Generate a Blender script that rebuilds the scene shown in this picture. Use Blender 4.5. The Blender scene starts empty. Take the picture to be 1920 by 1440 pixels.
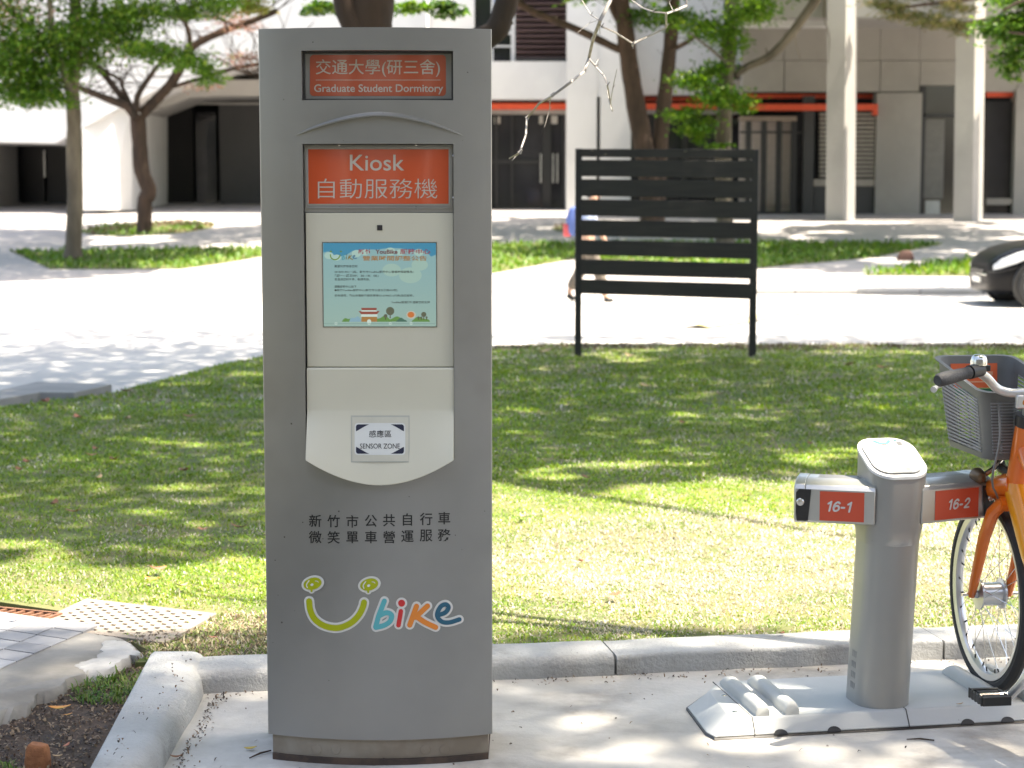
import bpy, bmesh, math, random
import numpy as np
from mathutils import Vector, Matrix

random.seed(11)
rng = np.random.default_rng(11)
SC = bpy.context.scene
COL = SC.collection

# ------------------------------------------------------------------ camera
CAM_H = 1.51
FPX = 3500.0                      # focal length in photograph pixels (1920 wide)
PITCH = math.radians(6.05)
cam = bpy.data.cameras.new('camera')
cam.sensor_width = 36.0
cam.lens = 36.0 * FPX / 1920.0
cam.clip_start = 0.1
cam.clip_end = 2000
cam.dof.use_dof = True
cam.dof.focus_distance = 5.0
cam.dof.aperture_fstop = 5.6
camo = bpy.data.objects.new('camera', cam)
COL.objects.link(camo)
camo.location = (0, 0, CAM_H)
camo.rotation_euler = (math.radians(90) - PITCH, 0, 0)
SC.camera = camo

# ------------------------------------------------------------------ light
SUN = Vector((0.42, -0.02, 1.0)).normalized()      # towards the sun
world = bpy.data.worlds.new('World')
SC.world = world
world.use_nodes = True
wn = world.node_tree.nodes
wn.clear()
sky = wn.new('ShaderNodeTexSky')
sky.sky_type = 'NISHITA'
sky.sun_disc = False
sky.sun_elevation = math.asin(SUN.z)
sky.sun_rotation = math.atan2(SUN.x, SUN.y)
sky.air_density = 1.0
sky.dust_density = 3.0
sky.ozone_density = 1.0
bg = wn.new('ShaderNodeBackground')
bg.inputs['Strength'].default_value = 0.12
wo = wn.new('ShaderNodeOutputWorld')
world.node_tree.links.new(sky.outputs[0], bg.inputs['Color'])
world.node_tree.links.new(bg.outputs[0], wo.inputs['Surface'])
sl = bpy.data.lights.new('sun', 'SUN')
sl.energy = 4.2
sl.angle = math.radians(0.55)
sl.color = (1.0, 0.955, 0.89)
slo = bpy.data.objects.new('sun', sl)
COL.objects.link(slo)
slo.rotation_euler = SUN.to_track_quat('Z', 'Y').to_euler()

vs = SC.view_settings
SC.display_settings.display_device = 'sRGB'
vs.view_transform = 'Standard'
vs.look = 'None'
vs.gamma = 1.0
vs.use_curve_mapping = False
vs.exposure = 2.2
try:
    vs.use_white_balance = True
    vs.white_balance_temperature = 7400
    vs.white_balance_tint = 10
except Exception:
    pass
SC.render.engine = 'CYCLES'
SC.cycles.use_denoising = True
SC.cycles.max_bounces = 7
SC.cycles.diffuse_bounces = 4
SC.cycles.glossy_bounces = 3
SC.cycles.transmission_bounces = 4
SC.cycles.transparent_max_bounces = 4
SC.cycles.sample_clamp_indirect = 6
SC.cycles.caustics_reflective = False
SC.cycles.caustics_refractive = False

# ------------------------------------------------------------------ measuring the photograph
_cp, _sp = math.cos(PITCH), math.sin(PITCH)
def ray(px, py):
    x = (px - 960.0) / FPX
    y = (720.0 - py) / FPX
    return Vector((x, _cp + y * _sp, -_sp + y * _cp))
def at(px, py, Y):
    "world point seen at that pixel at world distance Y"
    d = ray(px, py)
    return Vector((0, 0, CAM_H)) + d * (Y / d.y)
def flat(px, py, z=0.0):
    d = ray(px, py)
    return Vector((0, 0, CAM_H)) + d * ((z - CAM_H) / d.z)
def gz(X, Y):
    "base terrain"
    return float(np.interp(Y, [-500, 5.6, 19.0, 30.0, 70.0, 900], [-0.02, -0.02, -0.215, -0.215, 1.10, 1.10]))
def lz(Y):
    "lawn surface"
    return 0.045 - (Y - 5.75) * 0.0142
def hit(px, py, fn=gz, dz=0.0):
    d = ray(px, py)
    lo, hi = 1.0, 400.0
    for _ in range(60):
        m = 0.5 * (lo + hi)
        p = at(px, py, m)
        g = (fn(p.x, m) if fn is gz else fn(m)) + dz
        if p.z > g: lo = m
        else: hi = m
    return at(px, py, 0.5 * (lo + hi))

# ------------------------------------------------------------------ mesh helpers
class MB:
    def __init__(s):
        s.v = []; s.f = []
    def add(s, verts, faces):
        n = len(s.v)
        s.v.extend([tuple(v) for v in verts])
        s.f.extend([tuple(i + n for i in f) for f in faces])
        return s
    def box(s, a, b, M=None):
        x0, y0, z0 = a; x1, y1, z1 = b
        vs_ = [Vector(p) for p in ((x0,y0,z0),(x1,y0,z0),(x1,y1,z0),(x0,y1,z0),(x0,y0,z1),(x1,y0,z1),(x1,y1,z1),(x0,y1,z1))]
        if M is not None: vs_ = [M @ p for p in vs_]
        return s.add(vs_, [(0,3,2,1),(4,5,6,7),(0,1,5,4),(1,2,6,5),(2,3,7,6),(3,0,4,7)])
    def prism(s, poly, d, cap=True):
        "poly: list of 3-D points, extruded by vector d"
        n = len(poly); d = Vector(d)
        vs_ = [Vector(p) for p in poly] + [Vector(p) + d for p in poly]
        fs = [(i, (i+1) % n, n+(i+1) % n, n+i) for i in range(n)]
        if cap: fs += [tuple(range(n))[::-1], tuple(range(n, 2*n))]
        return s.add(vs_, fs)
    def tube(s, pts, rad, seg=8, cap=True, flat=1.0):
        pts = [Vector(p) for p in pts]
        n = len(pts)
        if not hasattr(rad, '__len__'): rad = [rad] * n
        up = None; rings = []
        for i, p in enumerate(pts):
            t = (pts[min(i+1, n-1)] - pts[max(i-1, 0)])
            if t.length < 1e-9: t = Vector((0,0,1))
            t.normalize()
            if up is None:
                up = Vector((0,0,1)) if abs(t.z) < 0.9 else Vector((1,0,0))
            a = t.cross(up)
            if a.length < 1e-6: a = t.cross(Vector((0,1,0)))
            a.normalize(); b = a.cross(t).normalized(); up = b
            rings.append([p + a*math.cos(2*math.pi*k/seg)*rad[i] + b*math.sin(2*math.pi*k/seg)*rad[i]*flat for k in range(seg)])
        vs_ = [q for r in rings for q in r]
        fs = []
        for i in range(n-1):
            for k in range(seg):
                k2 = (k+1) % seg
                fs.append((i*seg+k, i*seg+k2, (i+1)*seg+k2, (i+1)*seg+k))
        if cap:
            fs.append(tuple(range(seg))[::-1]); fs.append(tuple(range((n-1)*seg, n*seg)))
        return s.add(vs_, fs)
    def lathe(s, prof, M=None, seg=24, close=False):
        "prof: (r, z) list around local z"
        vs_ = []; fs = []
        n = len(prof)
        for k in range(seg):
            a = 2*math.pi*k/seg
            for r, z in prof:
                p = Vector((r*math.cos(a), r*math.sin(a), z))
                vs_.append(M @ p if M is not None else p)
        for k in range(seg):
            k2 = (k+1) % seg
            for i in range(n if close else n-1):
                j = (i+1) % n
                fs.append((k*n+i, k2*n+i, k2*n+j, k*n+j))
        return s.add(vs_, fs)
    def grid(s, P):
        "P[i][j] points"
        r, c = len(P), len(P[0])
        return s.add([q for row in P for q in row], [(i*c+j, i*c+j+1, (i+1)*c+j+1, (i+1)*c+j) for i in range(r-1) for j in range(c-1)])
    def loft(s, rings, cap0=True, cap1=True):
        n = len(rings[0])
        vs_ = [q for r in rings for q in r]
        fs = [(i*n+k, i*n+(k+1) % n, (i+1)*n+(k+1) % n, (i+1)*n+k) for i in range(len(rings)-1) for k in range(n)]
        if cap0: fs.append(tuple(range(n))[::-1])
        if cap1: fs.append(tuple(range((len(rings)-1)*n, len(rings)*n)))
        return s.add(vs_, fs)
    def mesh(s, name):
        me = bpy.data.meshes.new(name)
        me.from_pydata(s.v, [], s.f)
        me.update()
        return me

def tag(o, label=None, cat=None, group=None, kind=None):
    if label: o['label'] = label
    if cat: o['category'] = cat
    if group: o['group'] = group
    if kind: o['kind'] = kind
    return o
def empty(name, loc=(0,0,0), rz=0.0, label=None, cat=None, group=None, rot=None):
    o = bpy.data.objects.new(name, None)
    COL.objects.link(o)
    o.location = loc
    o.rotation_euler = rot if rot else (0, 0, rz)
    o.empty_display_size = 0.1
    o['_w'] = 0
    del o['_w']
    return tag(o, label, cat, group)
def mat_of(o):
    return Matrix.Translation(o.location) @ o.rotation_euler.to_matrix().to_4x4()
def obj(name, m, mat, parent=None, smooth=False, bevel=0.0, seg=2, w=False, angle=35):
    """one mesh object. w=True: the vertices are world coordinates although the parent stands somewhere"""
    me = m.mesh(name) if isinstance(m, MB) else m
    if isinstance(m, MB):
        bm = bmesh.new(); bm.from_mesh(me)
        bmesh.ops.recalc_face_normals(bm, faces=bm.faces)
        bm.to_mesh(me); bm.free()
    if mat is not None and len(me.materials) == 0:
        me.materials.append(mat)
    o = bpy.data.objects.new(name, me)
    COL.objects.link(o)
    if parent is not None:
        o.parent = parent
        if w and parent.parent is None and parent.type == 'EMPTY':
            o.matrix_parent_inverse = mat_of(parent).inverted()
    if smooth:
        me.polygons.foreach_set('use_smooth', [True]*len(me.polygons))
        if angle < 180:
            try: me.set_sharp_from_angle(angle=math.radians(angle))
            except Exception: pass
    if bevel > 0:
        b = o.modifiers.new('bevel', 'BEVEL')
        b.width = bevel; b.segments = seg; b.limit_method = 'ANGLE'; b.angle_limit = math.radians(35)
        if not smooth:
            me.polygons.foreach_set('use_smooth', [True]*len(me.polygons))
            try: me.set_sharp_from_angle(angle=math.radians(30))
            except Exception: pass
            b.harden_normals = False
    return o
def struct(name, m, mat, **k):
    o = obj(name, m, mat, **k)
    o['kind'] = 'structure'
    return o
def np_mesh(name, V, T, col=None):
    "triangle soup from numpy arrays, optional per-point colour"
    me = bpy.data.meshes.new(name)
    V = np.ascontiguousarray(V, dtype=np.float32); T = np.ascontiguousarray(T, dtype=np.int32)
    me.vertices.add(len(V)); me.vertices.foreach_set('co', V.ravel())
    me.loops.add(T.size); me.loops.foreach_set('vertex_index', T.ravel())
    me.polygons.add(len(T))
    me.polygons.foreach_set('loop_start', np.arange(0, T.size, 3, dtype=np.int32))
    me.polygons.foreach_set('loop_total', np.full(len(T), 3, dtype=np.int32))
    me.update(calc_edges=True)
    if col is not None:
        a = me.attributes.new('col', 'FLOAT_COLOR', 'POINT')
        c = np.ones((len(V), 4), dtype=np.float32); c[:, :3] = col
        a.data.foreach_set('color', c.ravel())
    return me
def vnoise(x, y, seed=0, sc=1.0):
    "smooth value noise 0..1, vectorised"
    x = np.asarray(x, dtype=float) * sc + 137.3 * seed; y = np.asarray(y, dtype=float) * sc + 71.7 * seed
    xi = np.floor(x).astype(np.int64); yi = np.floor(y).astype(np.int64)
    fx = x - xi; fy = y - yi
    fx = fx*fx*(3-2*fx); fy = fy*fy*(3-2*fy)
    def h(a, b):
        n = (a * 374761393 + b * 668265263 + seed * 1442695) & 0x7fffffff
        n = ((n ^ (n >> 13)) * 1274126177) & 0x7fffffff
        return ((n ^ (n >> 16)) & 0xffff) / 65535.0
    return (h(xi, yi)*(1-fx) + h(xi+1, yi)*fx)*(1-fy) + (h(xi, yi+1)*(1-fx) + h(xi+1, yi+1)*fx)*fy

# ------------------------------------------------------------------ materials
MATS = {}
def mat(name, c1, c2=None, scale=6.0, rough=0.6, metal=0.0, bump=0.0, bscale=40.0, detail=4.0, lo=0.35, hi=0.65,
        coat=0.0, spec=0.5, spots=None, vec=(1,1,1), c3=None, s3=1.0, lo3=0.5, hi3=0.7, rvar=0.0, aniso=0.0):
    """Principled with procedural colour: c1/c2 mixed by noise, c3 patches, spots=(colour, scale, threshold)"""
    if name in MATS: return MATS[name]
    m = bpy.data.materials.new(name); MATS[name] = m
    m.use_nodes = True
    nt = m.node_tree; N = nt.nodes; L = nt.links
    b = N['Principled BSDF']
    b.inputs['Roughness'].default_value = rough
    b.inputs['Metallic'].default_value = metal
    b.inputs['Specular IOR Level'].default_value = spec
    b.inputs['Coat Weight'].default_value = coat
    b.inputs['Coat Roughness'].default_value = 0.04
    tc = N.new('ShaderNodeTexCoord')
    mp = N.new('ShaderNodeMapping'); mp.inputs['Scale'].default_value = vec
    L.new(tc.outputs['Object'], mp.inputs['Vector'])
    V = mp.outputs['Vector']
    def noise(sc, det=detail, rgh=0.6):
        n = N.new('ShaderNodeTexNoise'); n.inputs['Scale'].default_value = sc
        n.inputs['Detail'].default_value = det; n.inputs['Roughness'].default_value = rgh
        L.new(V, n.inputs['Vector']); return n.outputs['Fac']
    def ramp(f, a, b_):
        r = N.new('ShaderNodeMapRange'); r.inputs['From Min'].default_value = a; r.inputs['From Max'].default_value = b_
        r.interpolation_type = 'SMOOTHSTEP'
        L.new(f, r.inputs['Value']); return r.outputs['Result']
    def mix(f, a, b_):
        x = N.new('ShaderNodeMix'); x.data_type = 'RGBA'
        L.new(f, x.inputs['Factor'])
        for sock, val in ((x.inputs['A'], a), (x.inputs['B'], b_)):
            if isinstance(val, (tuple, list)): sock.default_value = (*val, 1)
            else: L.new(val, sock)
        return x.outputs['Result']
    if c2 is None: c2 = tuple(c*0.86 for c in c1)
    n1 = noise(scale)
    col = mix(ramp(n1, lo, hi), c1, c2)
    if c3 is not None:
        col = mix(ramp(noise(s3), lo3, hi3), col, c3)
    if spots is not None:
        v = N.new('ShaderNodeTexVoronoi'); v.inputs['Scale'].default_value = spots[1]; L.new(V, v.inputs['Vector'])
        k = noise(spots[1]*0.13, 2)
        sz = N.new('ShaderNodeMath'); sz.operation = 'MULTIPLY'; L.new(ramp(k, 0.42, 0.75), sz.inputs[0]); sz.inputs[1].default_value = spots[2]
        lt = N.new('ShaderNodeMath'); lt.operation = 'LESS_THAN'; L.new(v.outputs['Distance'], lt.inputs[0]); L.new(sz.outputs[0], lt.inputs[1])
        col = mix(lt.outputs[0], col, spots[0])
    L.new(col, b.inputs['Base Color'])
    if rvar > 0:
        r = N.new('ShaderNodeMapRange'); L.new(noise(scale*2.3), r.inputs['Value'])
        r.inputs['To Min'].default_value = max(0, rough-rvar); r.inputs['To Max'].default_value = min(1, rough+rvar)
        L.new(r.outputs['Result'], b.inputs['Roughness'])
    if bump > 0:
        bp = N.new('ShaderNodeBump'); bp.inputs['Strength'].default_value = min(1.0, bump); bp.inputs['Distance'].default_value = 0.01
        L.new(noise(bscale, 5), bp.inputs['Height']); L.new(bp.outputs['Normal'], b.inputs['Normal'])
    return m
def leaf_mat(name, trans=0.35, rough=0.45, mult=1.0):
    "leaf or grass: colour from the mesh's own per-leaf colour, light shining through"
    if name in MATS: return MATS[name]
    m = bpy.data.materials.new(name); MATS[name] = m; m.use_nodes = True
    nt = m.node_tree; N = nt.nodes; L = nt.links
    b = N['Principled BSDF']; b.inputs['Roughness'].default_value = rough; b.inputs['Specular IOR Level'].default_value = 0.35
    a = N.new('ShaderNodeAttribute'); a.attribute_name = 'col'
    t = N.new('ShaderNodeBsdfTranslucent')
    hs = N.new('ShaderNodeHueSaturation'); hs.inputs['Value'].default_value = 1.3; hs.inputs['Hue'].default_value = 0.485; hs.inputs['Saturation'].default_value = 1.1
    L.new(a.outputs['Color'], hs.inputs['Color']); L.new(hs.outputs[0], t.inputs['Color'])
    L.new(a.outputs['Color'], b.inputs['Base Color'])
    mx = N.new('ShaderNodeMixShader'); mx.inputs[0].default_value = trans
    L.new(b.outputs[0], mx.inputs[1]); L.new(t.outputs[0], mx.inputs[2])
    L.new(mx.outputs[0], N['Material Output'].inputs['Surface'])
    return m
def emit_mat(name, c, strength=1.0, c_top=None, z0=0, z1=1):
    "a lit screen: colour emitted, glass in front"
    if name in MATS: return MATS[name]
    m = bpy.data.materials.new(name); MATS[name] = m; m.use_nodes = True
    b = m.node_tree.nodes['Principled BSDF']
    b.inputs['Base Color'].default_value = (0.02, 0.02, 0.02, 1); b.inputs['Roughness'].default_value = 0.12
    b.inputs['Emission Color'].default_value = (*c, 1); b.inputs['Emission Strength'].default_value = strength
    if c_top is not None:
        N = m.node_tree.nodes; L = m.node_tree.links
        tc = N.new('ShaderNodeTexCoord'); sp = N.new('ShaderNodeSeparateXYZ'); L.new(tc.outputs['Object'], sp.inputs[0])
        r = N.new('ShaderNodeMapRange'); r.inputs['From Min'].default_value = z0; r.inputs['From Max'].default_value = z1; L.new(sp.outputs['Z'], r.inputs['Value'])
        x = N.new('ShaderNodeMix'); x.data_type = 'RGBA'; L.new(r.outputs[0], x.inputs['Factor'])
        x.inputs['A'].default_value = (*c, 1); x.inputs['B'].default_value = (*c_top, 1); L.new(x.outputs['Result'], b.inputs['Emission Color'])
    return m
def glass_mat(name, tint=(0.9,0.95,0.95), rough=0.03):
    if name in MATS: return MATS[name]
    m = bpy.data.materials.new(name); MATS[name] = m; m.use_nodes = True
    b = m.node_tree.nodes['Principled BSDF']; b.inputs['Base Color'].default_value = (*tint, 1)
    b.inputs['Transmission Weight'].default_value = 1.0; b.inputs['Roughness'].default_value = rough; b.inputs['IOR'].default_value = 1.45
    return m

# ------------------------------------------------------------------ flat shapes: writing and strokes
def text_geo(s, bold=0.0):
    "glyph outlines of the built-in font as (verts, faces); em = 1"
    cu = bpy.data.curves.new('t', 'FONT'); cu.body = s; cu.size = 1.0; cu.offset = bold
    cu.resolution_u = 4
    o = bpy.data.objects.new('t', cu); COL.objects.link(o)
    dg = bpy.context.evaluated_depsgraph_get()
    me = bpy.data.meshes.new_from_object(o.evaluated_get(dg))
    v = np.array([q.co[:] for q in me.vertices]); f = [tuple(p.vertices) for p in me.polygons]
    bpy.data.objects.remove(o); bpy.data.curves.remove(cu); bpy.data.meshes.remove(me)
    return v, f
def smooth_path(pts, n=8):
    "Catmull-Rom through 2-D points"
    P = [np.array(p, float) for p in pts]
    if len(P) < 3:
        return [P[0] + (P[-1]-P[0])*t for t in np.linspace(0, 1, n)]
    Q = [2*P[0]-P[1]] + P + [2*P[-1]-P[-2]]
    out = []
    for i in range(1, len(Q)-2):
        for t in np.linspace(0, 1, n, endpoint=False):
            a, b, c, d = Q[i-1], Q[i], Q[i+1], Q[i+2]
            out.append(0.5*((2*b) + (c-a)*t + (2*a-5*b+4*c-d)*t*t + (3*b-a-3*c+d)*t**3))
    out.append(P[-1]); return out
def ribbon(pts, w, caps=6, smooth=8):
    "2-D round-capped stroke as (verts2d, faces)"
    P = smooth_path(pts, smooth); n = len(P)
    T = [P[min(i+1, n-1)] - P[max(i-1, 0)] for i in range(n)]
    T = [t/ (np.hypot(*t) or 1) for t in T]
    Nn = [np.array((-t[1], t[0])) for t in T]
    V = []; F = []
    for p, q in zip(P, Nn): V += [p + q*w/2, p - q*w/2]
    for i in range(n-1): F.append((2*i, 2*i+1, 2*i+3, 2*i+2))
    for e, sgn in ((0, -1), (n-1, 1)):
        c = len(V); a0 = math.atan2(*(Nn[e][::-1]))
        arc = [a0 - sgn*math.pi*k/caps for k in range(caps+1)]
        V += [P[e] + np.array((math.cos(a), math.sin(a)))*w/2 for a in arc]
        F.append(tuple(range(c, c+caps+1)))
    return V, F
def disc2(cx, cy, rx, ry=None, n=20, rot=0.0):
    ry = ry or rx
    c, s_ = math.cos(rot), math.sin(rot)
    V = [(cx + c*rx*math.cos(2*math.pi*k/n) - s_*ry*math.sin(2*math.pi*k/n), cy + s_*rx*math.cos(2*math.pi*k/n) + c*ry*math.sin(2*math.pi*k/n)) for k in range(n)]
    return V, [tuple(range(n))]
def rrect2(x0, y0, x1, y1, r, n=5):
    V = []
    for cx, cy, a0 in ((x1-r, y1-r, 0), (x0+r, y1-r, 90), (x0+r, y0+r, 180), (x1-r, y0+r, 270)):
        for k in range(n+1):
            a = math.radians(a0 + 90*k/n); V.append((cx + r*math.cos(a), cy + r*math.sin(a)))
    return V, [tuple(range(len(V)))]
# ------------------------------------------------------------------ ground, road, plaza, lawn
M_EARTH = mat('bare_earth', (0.12, 0.10, 0.065), (0.09, 0.10, 0.045), scale=1.2, rough=0.9)
M_ROAD = mat('pale_concrete_road', (0.47, 0.455, 0.435), (0.41, 0.40, 0.385), scale=0.7, rough=0.85, bump=0.1, bscale=30)
M_PLAZA = mat('pale_plaza_paving', (0.37, 0.35, 0.345), (0.32, 0.305, 0.30), scale=0.9, rough=0.85)
M_PAD = mat('worn_concrete_pad', (0.56, 0.545, 0.51), (0.43, 0.415, 0.38), scale=2.3, rough=0.85, bump=0.25, bscale=45, detail=9, c3=(0.23, 0.205, 0.175), s3=2.6, lo3=0.48, hi3=0.78)
M_LAWN = mat('lawn_soil', (0.075, 0.105, 0.025), (0.15, 0.14, 0.06), scale=3, rough=0.95, bump=0.4, bscale=40)
M_KERB = mat('grey_kerb_concrete', (0.46, 0.465, 0.455), (0.37, 0.37, 0.36), scale=4.5, rough=0.85, bump=0.7, bscale=85, detail=10, spots=((0.07, 0.06, 0.05), 34, 0.14), c3=(0.20, 0.19, 0.165), s3=5.0, lo3=0.5, hi3=0.8)
M_SOIL = mat('dark_garden_soil', (0.085, 0.058, 0.042), (0.045, 0.032, 0.024), scale=14, rough=0.95, bump=0.9, bscale=55)
M_APRON = mat('cracked_grey_mortar', (0.26, 0.25, 0.23), (0.19, 0.182, 0.165), scale=4, rough=0.9, bump=0.4, bscale=35, detail=8)
M_MORTAR = mat('white_mortar', (0.43, 0.425, 0.41), (0.33, 0.325, 0.31), scale=8, rough=0.9, bump=0.4, bscale=30)

def terr(xs, ys, dz, fn=gz):
    m = MB(); m.grid([[(x, y, fn(x, y)+dz) for x in xs] for y in ys]); return m
struct('ground', terr([-600, -100, -30, -10, -5, 0, 5, 10, 30, 100, 600], [-300, -50, 0, 5.6, 10, 14, 19, 24, 30, 40, 50, 60, 70, 120, 900], 0.0), M_EARTH)
def sheet(name, poly, zf, mt, thick=0.0, kind=True, smooth=False):
    "flat polygon (x, y) following the height zf, triangulated on a fine grid by clipping"
    bm = bmesh.new()
    vs_ = [bm.verts.new((x, y, 0)) for x, y in poly]
    bm.faces.new(vs_)
    ys = [p[1] for p in poly]
    cuts = [c for c in list(np.arange(6, 20, 1.0)) + [30.0, 40.0, 50.0, 60.0, 70.0] if min(ys) < c < max(ys)]
    for c in cuts:
        bmesh.ops.bisect_plane(bm, geom=bm.verts[:]+bm.edges[:]+bm.faces[:], plane_co=(0, c, 0), plane_no=(0, 1, 0))
    bmesh.ops.triangulate(bm, faces=[f for f in bm.faces if len(f.verts) > 4])
    for v in bm.verts: v.co.z = zf(v.co.x, v.co.y)
    if thick > 0:
        bmesh.ops.recalc_face_normals(bm, faces=bm.faces)
        for f in bm.faces:
            if f.normal.z < 0: f.normal_flip()
        r = bmesh.ops.extrude_face_region(bm, geom=bm.faces[:])
        for e in r['geom']:
            if isinstance(e, bmesh.types.BMVert): pass
        top = [e for e in r['geom'] if isinstance(e, bmesh.types.BMVert)]
        for v in bm.verts:
            if v not in set(top): pass
        tset = set(top)
        for v in bm.verts:
            if v not in tset: v.co.z -= thick
    bmesh.ops.recalc_face_normals(bm, faces=bm.faces)
    me = bpy.data.meshes.new(name); bm.to_mesh(me); bm.free()
    o = obj(name, me, mt)
    if kind: o['kind'] = 'structure'
    return o
# road and plaza
sheet('road', [(-60, 11.0), (60, 11.0), (60, 30.2), (-60, 30.2)], lambda x, y: gz(x, y)+0.012, M_ROAD)
sheet('plaza', [(-60, 30.2), (60, 30.2), (60, 69.5), (-60, 69.5)], lambda x, y: gz(x, y)+0.02, M_PLAZA)
# low kerb band between road and plaza at the right
m = MB()
for i in range(14):
    x0 = 3.5 + i*1.0
    m.box((x0+0.006, 29.7, -0.2), (x0+0.994, 30.1, -0.115))
struct('road_edge_kerb', m, M_ROAD, bevel=0.02)

# lawn: from the kerb to the far road, left edge running back to the left
KA = math.radians(10.0)                      # the kerb, the docks and the lawn front run at this angle
KD = Vector((math.cos(KA), math.sin(KA), 0)); KN = Vector((-math.sin(KA), math.cos(KA), 0))
KO = Vector((-0.93, 5.45, 0))                # front foot of the kerb at its left corner
def kline(t, n): return KO + KD*t + KN*n
l0 = kline(0.0, 0.2)
def lh(px, py): 
    p = hit(px, py, lz); return (p.x, p.y)
LAWN = [(l0.x-0.2, l0.y), (kline(14, 0.2).x, kline(14, 0.2).y), (15, 19.6), (0.6, 19.75), lh(905, 650), lh(700, 655), lh(500, 667), lh(420, 682), lh(330, 706), lh(205, 738), lh(120, 747), lh(0, 764), (-6.5, 12.6), (-6.5, 7.0), (-2.6, 6.75), (-1.95, 6.62), (-1.5, 6.35), (-1.15, 5.8)]
lawn = sheet('lawn', LAWN, lambda x, y: lz(y), M_LAWN, thick=0.12)
# slab edging where the lawn meets the road at the left, two long flat stones
for i, pts in enumerate(([(0, 742), (70, 726), (210, 731), (140, 747), (75, 746), (0, 760)], [(-160, 772), (0, 743.5), (0, 761.5), (-160, 792)])):
    P = [hit(a, b, lz) for a, b in pts]
    m = MB(); m.prism([(p.x, p.y, lz(p.y)-0.06) for p in P], (0, 0, 0.105))
    o = obj('edging_slab', m, mat('grey_edging_stone', (0.27, 0.265, 0.255), (0.22, 0.215, 0.21), scale=3, rough=0.8), bevel=0.006)
    tag(o, ['flat grey kinked edging slab between lawn and road at the left', 'flat grey edging slab running out of the picture at the left'][i], 'paving slab', 'edging slabs of the lawn')
# speed hump: yellow and dark bands across the road behind the slatted board
hp = [hit(1300, 618), hit(1500, 588)]
hd = (hp[1]-hp[0]); hd.z = 0; hl = hd.length; hd.normalize(); hn = Vector((-hd.y, hd.x, 0))
hump = empty('speed_hump', (hp[0].x, hp[0].y, -0.2), label='low yellow and black striped speed hump on the pale road', cat='speed hump')
nb = 12
for i in range(nb):
    P = []
    for k in range(7):
        s_ = -0.22 + 0.44*k/6
        h_ = 0.006 + 0.045*math.cos(math.pi*s_/0.5)
        P.append([tuple(Vector((0,0,-0.0)) + hd*(hl*(i+j)/nb) + hn*s_ + Vector((0,0,h_))) for j in (0.01, 0.99)])
    m = MB(); m.grid(P)
    obj('hump_block', m, mat('hump_yellow', (0.46, 0.40, 0.17), (0.42, 0.37, 0.18), rough=0.7) if i % 2 == 0 else mat('hump_black', (0.20, 0.195, 0.19), rough=0.8), hump, smooth=True)
# planting beds on the plaza
def bed(name, pts, lab_dz=0.035):
    P = [hit(a, b) for a, b in pts]
    return sheet(name, [(p.x, p.y) for p in P], lambda x, y: gz(x, y)+lab_dz, M_LAWN, thick=0.05)
BEDS = [[(20, 473), (95, 507), (340, 507), (420, 496), (500, 482), (560, 470), (560, 467), (400, 468), (155, 471)],
        [(900, 459), (1080, 458), (1420, 456), (1640, 457), (1765, 460), (1725, 468), (1640, 485), (1420, 505), (1080, 487), (925, 515), (860, 527), (800, 480)],
        [(1612, 519), (1700, 506), (1760, 496), (1930, 489), (2100, 484), (2100, 522)]]
for b in BEDS: bed('plaza_grass_bed', b)
OV = []
for k in range(20):
    a = 2*math.pi*k/20; OV.append((278 + 125*math.cos(a), 430 + (13 if math.sin(a) > 0 else 12)*math.sin(a) - 6*math.cos(a)))
bed('plaza_tree_bed', OV)
OV2 = [(1160 + 125*math.cos(2*math.pi*k/20), 431 + 10*math.sin(2*math.pi*k/20)) for k in range(20)]
bed('plaza_tree_bed', OV2)

# concrete pad in the foreground
a = kline(0.02, 0.02); b = kline(14, 0.02)
sheet('concrete_pad', [(-0.98, -3.0), (14, -3.0), (b.x, b.y), (a.x, a.y), (-0.98, a.y)], lambda x, y: 0.0, M_PAD)
# kerb stones along the lawn, rounded shoulder towards the pad
def kerb_profile(w=0.2, h=0.062, r=0.035, foot=0.0):
    P = [(foot, -0.03), (foot, h-r)]
    for k in range(1, 6):
        t = math.radians(90*k/5); P.append((foot + r - r*math.cos(t), h - r + r*math.sin(t)))
    P += [(w-0.012, h), (w, h-0.012), (w, -0.03)]
    return P
def kerb_stone(t0, t1, h=0.062, r=0.035, foot=0.0, parent=None, org=KO, d=KD, n=KN, jit=0.0):
    rings = []; N_ = max(2, int((t1-t0)/0.06))
    for i in range(N_+1):
        t = t0 + (t1-t0)*i/N_
        e = 0.004*math.sin(t*9.1) + 0.003*math.sin(t*23.0)
        rings.append([tuple(org + d*t + n*(q[0]+(e if q[0] < 0.1 else 0)) + Vector((0, 0, q[1] + 0.3*e*(1 if q[1] > 0.0 else 0) + jit))) for q in kerb_profile(0.2, h, r, foot)])
    m = MB(); m.loft(rings)
    return obj('kerb_stone', m, M_KERB, parent, smooth=True, angle=50)
kerb = struct('kerb', MB().box((kline(0.1, 0.06).x, 5.5, -0.06), (kline(0.1, 0.06).x+0.02, 5.52, -0.04)), M_KERB)
Lk = [-0.035, 1.27, 2.35, 3.42, 4.5, 5.6, 6.7, 7.8, 8.9, 10.0]
for i in range(len(Lk)-1):
    kerb_stone(Lk[i]+0.004, Lk[i+1]-0.004, h=(0.066 if i == 0 else 0.058 + 0.004*(i % 2)), r=(0.03 if i == 0 else 0.012), parent=kerb, jit=0.001*(i % 3))
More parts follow.
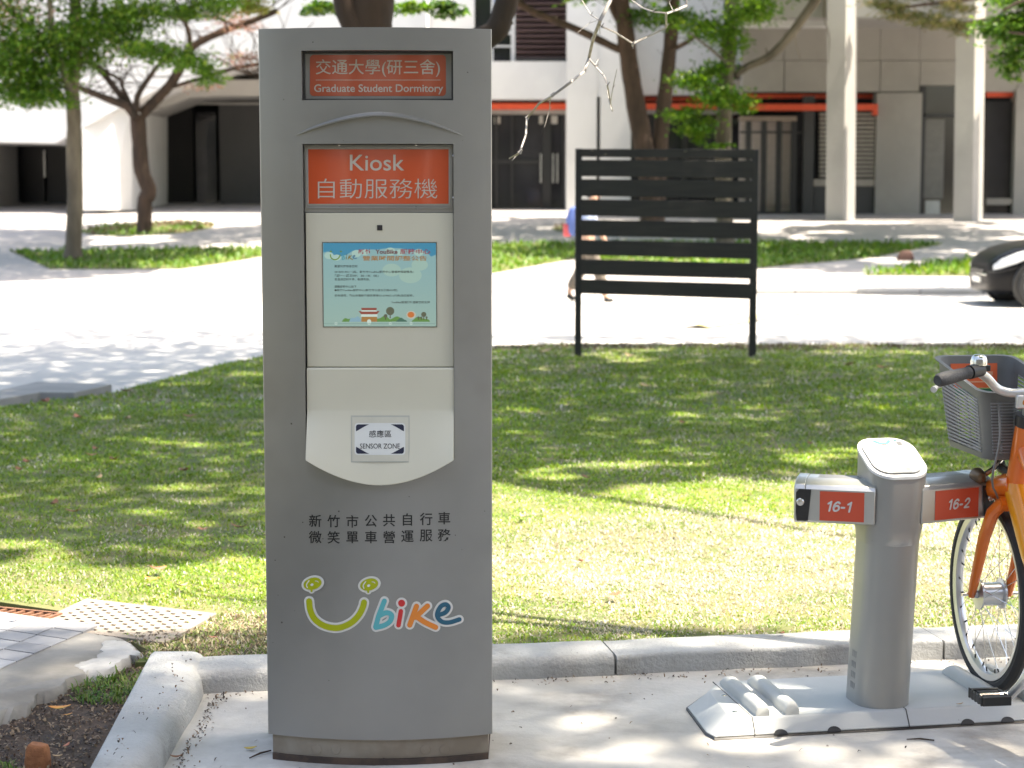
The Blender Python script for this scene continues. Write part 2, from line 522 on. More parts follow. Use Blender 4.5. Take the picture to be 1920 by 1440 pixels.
# left kerb running towards the camera, its end rounded at the corner
rings = []
for i in range(40):
    y = 3.4 + (5.66-3.4)*i/39
    xr = -0.905 - 0.02*(y-3.4)/2.2
    if y > 5.25: xr -= 0.02*((y-5.25)/0.41)**2
    xl = -1.055 - 0.06*(y-4.6)
    h = 0.078; r = 0.05
    e = 0.003*math.sin(y*11)
    prof = [(xr+0.012, -0.03), (xr+0.004+e, h-r)]
    for k in range(1, 6):
        t = math.radians(90*k/5); prof.append((xr + 0.004 + e - r + r*math.cos(t), h - r + r*math.sin(t)))
    prof += [(xl+0.012, h+e*0.3), (xl, h-0.01), (xl, -0.03)]
    rings.append([(x, y, z) for x, z in prof])
m = MB(); m.loft(rings); obj('kerb_stone', m, M_KERB, kerb, smooth=True, angle=50)

# soil bed left of the kerb, mortar apron, paving tiles, drain covers
SZ = 0.035
def fl(px, py, z=SZ): p = flat(px, py, z); return (p.x, p.y)
sheet('soil_bed', [(-1.04, 3.0), (-1.10, 5.62), (-0.95, 5.78), fl(420, 1215), fl(300, 1214), fl(200, 1200), fl(0, 1280), (-2.6, 5.0), (-2.6, 3.0)], lambda x, y: SZ-0.01 + 0.012*math.sin(x*9)*math.sin(y*7), M_SOIL)
def jag(pts, n=5, a=0.012, seed=3):
    r = random.Random(seed); out = []
    for i in range(len(pts)):
        p, q = Vector(pts[i]), Vector(pts[(i+1) % len(pts)])
        out.append(tuple(p))
        for k in range(1, n):
            t = k/n; w = p.lerp(q, t); out.append((w.x + r.uniform(-a, a), w.y + r.uniform(-a, a)))
    return out
AP = [fl(170, 1186), fl(225, 1194), fl(262, 1214), fl(215, 1240), fl(168, 1273), fl(125, 1288), fl(110, 1305), fl(66, 1318), fl(48, 1338), fl(0, 1352), fl(-140, 1390), fl(-170, 1290), fl(0, 1249)]
P = jag([(x, y) for x, y in AP], 6, 0.012)
def worn(P, z0, z1, f1, f2):
    cx = sum(p[0] for p in P)/len(P); cy = sum(p[1] for p in P)/len(P)
    def ins(f, z): return [(cx+(x-cx)*(1-f), cy+(y-cy)*(1-f), z) for x, y in P]
    m = MB(); m.loft([ins(0, z0), ins(f1, z0+(z1-z0)*0.6), ins(f2, z1)]); return m
m = worn(P, 0.020, 0.054, 0.05, 0.13)
struct('mortar_apron', m, M_APRON, smooth=True, angle=60)
P = jag([fl(196, 1199, 0.055), fl(240, 1200, 0.055), fl(274, 1226, 0.055), fl(245, 1232, 0.055), fl(206, 1258, 0.055), fl(158, 1262, 0.055), fl(132, 1250, 0.055), fl(180, 1236, 0.055)], 6, 0.012, 5)
m = worn(P, 0.024, 0.0575, 0.04, 0.12)
struct('mortar_patch', m, M_MORTAR, smooth=True, angle=50)
# tiles
TU = Vector((-0.885, 0.465, 0)); TV = Vector((-0.30, -0.954, 0)); TO = Vector((-1.375, 6.085, 0)); TS = 0.098
pave = struct('tile_paving', MB().prism([tuple(TO + Vector((0,0,0.02))), tuple(TO + TU*1.3 + Vector((0,0,0.02))), tuple(TO + TU*1.3 + TV*0.62 + Vector((0,0,0.02))), tuple(TO + TV*0.62 + Vector((0,0,0.02)))], (0, 0, 0.026)), mat('tile_joint', (0.10, 0.09, 0.08), rough=0.95))
tm = MB(); g = 0.0025
tm.prism([tuple(TU*g + TV*g), tuple(TU*(TS*1.3-g) + TV*g), tuple(TU*(TS*1.3-g) + TV*(TS-g)), tuple(TU*g + TV*(TS-g))], (0, 0, 0.012))
tme = tm.mesh('paving_tile')
TM = [mat('grey_tile_%d' % k, c, rough=0.6, scale=9, bump=0.1) for k, c in enumerate(((0.34, 0.34, 0.35), (0.29, 0.29, 0.30), (0.40, 0.40, 0.41), (0.24, 0.24, 0.25)))]
tms = []
for t in TM:
    c = tme.copy(); c.materials.append(t); tms.append(c)
for i in range(10):
    for j in range(6):
        o = bpy.data.objects.new('paving_tile', random.choice(tms)); COL.objects.link(o); o.parent = pave
        o.location = TO + TU*(TS*1.3*i) + TV*(TS*j) + Vector((0, 0, 0.0462 + random.uniform(-0.001, 0.001)))
# perforated concrete drain cover
Dc = [flat(162, 1122, 0.051), flat(406, 1150, 0.051), flat(262, 1207, 0.051), flat(54, 1173, 0.051)]
du = (Dc[1]-Dc[0]); dv = (Dc[3]-Dc[0]); ul, vl = du.length, dv.length; du.normalize(); dv.normalize()
def dp(u, v, z): return tuple(Dc[0] + du*u*ul + dv*v*vl + Vector((0, 0, z)))
m = MB(); nu, nv = 15, 13; mu, mv = 0.06, 0.07
def quad(a, b, c, d): m.add([a, b, c, d], [(0,1,2,3)])
ul0, ul1, vl0, vl1 = mu, 1-mu, mv, 1-mv
quad(dp(0,0,0), dp(1,0,0), dp(1,vl0,0), dp(0,vl0,0)); quad(dp(0,vl1,0), dp(1,vl1,0), dp(1,1,0), dp(0,1,0))
quad(dp(0,vl0,0), dp(ul0,vl0,0), dp(ul0,vl1,0), dp(0,vl1,0)); quad(dp(ul1,vl0,0), dp(1,vl0,0), dp(1,vl1,0), dp(ul1,vl1,0))
cu_, cv_ = (ul1-ul0)/nu, (vl1-vl0)/nv
for i in range(nu):
    for j in range(nv):
        u0, v0 = ul0+i*cu_, vl0+j*cv_; u1, v1 = u0+cu_, v0+cv_
        if (i+j) % 2 == 1: quad(dp(u0,v0,0), dp(u1,v0,0), dp(u1,v1,0), dp(u0,v1,0)); continue
        q = 0.16; a0, b0, a1, b1 = u0+cu_*q, v0+cv_*q, u1-cu_*q, v1-cv_*q
        o_ = [(u0,v0), (u1,v0), (u1,v1), (u0,v1)]; i_ = [(a0,b0), (a1,b0), (a1,b1), (a0,b1)]
        for k in range(4):
            k2 = (k+1) % 4
            quad(dp(*o_[k],0), dp(*o_[k2],0), dp(*i_[k2],0), dp(*i_[k],0))
            quad(dp(*i_[k],0), dp(*i_[k2],0), dp(*i_[k2],-0.05), dp(*i_[k],-0.05))
for e in (((0,0),(1,0)), ((1,0),(1,1)), ((1,1),(0,1)), ((0,1),(0,0))):
    quad(dp(*e[0],0), dp(*e[1],0), dp(*e[1],-0.05), dp(*e[0],-0.05))
cover = obj('drain_cover', m, mat('sandy_concrete', (0.30, 0.26, 0.215), (0.245, 0.21, 0.175), scale=9, rough=0.9, bump=0.3, bscale=50))
tag(cover, 'sandy concrete drain cover full of small diamond holes by the paving', 'drain cover')
m = MB(); m.prism([dp(0.02,0.02,-0.046), dp(0.98,0.02,-0.046), dp(0.98,0.98,-0.046), dp(0.02,0.98,-0.046)], (0,0,-0.02)); obj('pit_floor', m, mat('pit_dark', (0.02, 0.018, 0.015)), cover)
# rusty iron grate beside it
G0 = flat(112, 1149, 0.056); gu = Vector((-0.9, 0.36, 0)).normalized(); gv = Vector((-0.36, -0.9, 0)).normalized()
M_RUST = mat('rusty_iron', (0.22, 0.10, 0.055), (0.13, 0.062, 0.04), scale=30, rough=0.85, bump=0.3, bscale=80)
grate = empty('drain_grate', (G0.x, G0.y, 0.0), label='rusty iron drain grate of slanting bars at the left edge', cat='drain grate')
Mg = Matrix(((gu.x, gv.x, 0, 0), (gu.y, gv.y, 0, 0), (0, 0, 1, 0), (0, 0, 0, 1)))
m = MB(); m.box((0, 0, 0.02), (0.62, 0.012, 0.058), Mg); m.box((0, 0.20, 0.02), (0.62, 0.212, 0.058), Mg); m.box((-0.012, 0, 0.02), (0, 0.212, 0.058), Mg); m.box((0.62, 0, 0.02), (0.632, 0.212, 0.058), Mg)
obj('grate_frame', m, M_RUST, grate)
for i in range(16):
    m = MB(); x = 0.02 + i*0.0375; m.prism([tuple(Mg @ Vector(p)) for p in ((x, 0.012, 0.024), (x+0.011, 0.012, 0.024), (x+0.036, 0.20, 0.024), (x+0.025, 0.20, 0.024))], (0, 0, 0.031)); obj('grate_bar', m, M_RUST, grate)
m = MB(); m.box((0, 0, 0.0105), (0.62, 0.2, 0.02), Mg); obj('pit_floor', m, mat('pit_dark', (0.02, 0.018, 0.015)), grate)
# ------------------------------------------------------------------ buildings across the plaza
M_WHITE = mat('white_board_formed_concrete', (0.66, 0.66, 0.65), (0.60, 0.60, 0.595), scale=0.5, rough=0.75)
M_CONC = mat('grey_fair_faced_concrete', (0.38, 0.37, 0.35), (0.33, 0.32, 0.305), scale=0.6, rough=0.8, c3=(0.28, 0.27, 0.255), s3=0.9, lo3=0.55, hi3=0.8)
M_DGREY = mat('dark_grey_cladding', (0.045, 0.045, 0.046), (0.038, 0.038, 0.039), scale=0.6, rough=0.55)
M_DARKIN = mat('unlit_interior', (0.010, 0.010, 0.011), rough=0.8)  # near-black: the darkness of the rooms is put into the colour
M_FRAME = mat('black_door_metal', (0.02, 0.02, 0.022), rough=0.4)
M_DGLASS = mat('dark_window_glass', (0.022, 0.022, 0.025), (0.03, 0.03, 0.034), scale=0.8, rough=0.06, spec=0.6)
M_RED = mat('red_orange_steel_beam', (0.70, 0.085, 0.03), (0.64, 0.075, 0.028), rough=0.5)
M_BROWN = mat('brown_metal_louvre', (0.135, 0.082, 0.078), (0.115, 0.07, 0.067), rough=0.5)
M_STEEL = mat('brushed_steel_bar', (0.6, 0.6, 0.6), rough=0.3, metal=0.9)
def pbox(px0, py0, px1, py1, Y0, Y1, m=None):
    "box whose front at distance Y0 covers that rectangle of the photograph"
    a = at(px0, py0, Y0); b = at(px1, py1, Y0)
    m = m or MB()
    return m.box((min(a.x, b.x), Y0, min(a.z, b.z)), (max(a.x, b.x), Y1, max(a.z, b.z)))
def B(name, rect, Y0, Y1, mt, par, bevel=0.0):
    return obj(name, pbox(*rect, Y0, Y1), mt, par, w=True, bevel=bevel)

# ---- white angular building at the left
LB = empty('white_building', (-11, 63, 0.85), label='white angular concrete building with slanting eaves at the left', cat='building')
def poly(name, pts, Y0, dY, mt, par):
    m = MB(); m.prism([tuple(at(a, b, Y0)) for a, b in pts], (0, dY, 0)); return obj(name, m, mt, par, w=True)
poly('slanting_eave', [(-900, 262), (0, 266), (104, 269), (157, 239), (212, 209), (300, 166), (420, 128), (500, 122), (800, 118), (800, -260), (-900, -260)], 57.0, 6.0, M_WHITE, LB)
poly('soffit_band', [(236, 208), (292, 182), (400, 150), (800, 146), (800, 178), (415, 180), (355, 183), (276, 214), (240, 230)], 60.0, 3.0, M_CONC, LB)
m = MB(); q_ = [at(155, 241, 56.2), at(200, 217, 56.5), at(247, 193, 57.6), at(247, 394, 57.6), at(200, 394, 56.5), at(155, 394, 56.2)]
m.prism([tuple(v) for v in q_], (0, 6.0, 0)); obj('wall_pier', m, M_WHITE, LB, w=True)
B('wall_pier', (-900, 150, -4, 392), 61.0, 63.6, M_CONC, LB)
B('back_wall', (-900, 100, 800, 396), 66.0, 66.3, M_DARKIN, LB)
B('wall_panel', (410, 175, 800, 396), 63.7, 64.2, M_DGREY, LB)
B('wall_panel', (0, 268, 33, 396), 64.5, 64.9, M_DGREY, LB)
B('door_leaf', (36, 272, 84, 392), 64.6, 64.8, M_FRAME, LB)
B('door_leaf', (86, 272, 154, 392), 64.6, 64.8, M_DGREY, LB)
B('door_handle', (81, 282, 85, 332), 64.4, 64.55, M_STEEL, LB)
B('door_leaf', (276, 196, 364, 392), 64.6, 64.8, M_DARKIN, LB)
B('window', (366, 210, 407, 390), 64.6, 64.8, M_DGLASS, LB)
B('ceiling', (-900, 60, 800, 112), 61.0, 66.5, M_DGREY, LB)
B('roof', (-900, -275, 800, -262), 57.0, 68.0, M_CONC, LB)
B('lintel_rail', (333, 192, 800, 196), 63.3, 63.55, M_CONC, LB)

# ---- middle building with the brown louvres
CB = empty('dormitory_building', (3, 58, 0.75), label='white and grey dormitory building with red beams and brown louvres', cat='building')
Yf = 59.0
B('spandrel', (880, 115, 1064, 186), Yf, Yf+1.2, M_WHITE, CB)
B('wall_pier', (1064, -260, 1118, 396), Yf-0.4, Yf+1.2, M_WHITE, CB)
B('wall_pier', (1128, -260, 1182, 396), Yf-0.4, Yf+1.2, M_WHITE, CB)
B('pier_slot_back', (1116, -260, 1130, 400), Yf+0.5, Yf+0.9, M_DGREY, CB)
B('pier_infill', (1118, -260, 1128, 181), Yf-0.38, Yf+0.3, M_WHITE, CB)
B('wall_panel', (1182, -260, 1392, 178), Yf+0.6, Yf+1.6, M_WHITE, CB)
B('wall_pier', (800, -260, 890, 396), Yf-0.2, Yf+1.2, M_WHITE, CB)
win = B('window', (880, -120, 966, 116), Yf+0.55, Yf+0.7, M_DGLASS, CB)
M_SKYG = mat('pale_blue_pane', (0.36, 0.43, 0.52), (0.30, 0.37, 0.46), rough=0.5)
B('blue_pane', (925, -40, 950, 40), Yf+0.5, Yf+0.54, M_SKYG, win)  # flat pale blue sheet in front of the dark pane
for r in ((921, -120, 925, 116), (958, -120, 966, 116), (925, 58, 958, 64), (925, 85, 958, 88)):
    B('window_frame', r, Yf+0.35, Yf+0.5, M_WHITE, win)
lv = B('louvre_back', (966, -120, 1064, 112), Yf+0.55, Yf+0.65, M_FRAME, CB)
for k in range(22):
    y = 108 - k*10.2
    a = at(967, y, Yf+0.1); b = at(1063, y, Yf+0.1); h = 0.125
    m = MB(); m.prism([(a.x, Yf+0.2, a.z), (a.x, Yf+0.45, a.z+h), (a.x, Yf+0.47, a.z+h-0.02), (a.x, Yf+0.22, a.z-0.02)], (b.x-a.x, 0, 0)); obj('slat', m, M_BROWN, lv)
B('window_sill', (966, 108, 1064, 114), Yf+0.1, Yf+0.5, M_FRAME, CB)
for k, (x0, x1) in enumerate(((890, 1064), (1182, 1392))):
    B('red_beam', (x0, 194, x1, 205), Yf+0.25, Yf+0.55, M_RED, CB)
    B('red_beam', (x0, 182, x1, 190), Yf+1.3, Yf+1.6, M_RED, CB)
    B('ceiling_strip', (x0, 206, x1, 214), Yf+0.75, Yf+1.1, M_CONC, CB)
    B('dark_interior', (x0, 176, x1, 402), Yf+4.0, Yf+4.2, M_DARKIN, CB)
    B('glass_wall', (x0, 216, x1, 398), Yf+1.0, Yf+1.06, M_DGLASS, CB)
for x0, x1 in ((928, 933), (958, 962), (1018, 1033), (1055, 1064), (1205, 1212), (1245, 1252), (1280, 1288), (1330, 1336)):
    B('mullion', (x0, 216, x1, 396), Yf+0.9, Yf+1.0, M_FRAME, CB)
B('transom', (925, 300, 1018, 306), Yf+0.92, Yf+0.98, M_FRAME, CB); B('transom', (1200, 300, 1392, 305), Yf+0.92, Yf+0.98, M_FRAME, CB)
for x in (1013, 1036, 1044): B('door_handle', (x, 288, x+2.2, 343), Yf+0.8, Yf+0.88, M_STEEL, CB)
M_POSTER = mat('pale_paper', (0.5, 0.5, 0.47), rough=0.6)
for r in ((926, 219, 938, 232), (1011, 217, 1023, 232), (1029, 217, 1045, 232)): B('paper_notice', r, Yf+0.93, Yf+0.96, M_POSTER, CB)
B('ceiling', (885, 150, 1400, 172), Yf+1.65, Yf+4.3, M_DGREY, CB)
B('roof', (800, -275, 1400, -262), Yf-0.4, Yf+10, M_CONC, CB)
# ---- open porch at the right with concrete columns
PB = CB
Yc = 52.5
def column(x0, xm, x1, xb0, xbm, xb1, ytop, ybot, Y0):
    "tapering leaning column: front face x0..xm, lit right cheek xm..x1"
    a, b = at(x0, ytop, Y0), at(xm, ytop, Y0); c, d = at(xb0, ybot, Y0), at(xbm, ybot, Y0)
    m = MB()
    D = 0.6
    sk = (at(x1, ytop, Y0).x - b.x)*1.25 + 0.05
    m.add([(c.x, Y0, c.z), (d.x, Y0, d.z), (d.x+sk, Y0+D, d.z), (c.x+sk*0.5, Y0+D, c.z), (a.x, Y0, a.z), (b.x, Y0, b.z), (b.x+sk, Y0+D, b.z), (a.x+sk*0.5, Y0+D, a.z)], [(0,3,2,1),(4,5,6,7),(0,1,5,4),(1,2,6,5),(2,3,7,6),(3,0,4,7)])
    return obj('column', m, M_CONC, PB, w=True)
column(1553, 1590, 1611, 1548, 1581, 1602, -260, 421, Yc)
column(1797, 1833, 1854, 1787, 1823, 1843, -260, 425, Yc-0.6)
column(2042, 2078, 2098, 2030, 2064, 2084, -260, 430, Yc-1.0)
B('upper_wall', (1378, -260, 2300, 32), Yc+0.5, Yc+1.4, M_CONC, PB)
B('upper_wall', (1392, -260, 1560, 50), Yc+1.45, Yc+2.0, M_WHITE, PB)
a = at(1392, 34, Yc+1.4); b = at(2300, 34, Yc+1.4)
B('porch_soffit', (1392, 31.5, 2300, 33.5), Yc+0.6, Yc+4.2, M_CONC, PB)
Yb = Yc+4.0
M_CONC2 = mat('shaded_porch_concrete', (0.34, 0.325, 0.30), (0.30, 0.287, 0.265), scale=0.7, rough=0.8)  # darker copy of the concrete, porch shade put into its colour
PX = [(1392, 1470), (1472, 1650), (1652, 1724), (1726, 1798), (1800, 1908), (1910, 2080), (2082, 2250)]
for i, (x0, x1) in enumerate(PX):
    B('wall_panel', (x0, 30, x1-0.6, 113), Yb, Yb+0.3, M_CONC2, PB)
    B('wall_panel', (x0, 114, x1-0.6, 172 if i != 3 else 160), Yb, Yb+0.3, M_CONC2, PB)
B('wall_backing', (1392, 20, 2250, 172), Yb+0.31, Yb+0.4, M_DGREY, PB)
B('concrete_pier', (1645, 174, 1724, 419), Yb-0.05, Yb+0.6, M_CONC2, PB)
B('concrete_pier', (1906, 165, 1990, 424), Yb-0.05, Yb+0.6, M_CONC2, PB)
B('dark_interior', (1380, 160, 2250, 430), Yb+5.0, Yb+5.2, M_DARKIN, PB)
B('ceiling', (1380, 120, 2250, 140), Yb+0.45, Yb+5.3, M_DGREY, PB)
B('roof', (1402, -275, 2300, -262), Yc+0.5, Yc+12, M_CONC, PB)
B('floor_sill', (1380, 406, 2250, 423), Yb+0.1, Yb+0.5, M_DGREY, PB)
B('red_beam', (1392, 195, 1646, 207), Yb-0.35, Yb-0.1, M_RED, PB)
B('red_beam', (1392, 176, 1640, 184), Yb+1.0, Yb+1.3, M_RED, PB)
B('red_beam', (1850, 172, 1905, 182), Yb+0.3, Yb+0.5, M_RED, PB)
B('red_bracket', (1637, 207.5, 1646, 216), Yb-0.3, Yb-0.12, M_RED, PB)
# dark gate of upright bars
gate = B('gate_rail', (1386, 218, 1494, 227), Yb-0.1, Yb+0.02, mat('gate_tan_rail', (0.27, 0.215, 0.175), rough=0.6), PB)
for x in (1399, 1428, 1456, 1484): B('gate_bar', (x, 228, x+8, 403), Yb-0.1, Yb+0.0, M_FRAME, gate)
B('gate_bar', (1388, 396, 1494, 404), Yb-0.05, Yb+0.02, M_FRAME, gate)
B('gate_bar', (1388, 246, 1508, 250), Yb-0.05, Yb+0.02, M_FRAME, gate)
M_TAN = mat('plaster_lobby_wall', (0.52, 0.44, 0.38), (0.46, 0.39, 0.34), rough=0.7)
B('lobby_wall', (1388, 228, 1486, 404), Yb+0.5, Yb+0.7, M_TAN, PB)
B('lobby_step', (1430, 374, 1486, 384), Yb+0.3, Yb+0.45, M_TAN, PB); B('lobby_step', (1430, 388, 1486, 400), Yb+0.1, Yb+0.4, M_TAN, PB)
B('gate_post', (1508, 180, 1524, 416), Yb-0.05, Yb+0.3, M_DGREY, PB)
B('window', (1494, 210, 1508, 404), Yb+0.1, Yb+0.2, M_DGLASS, PB)
vent = B('vent_back', (1534, 208, 1646, 336), Yb+0.25, Yb+0.3, M_FRAME, PB)
M_VENT = mat('beige_vent_slat', (0.33, 0.30, 0.26), rough=0.6)
for k in range(15):
    y = 212 + k*8.2; B('slat', (1537, y, 1644, y+4.6), Yb+0.0, Yb+0.2, M_VENT, vent)
B('wall_base', (1526, 336, 1646, 349), Yb, Yb+0.3, M_VENT, PB)
B('wall_base', (1526, 350, 1646, 418), Yb+0.05, Yb+0.3, M_DGREY, PB)
# glazed door
door = B('glazed_door', (1726, 161, 1798, 417), Yb+0.1, Yb+0.2, M_DGLASS, PB)
B('door_frame', (1726, 161, 1731, 417), Yb-0.02, Yb+0.08, M_FRAME, door); B('door_frame', (1731, 213, 1798, 219), Yb-0.02, Yb+0.08, M_FRAME, door)
B('door_blind', (1735, 224, 1768, 372), Yb+0.04, Yb+0.07, mat('grey_blind', (0.16, 0.155, 0.14), rough=0.5), door)
B('door_blind', (1735, 376, 1762, 402), Yb+0.04, Yb+0.07, M_POSTER, door)
B('window', (1850, 190, 1906, 418), Yb+0.3, Yb+0.4, M_DGLASS, PB)
B('window', (1992, 165, 2250, 418), Yb+0.3, Yb+0.4, M_DGLASS, PB)
B('bench', (1850, 372, 1906, 384), Yb+0.0, Yb+0.2, M_VENT, PB)

# ---- added building behind the viewer: shuts out low sky and shows in sign reflections
RB = empty('added_rear_building', (0, -13, -0.02), label='added grey concrete building behind the viewer, unseen', cat='building')
def rb(name, a, b, mt, par=None): return obj(name, MB().box(a, b), mt, par or RB, w=True)
M_RB = mat('rear_grey_render', (0.30, 0.29, 0.265), (0.26, 0.25, 0.23), scale=0.4, rough=0.85)
rw = rb('wall', (-24, -14.5, -0.02), (24, -13.0, 13.0), M_RB)
for fl_ in range(4):
    for k in range(-7, 8):
        x = k*3.1; z = 1.0+fl_*3.1
        w = rb('window', (x-0.8, -12.995, z), (x+0.8, -12.96, z+1.5), M_DGLASS)
        rb('window_sill', (x-0.9, -12.995, z-0.12), (x+0.9, -12.85, z-0.005), M_RB, w)
for x in (-9.3, -3.1, 3.1, 9.3): rb('pale_pilaster', (x+1.3, -12.995, -0.02), (x+1.75, -12.7, 13.0), M_WHITE)
for x, r_ in ((-1.72, 0.10), (-0.86, 0.035)):      # added white posts, sunlit to streak the sign reflections
    m = MB(); m.lathe([(r_, -0.02), (r_, 5.2), (0.0, 5.2)], Matrix.Translation((x, -9.2, 0)), 12); obj('reflection_post', m, M_WHITE, RB, smooth=True, w=True)
# ------------------------------------------------------------------ kiosk
KY = flat(505, 1424, 0.0).y
KX = 0.5*(at(505, 1378, KY).x + at(921, 1378, KY).x)
KW = 0.5*(at(921, 1378, KY).x - at(505, 1378, KY).x)
BOW = 0.057
def kfront(x):
    return -BOW*(1 - (x/KW)**2)
def ks(px, py, off=0.0):
    "pixel of the photograph -> point on the kiosk's bowed face, local coordinates"
    y = -0.03
    for _ in range(4):
        p = at(px, py, KY + y); y = kfront(p.x - KX)
    p = at(px, py, KY + y)
    return (p.x - KX, y - off, p.z)
def kp(px, py, y):
    p = at(px, py, KY + y); return (p.x - KX, y, p.z)

M_ALU = mat('painted_aluminium', (0.315, 0.311, 0.297), (0.278, 0.275, 0.263), scale=1.6, rough=0.33, metal=0.5, bump=0.02, bscale=180,
            spots=((0.10, 0.09, 0.08), 26, 0.10), rvar=0.09, c3=(0.245, 0.24, 0.226), s3=2.2, lo3=0.52, hi3=0.78)
M_ALU2 = mat('bare_aluminium_frame', (0.36, 0.35, 0.33), rough=0.35, metal=0.5)
M_PLINTH = mat('stained_plinth_metal', (0.33, 0.29, 0.235), (0.24, 0.20, 0.155), scale=7, rough=0.5, metal=0.3, spots=((0.07,0.05,0.04), 22, 0.11), c3=(0.16,0.11,0.08), s3=3.0, lo3=0.55, hi3=0.8)
M_CREAM = mat('cream_moulded_panel', (0.67, 0.635, 0.51), (0.645, 0.61, 0.49), scale=2.0, rough=0.33)
M_ORANGE1 = mat('red_orange_sign_film', (0.55, 0.085, 0.025), (0.52, 0.08, 0.024), scale=2, rough=0.3, coat=1.0)
M_ORANGE2 = mat('bright_orange_sign_film', (0.66, 0.08, 0.016), (0.62, 0.075, 0.015), scale=2, rough=0.3, coat=1.0)
M_LET = mat('sign_letter_film', (0.60, 0.53, 0.46), (0.57, 0.50, 0.43), rough=0.3, coat=1.0)
M_BLACK = mat('black_plastic', (0.016, 0.016, 0.017), (0.022, 0.022, 0.022), rough=0.4)
M_PRINT = mat('black_print', (0.012, 0.012, 0.012), (0.015, 0.015, 0.015), rough=0.5)
M_NAVY = mat('navy_print', (0.012, 0.014, 0.035), (0.014, 0.016, 0.04), rough=0.4)
M_PLATE = mat('white_sensor_plate', (0.74, 0.74, 0.70), (0.72, 0.72, 0.68), rough=0.25)
M_CHROME = mat('screw_steel', (0.7, 0.69, 0.66), rough=0.25, metal=1.0)
M_GASKET = mat('dark_gasket', (0.05, 0.048, 0.045), rough=0.6)

kiosk = empty('kiosk', (KX, KY, 0.0), label='tall grey metal bicycle rental kiosk with orange signs and a lit screen', cat='kiosk')
zB = ks(713, 1388)[2]; zT = ks(713, 51)[2]
# body: bowed front sheet with two windows cut out, sides, top and back
def kbody():
    m = MB()
    a0 = ks(567, 95); a1 = ks(851, 188)           # upper sign window
    b0 = ks(567, 270); b1 = ks(852, 862)          # lower window (second sign and cream panel)
    xl, xr = b0[0], b1[0]
    xs = sorted(set([round(x, 5) for x in list(np.linspace(-KW, xl, 9)) + list(np.linspace(xl, xr, 25)) + list(np.linspace(xr, KW, 9))]))
    zs = [zB, 0.5, b1[2], b0[2], a1[2], a0[2], zT]
    for i in range(len(xs)-1):
        for j in range(len(zs)-1):
            inside = xs[i] >= xl-1e-4 and xs[i+1] <= xr+1e-4
            if inside and j in (2, 4): continue
            x0, x1 = xs[i], xs[i+1]
            m.add([(x0, kfront(x0), zs[j]), (x1, kfront(x1), zs[j]), (x1, kfront(x1), zs[j+1]), (x0, kfront(x0), zs[j+1])], [(0,1,2,3)])
    D = 0.26
    # sides, back, top, underside
    m.add([(KW,0,zB),(KW,D,zB),(KW,D,zT),(KW,0,zT)], [(0,1,2,3)])
    m.add([(-KW,0,zB),(-KW,D,zB),(-KW,D,zT),(-KW,0,zT)], [(3,2,1,0)])
    m.add([(-KW,D,zB),(KW,D,zB),(KW,D,zT),(-KW,D,zT)], [(3,2,1,0)])
    for z in (zB, zT):
        front = [(x, kfront(x), z) for x in xs]
        m.add(front + [(KW, D, z), (-KW, D, z)], [tuple(range(len(front)+2))])
    # returns of the two windows
    for (za, zb) in ((a1[2], a0[2]), (b1[2], b0[2])):
        ins = [x for x in xs if xl-1e-4 <= x <= xr+1e-4]
        for x in (xl, xr):
            m.add([(x, kfront(x), za), (x, 0.012, za), (x, 0.012, zb), (x, kfront(x), zb)], [(0,1,2,3)])
        for z in (za, zb):
            m.add([(x, kfront(x), z) for x in ins] + [(x, 0.012, z) for x in ins[::-1]], [tuple(range(2*len(ins)))])
    return m, xl, xr, a0, a1, b0, b1
bm_, XL, XR, A0, A1, B0, B1 = kbody()
me = bm_.mesh('body')
b_ = bmesh.new(); b_.from_mesh(me); bmesh.ops.remove_doubles(b_, verts=b_.verts, dist=1e-5); bmesh.ops.recalc_face_normals(b_, faces=b_.faces); b_.to_mesh(me); b_.free()
body = obj('body', me, M_ALU, kiosk, smooth=True, angle=25)
# bright folded edges of the sheet
for sx in (-1, 1):
    m = MB(); m.tube([(sx*(KW-0.0005), 0.0035, zB), (sx*(KW-0.0005), 0.0035, zT)], 0.0038, 8)
    obj('edge_trim', m, M_ALU2, body, smooth=True)
# plinth
m = MB()
pz = -0.004
xs = np.linspace(-KW+0.008, KW-0.008, 25)
fr = [(x, kfront(x)+0.012) for x in xs]
ring = [(x, y) for x, y in fr] + [(KW-0.008, 0.25), (-KW+0.008, 0.25)]
m.loft([[(x, y, pz) for x, y in ring], [(x, y, zB+0.0) for x, y in ring]])
plinth = obj('plinth', m, M_PLINTH, kiosk, smooth=True, angle=30)
m = MB()
ring = [(x*1.002, y-0.006) for x, y in fr] + [(KW-0.004, 0.254), (-KW+0.004, 0.254)]
m.loft([[(x, y, pz-0.002) for x, y in ring], [(x, y, 0.017) for x, y in ring]])
obj('base_strip', m, mat('rust_stained_strip', (0.10,0.065,0.045), (0.05,0.035,0.028), scale=14, rough=0.7), plinth, smooth=True, angle=30)
for px in (593, 629, 797, 833):
    c = ks(px, 1408)
    m = MB()
    y = kfront(c[0]) + 0.012
    sl_ = BOW*2*c[0]/KW**2
    Mx = Matrix.Translation((c[0], y, c[2])) @ Matrix.Rotation(math.atan(sl_), 4, 'Z') @ Matrix.Rotation(math.radians(90), 4, 'X')
    m.lathe([(0, 0.0012), (0.0125, 0.0012), (0.0135, 0.0002)], Mx, 20)
    obj('plug', m, M_PLINTH, plinth, smooth=True, angle=30)
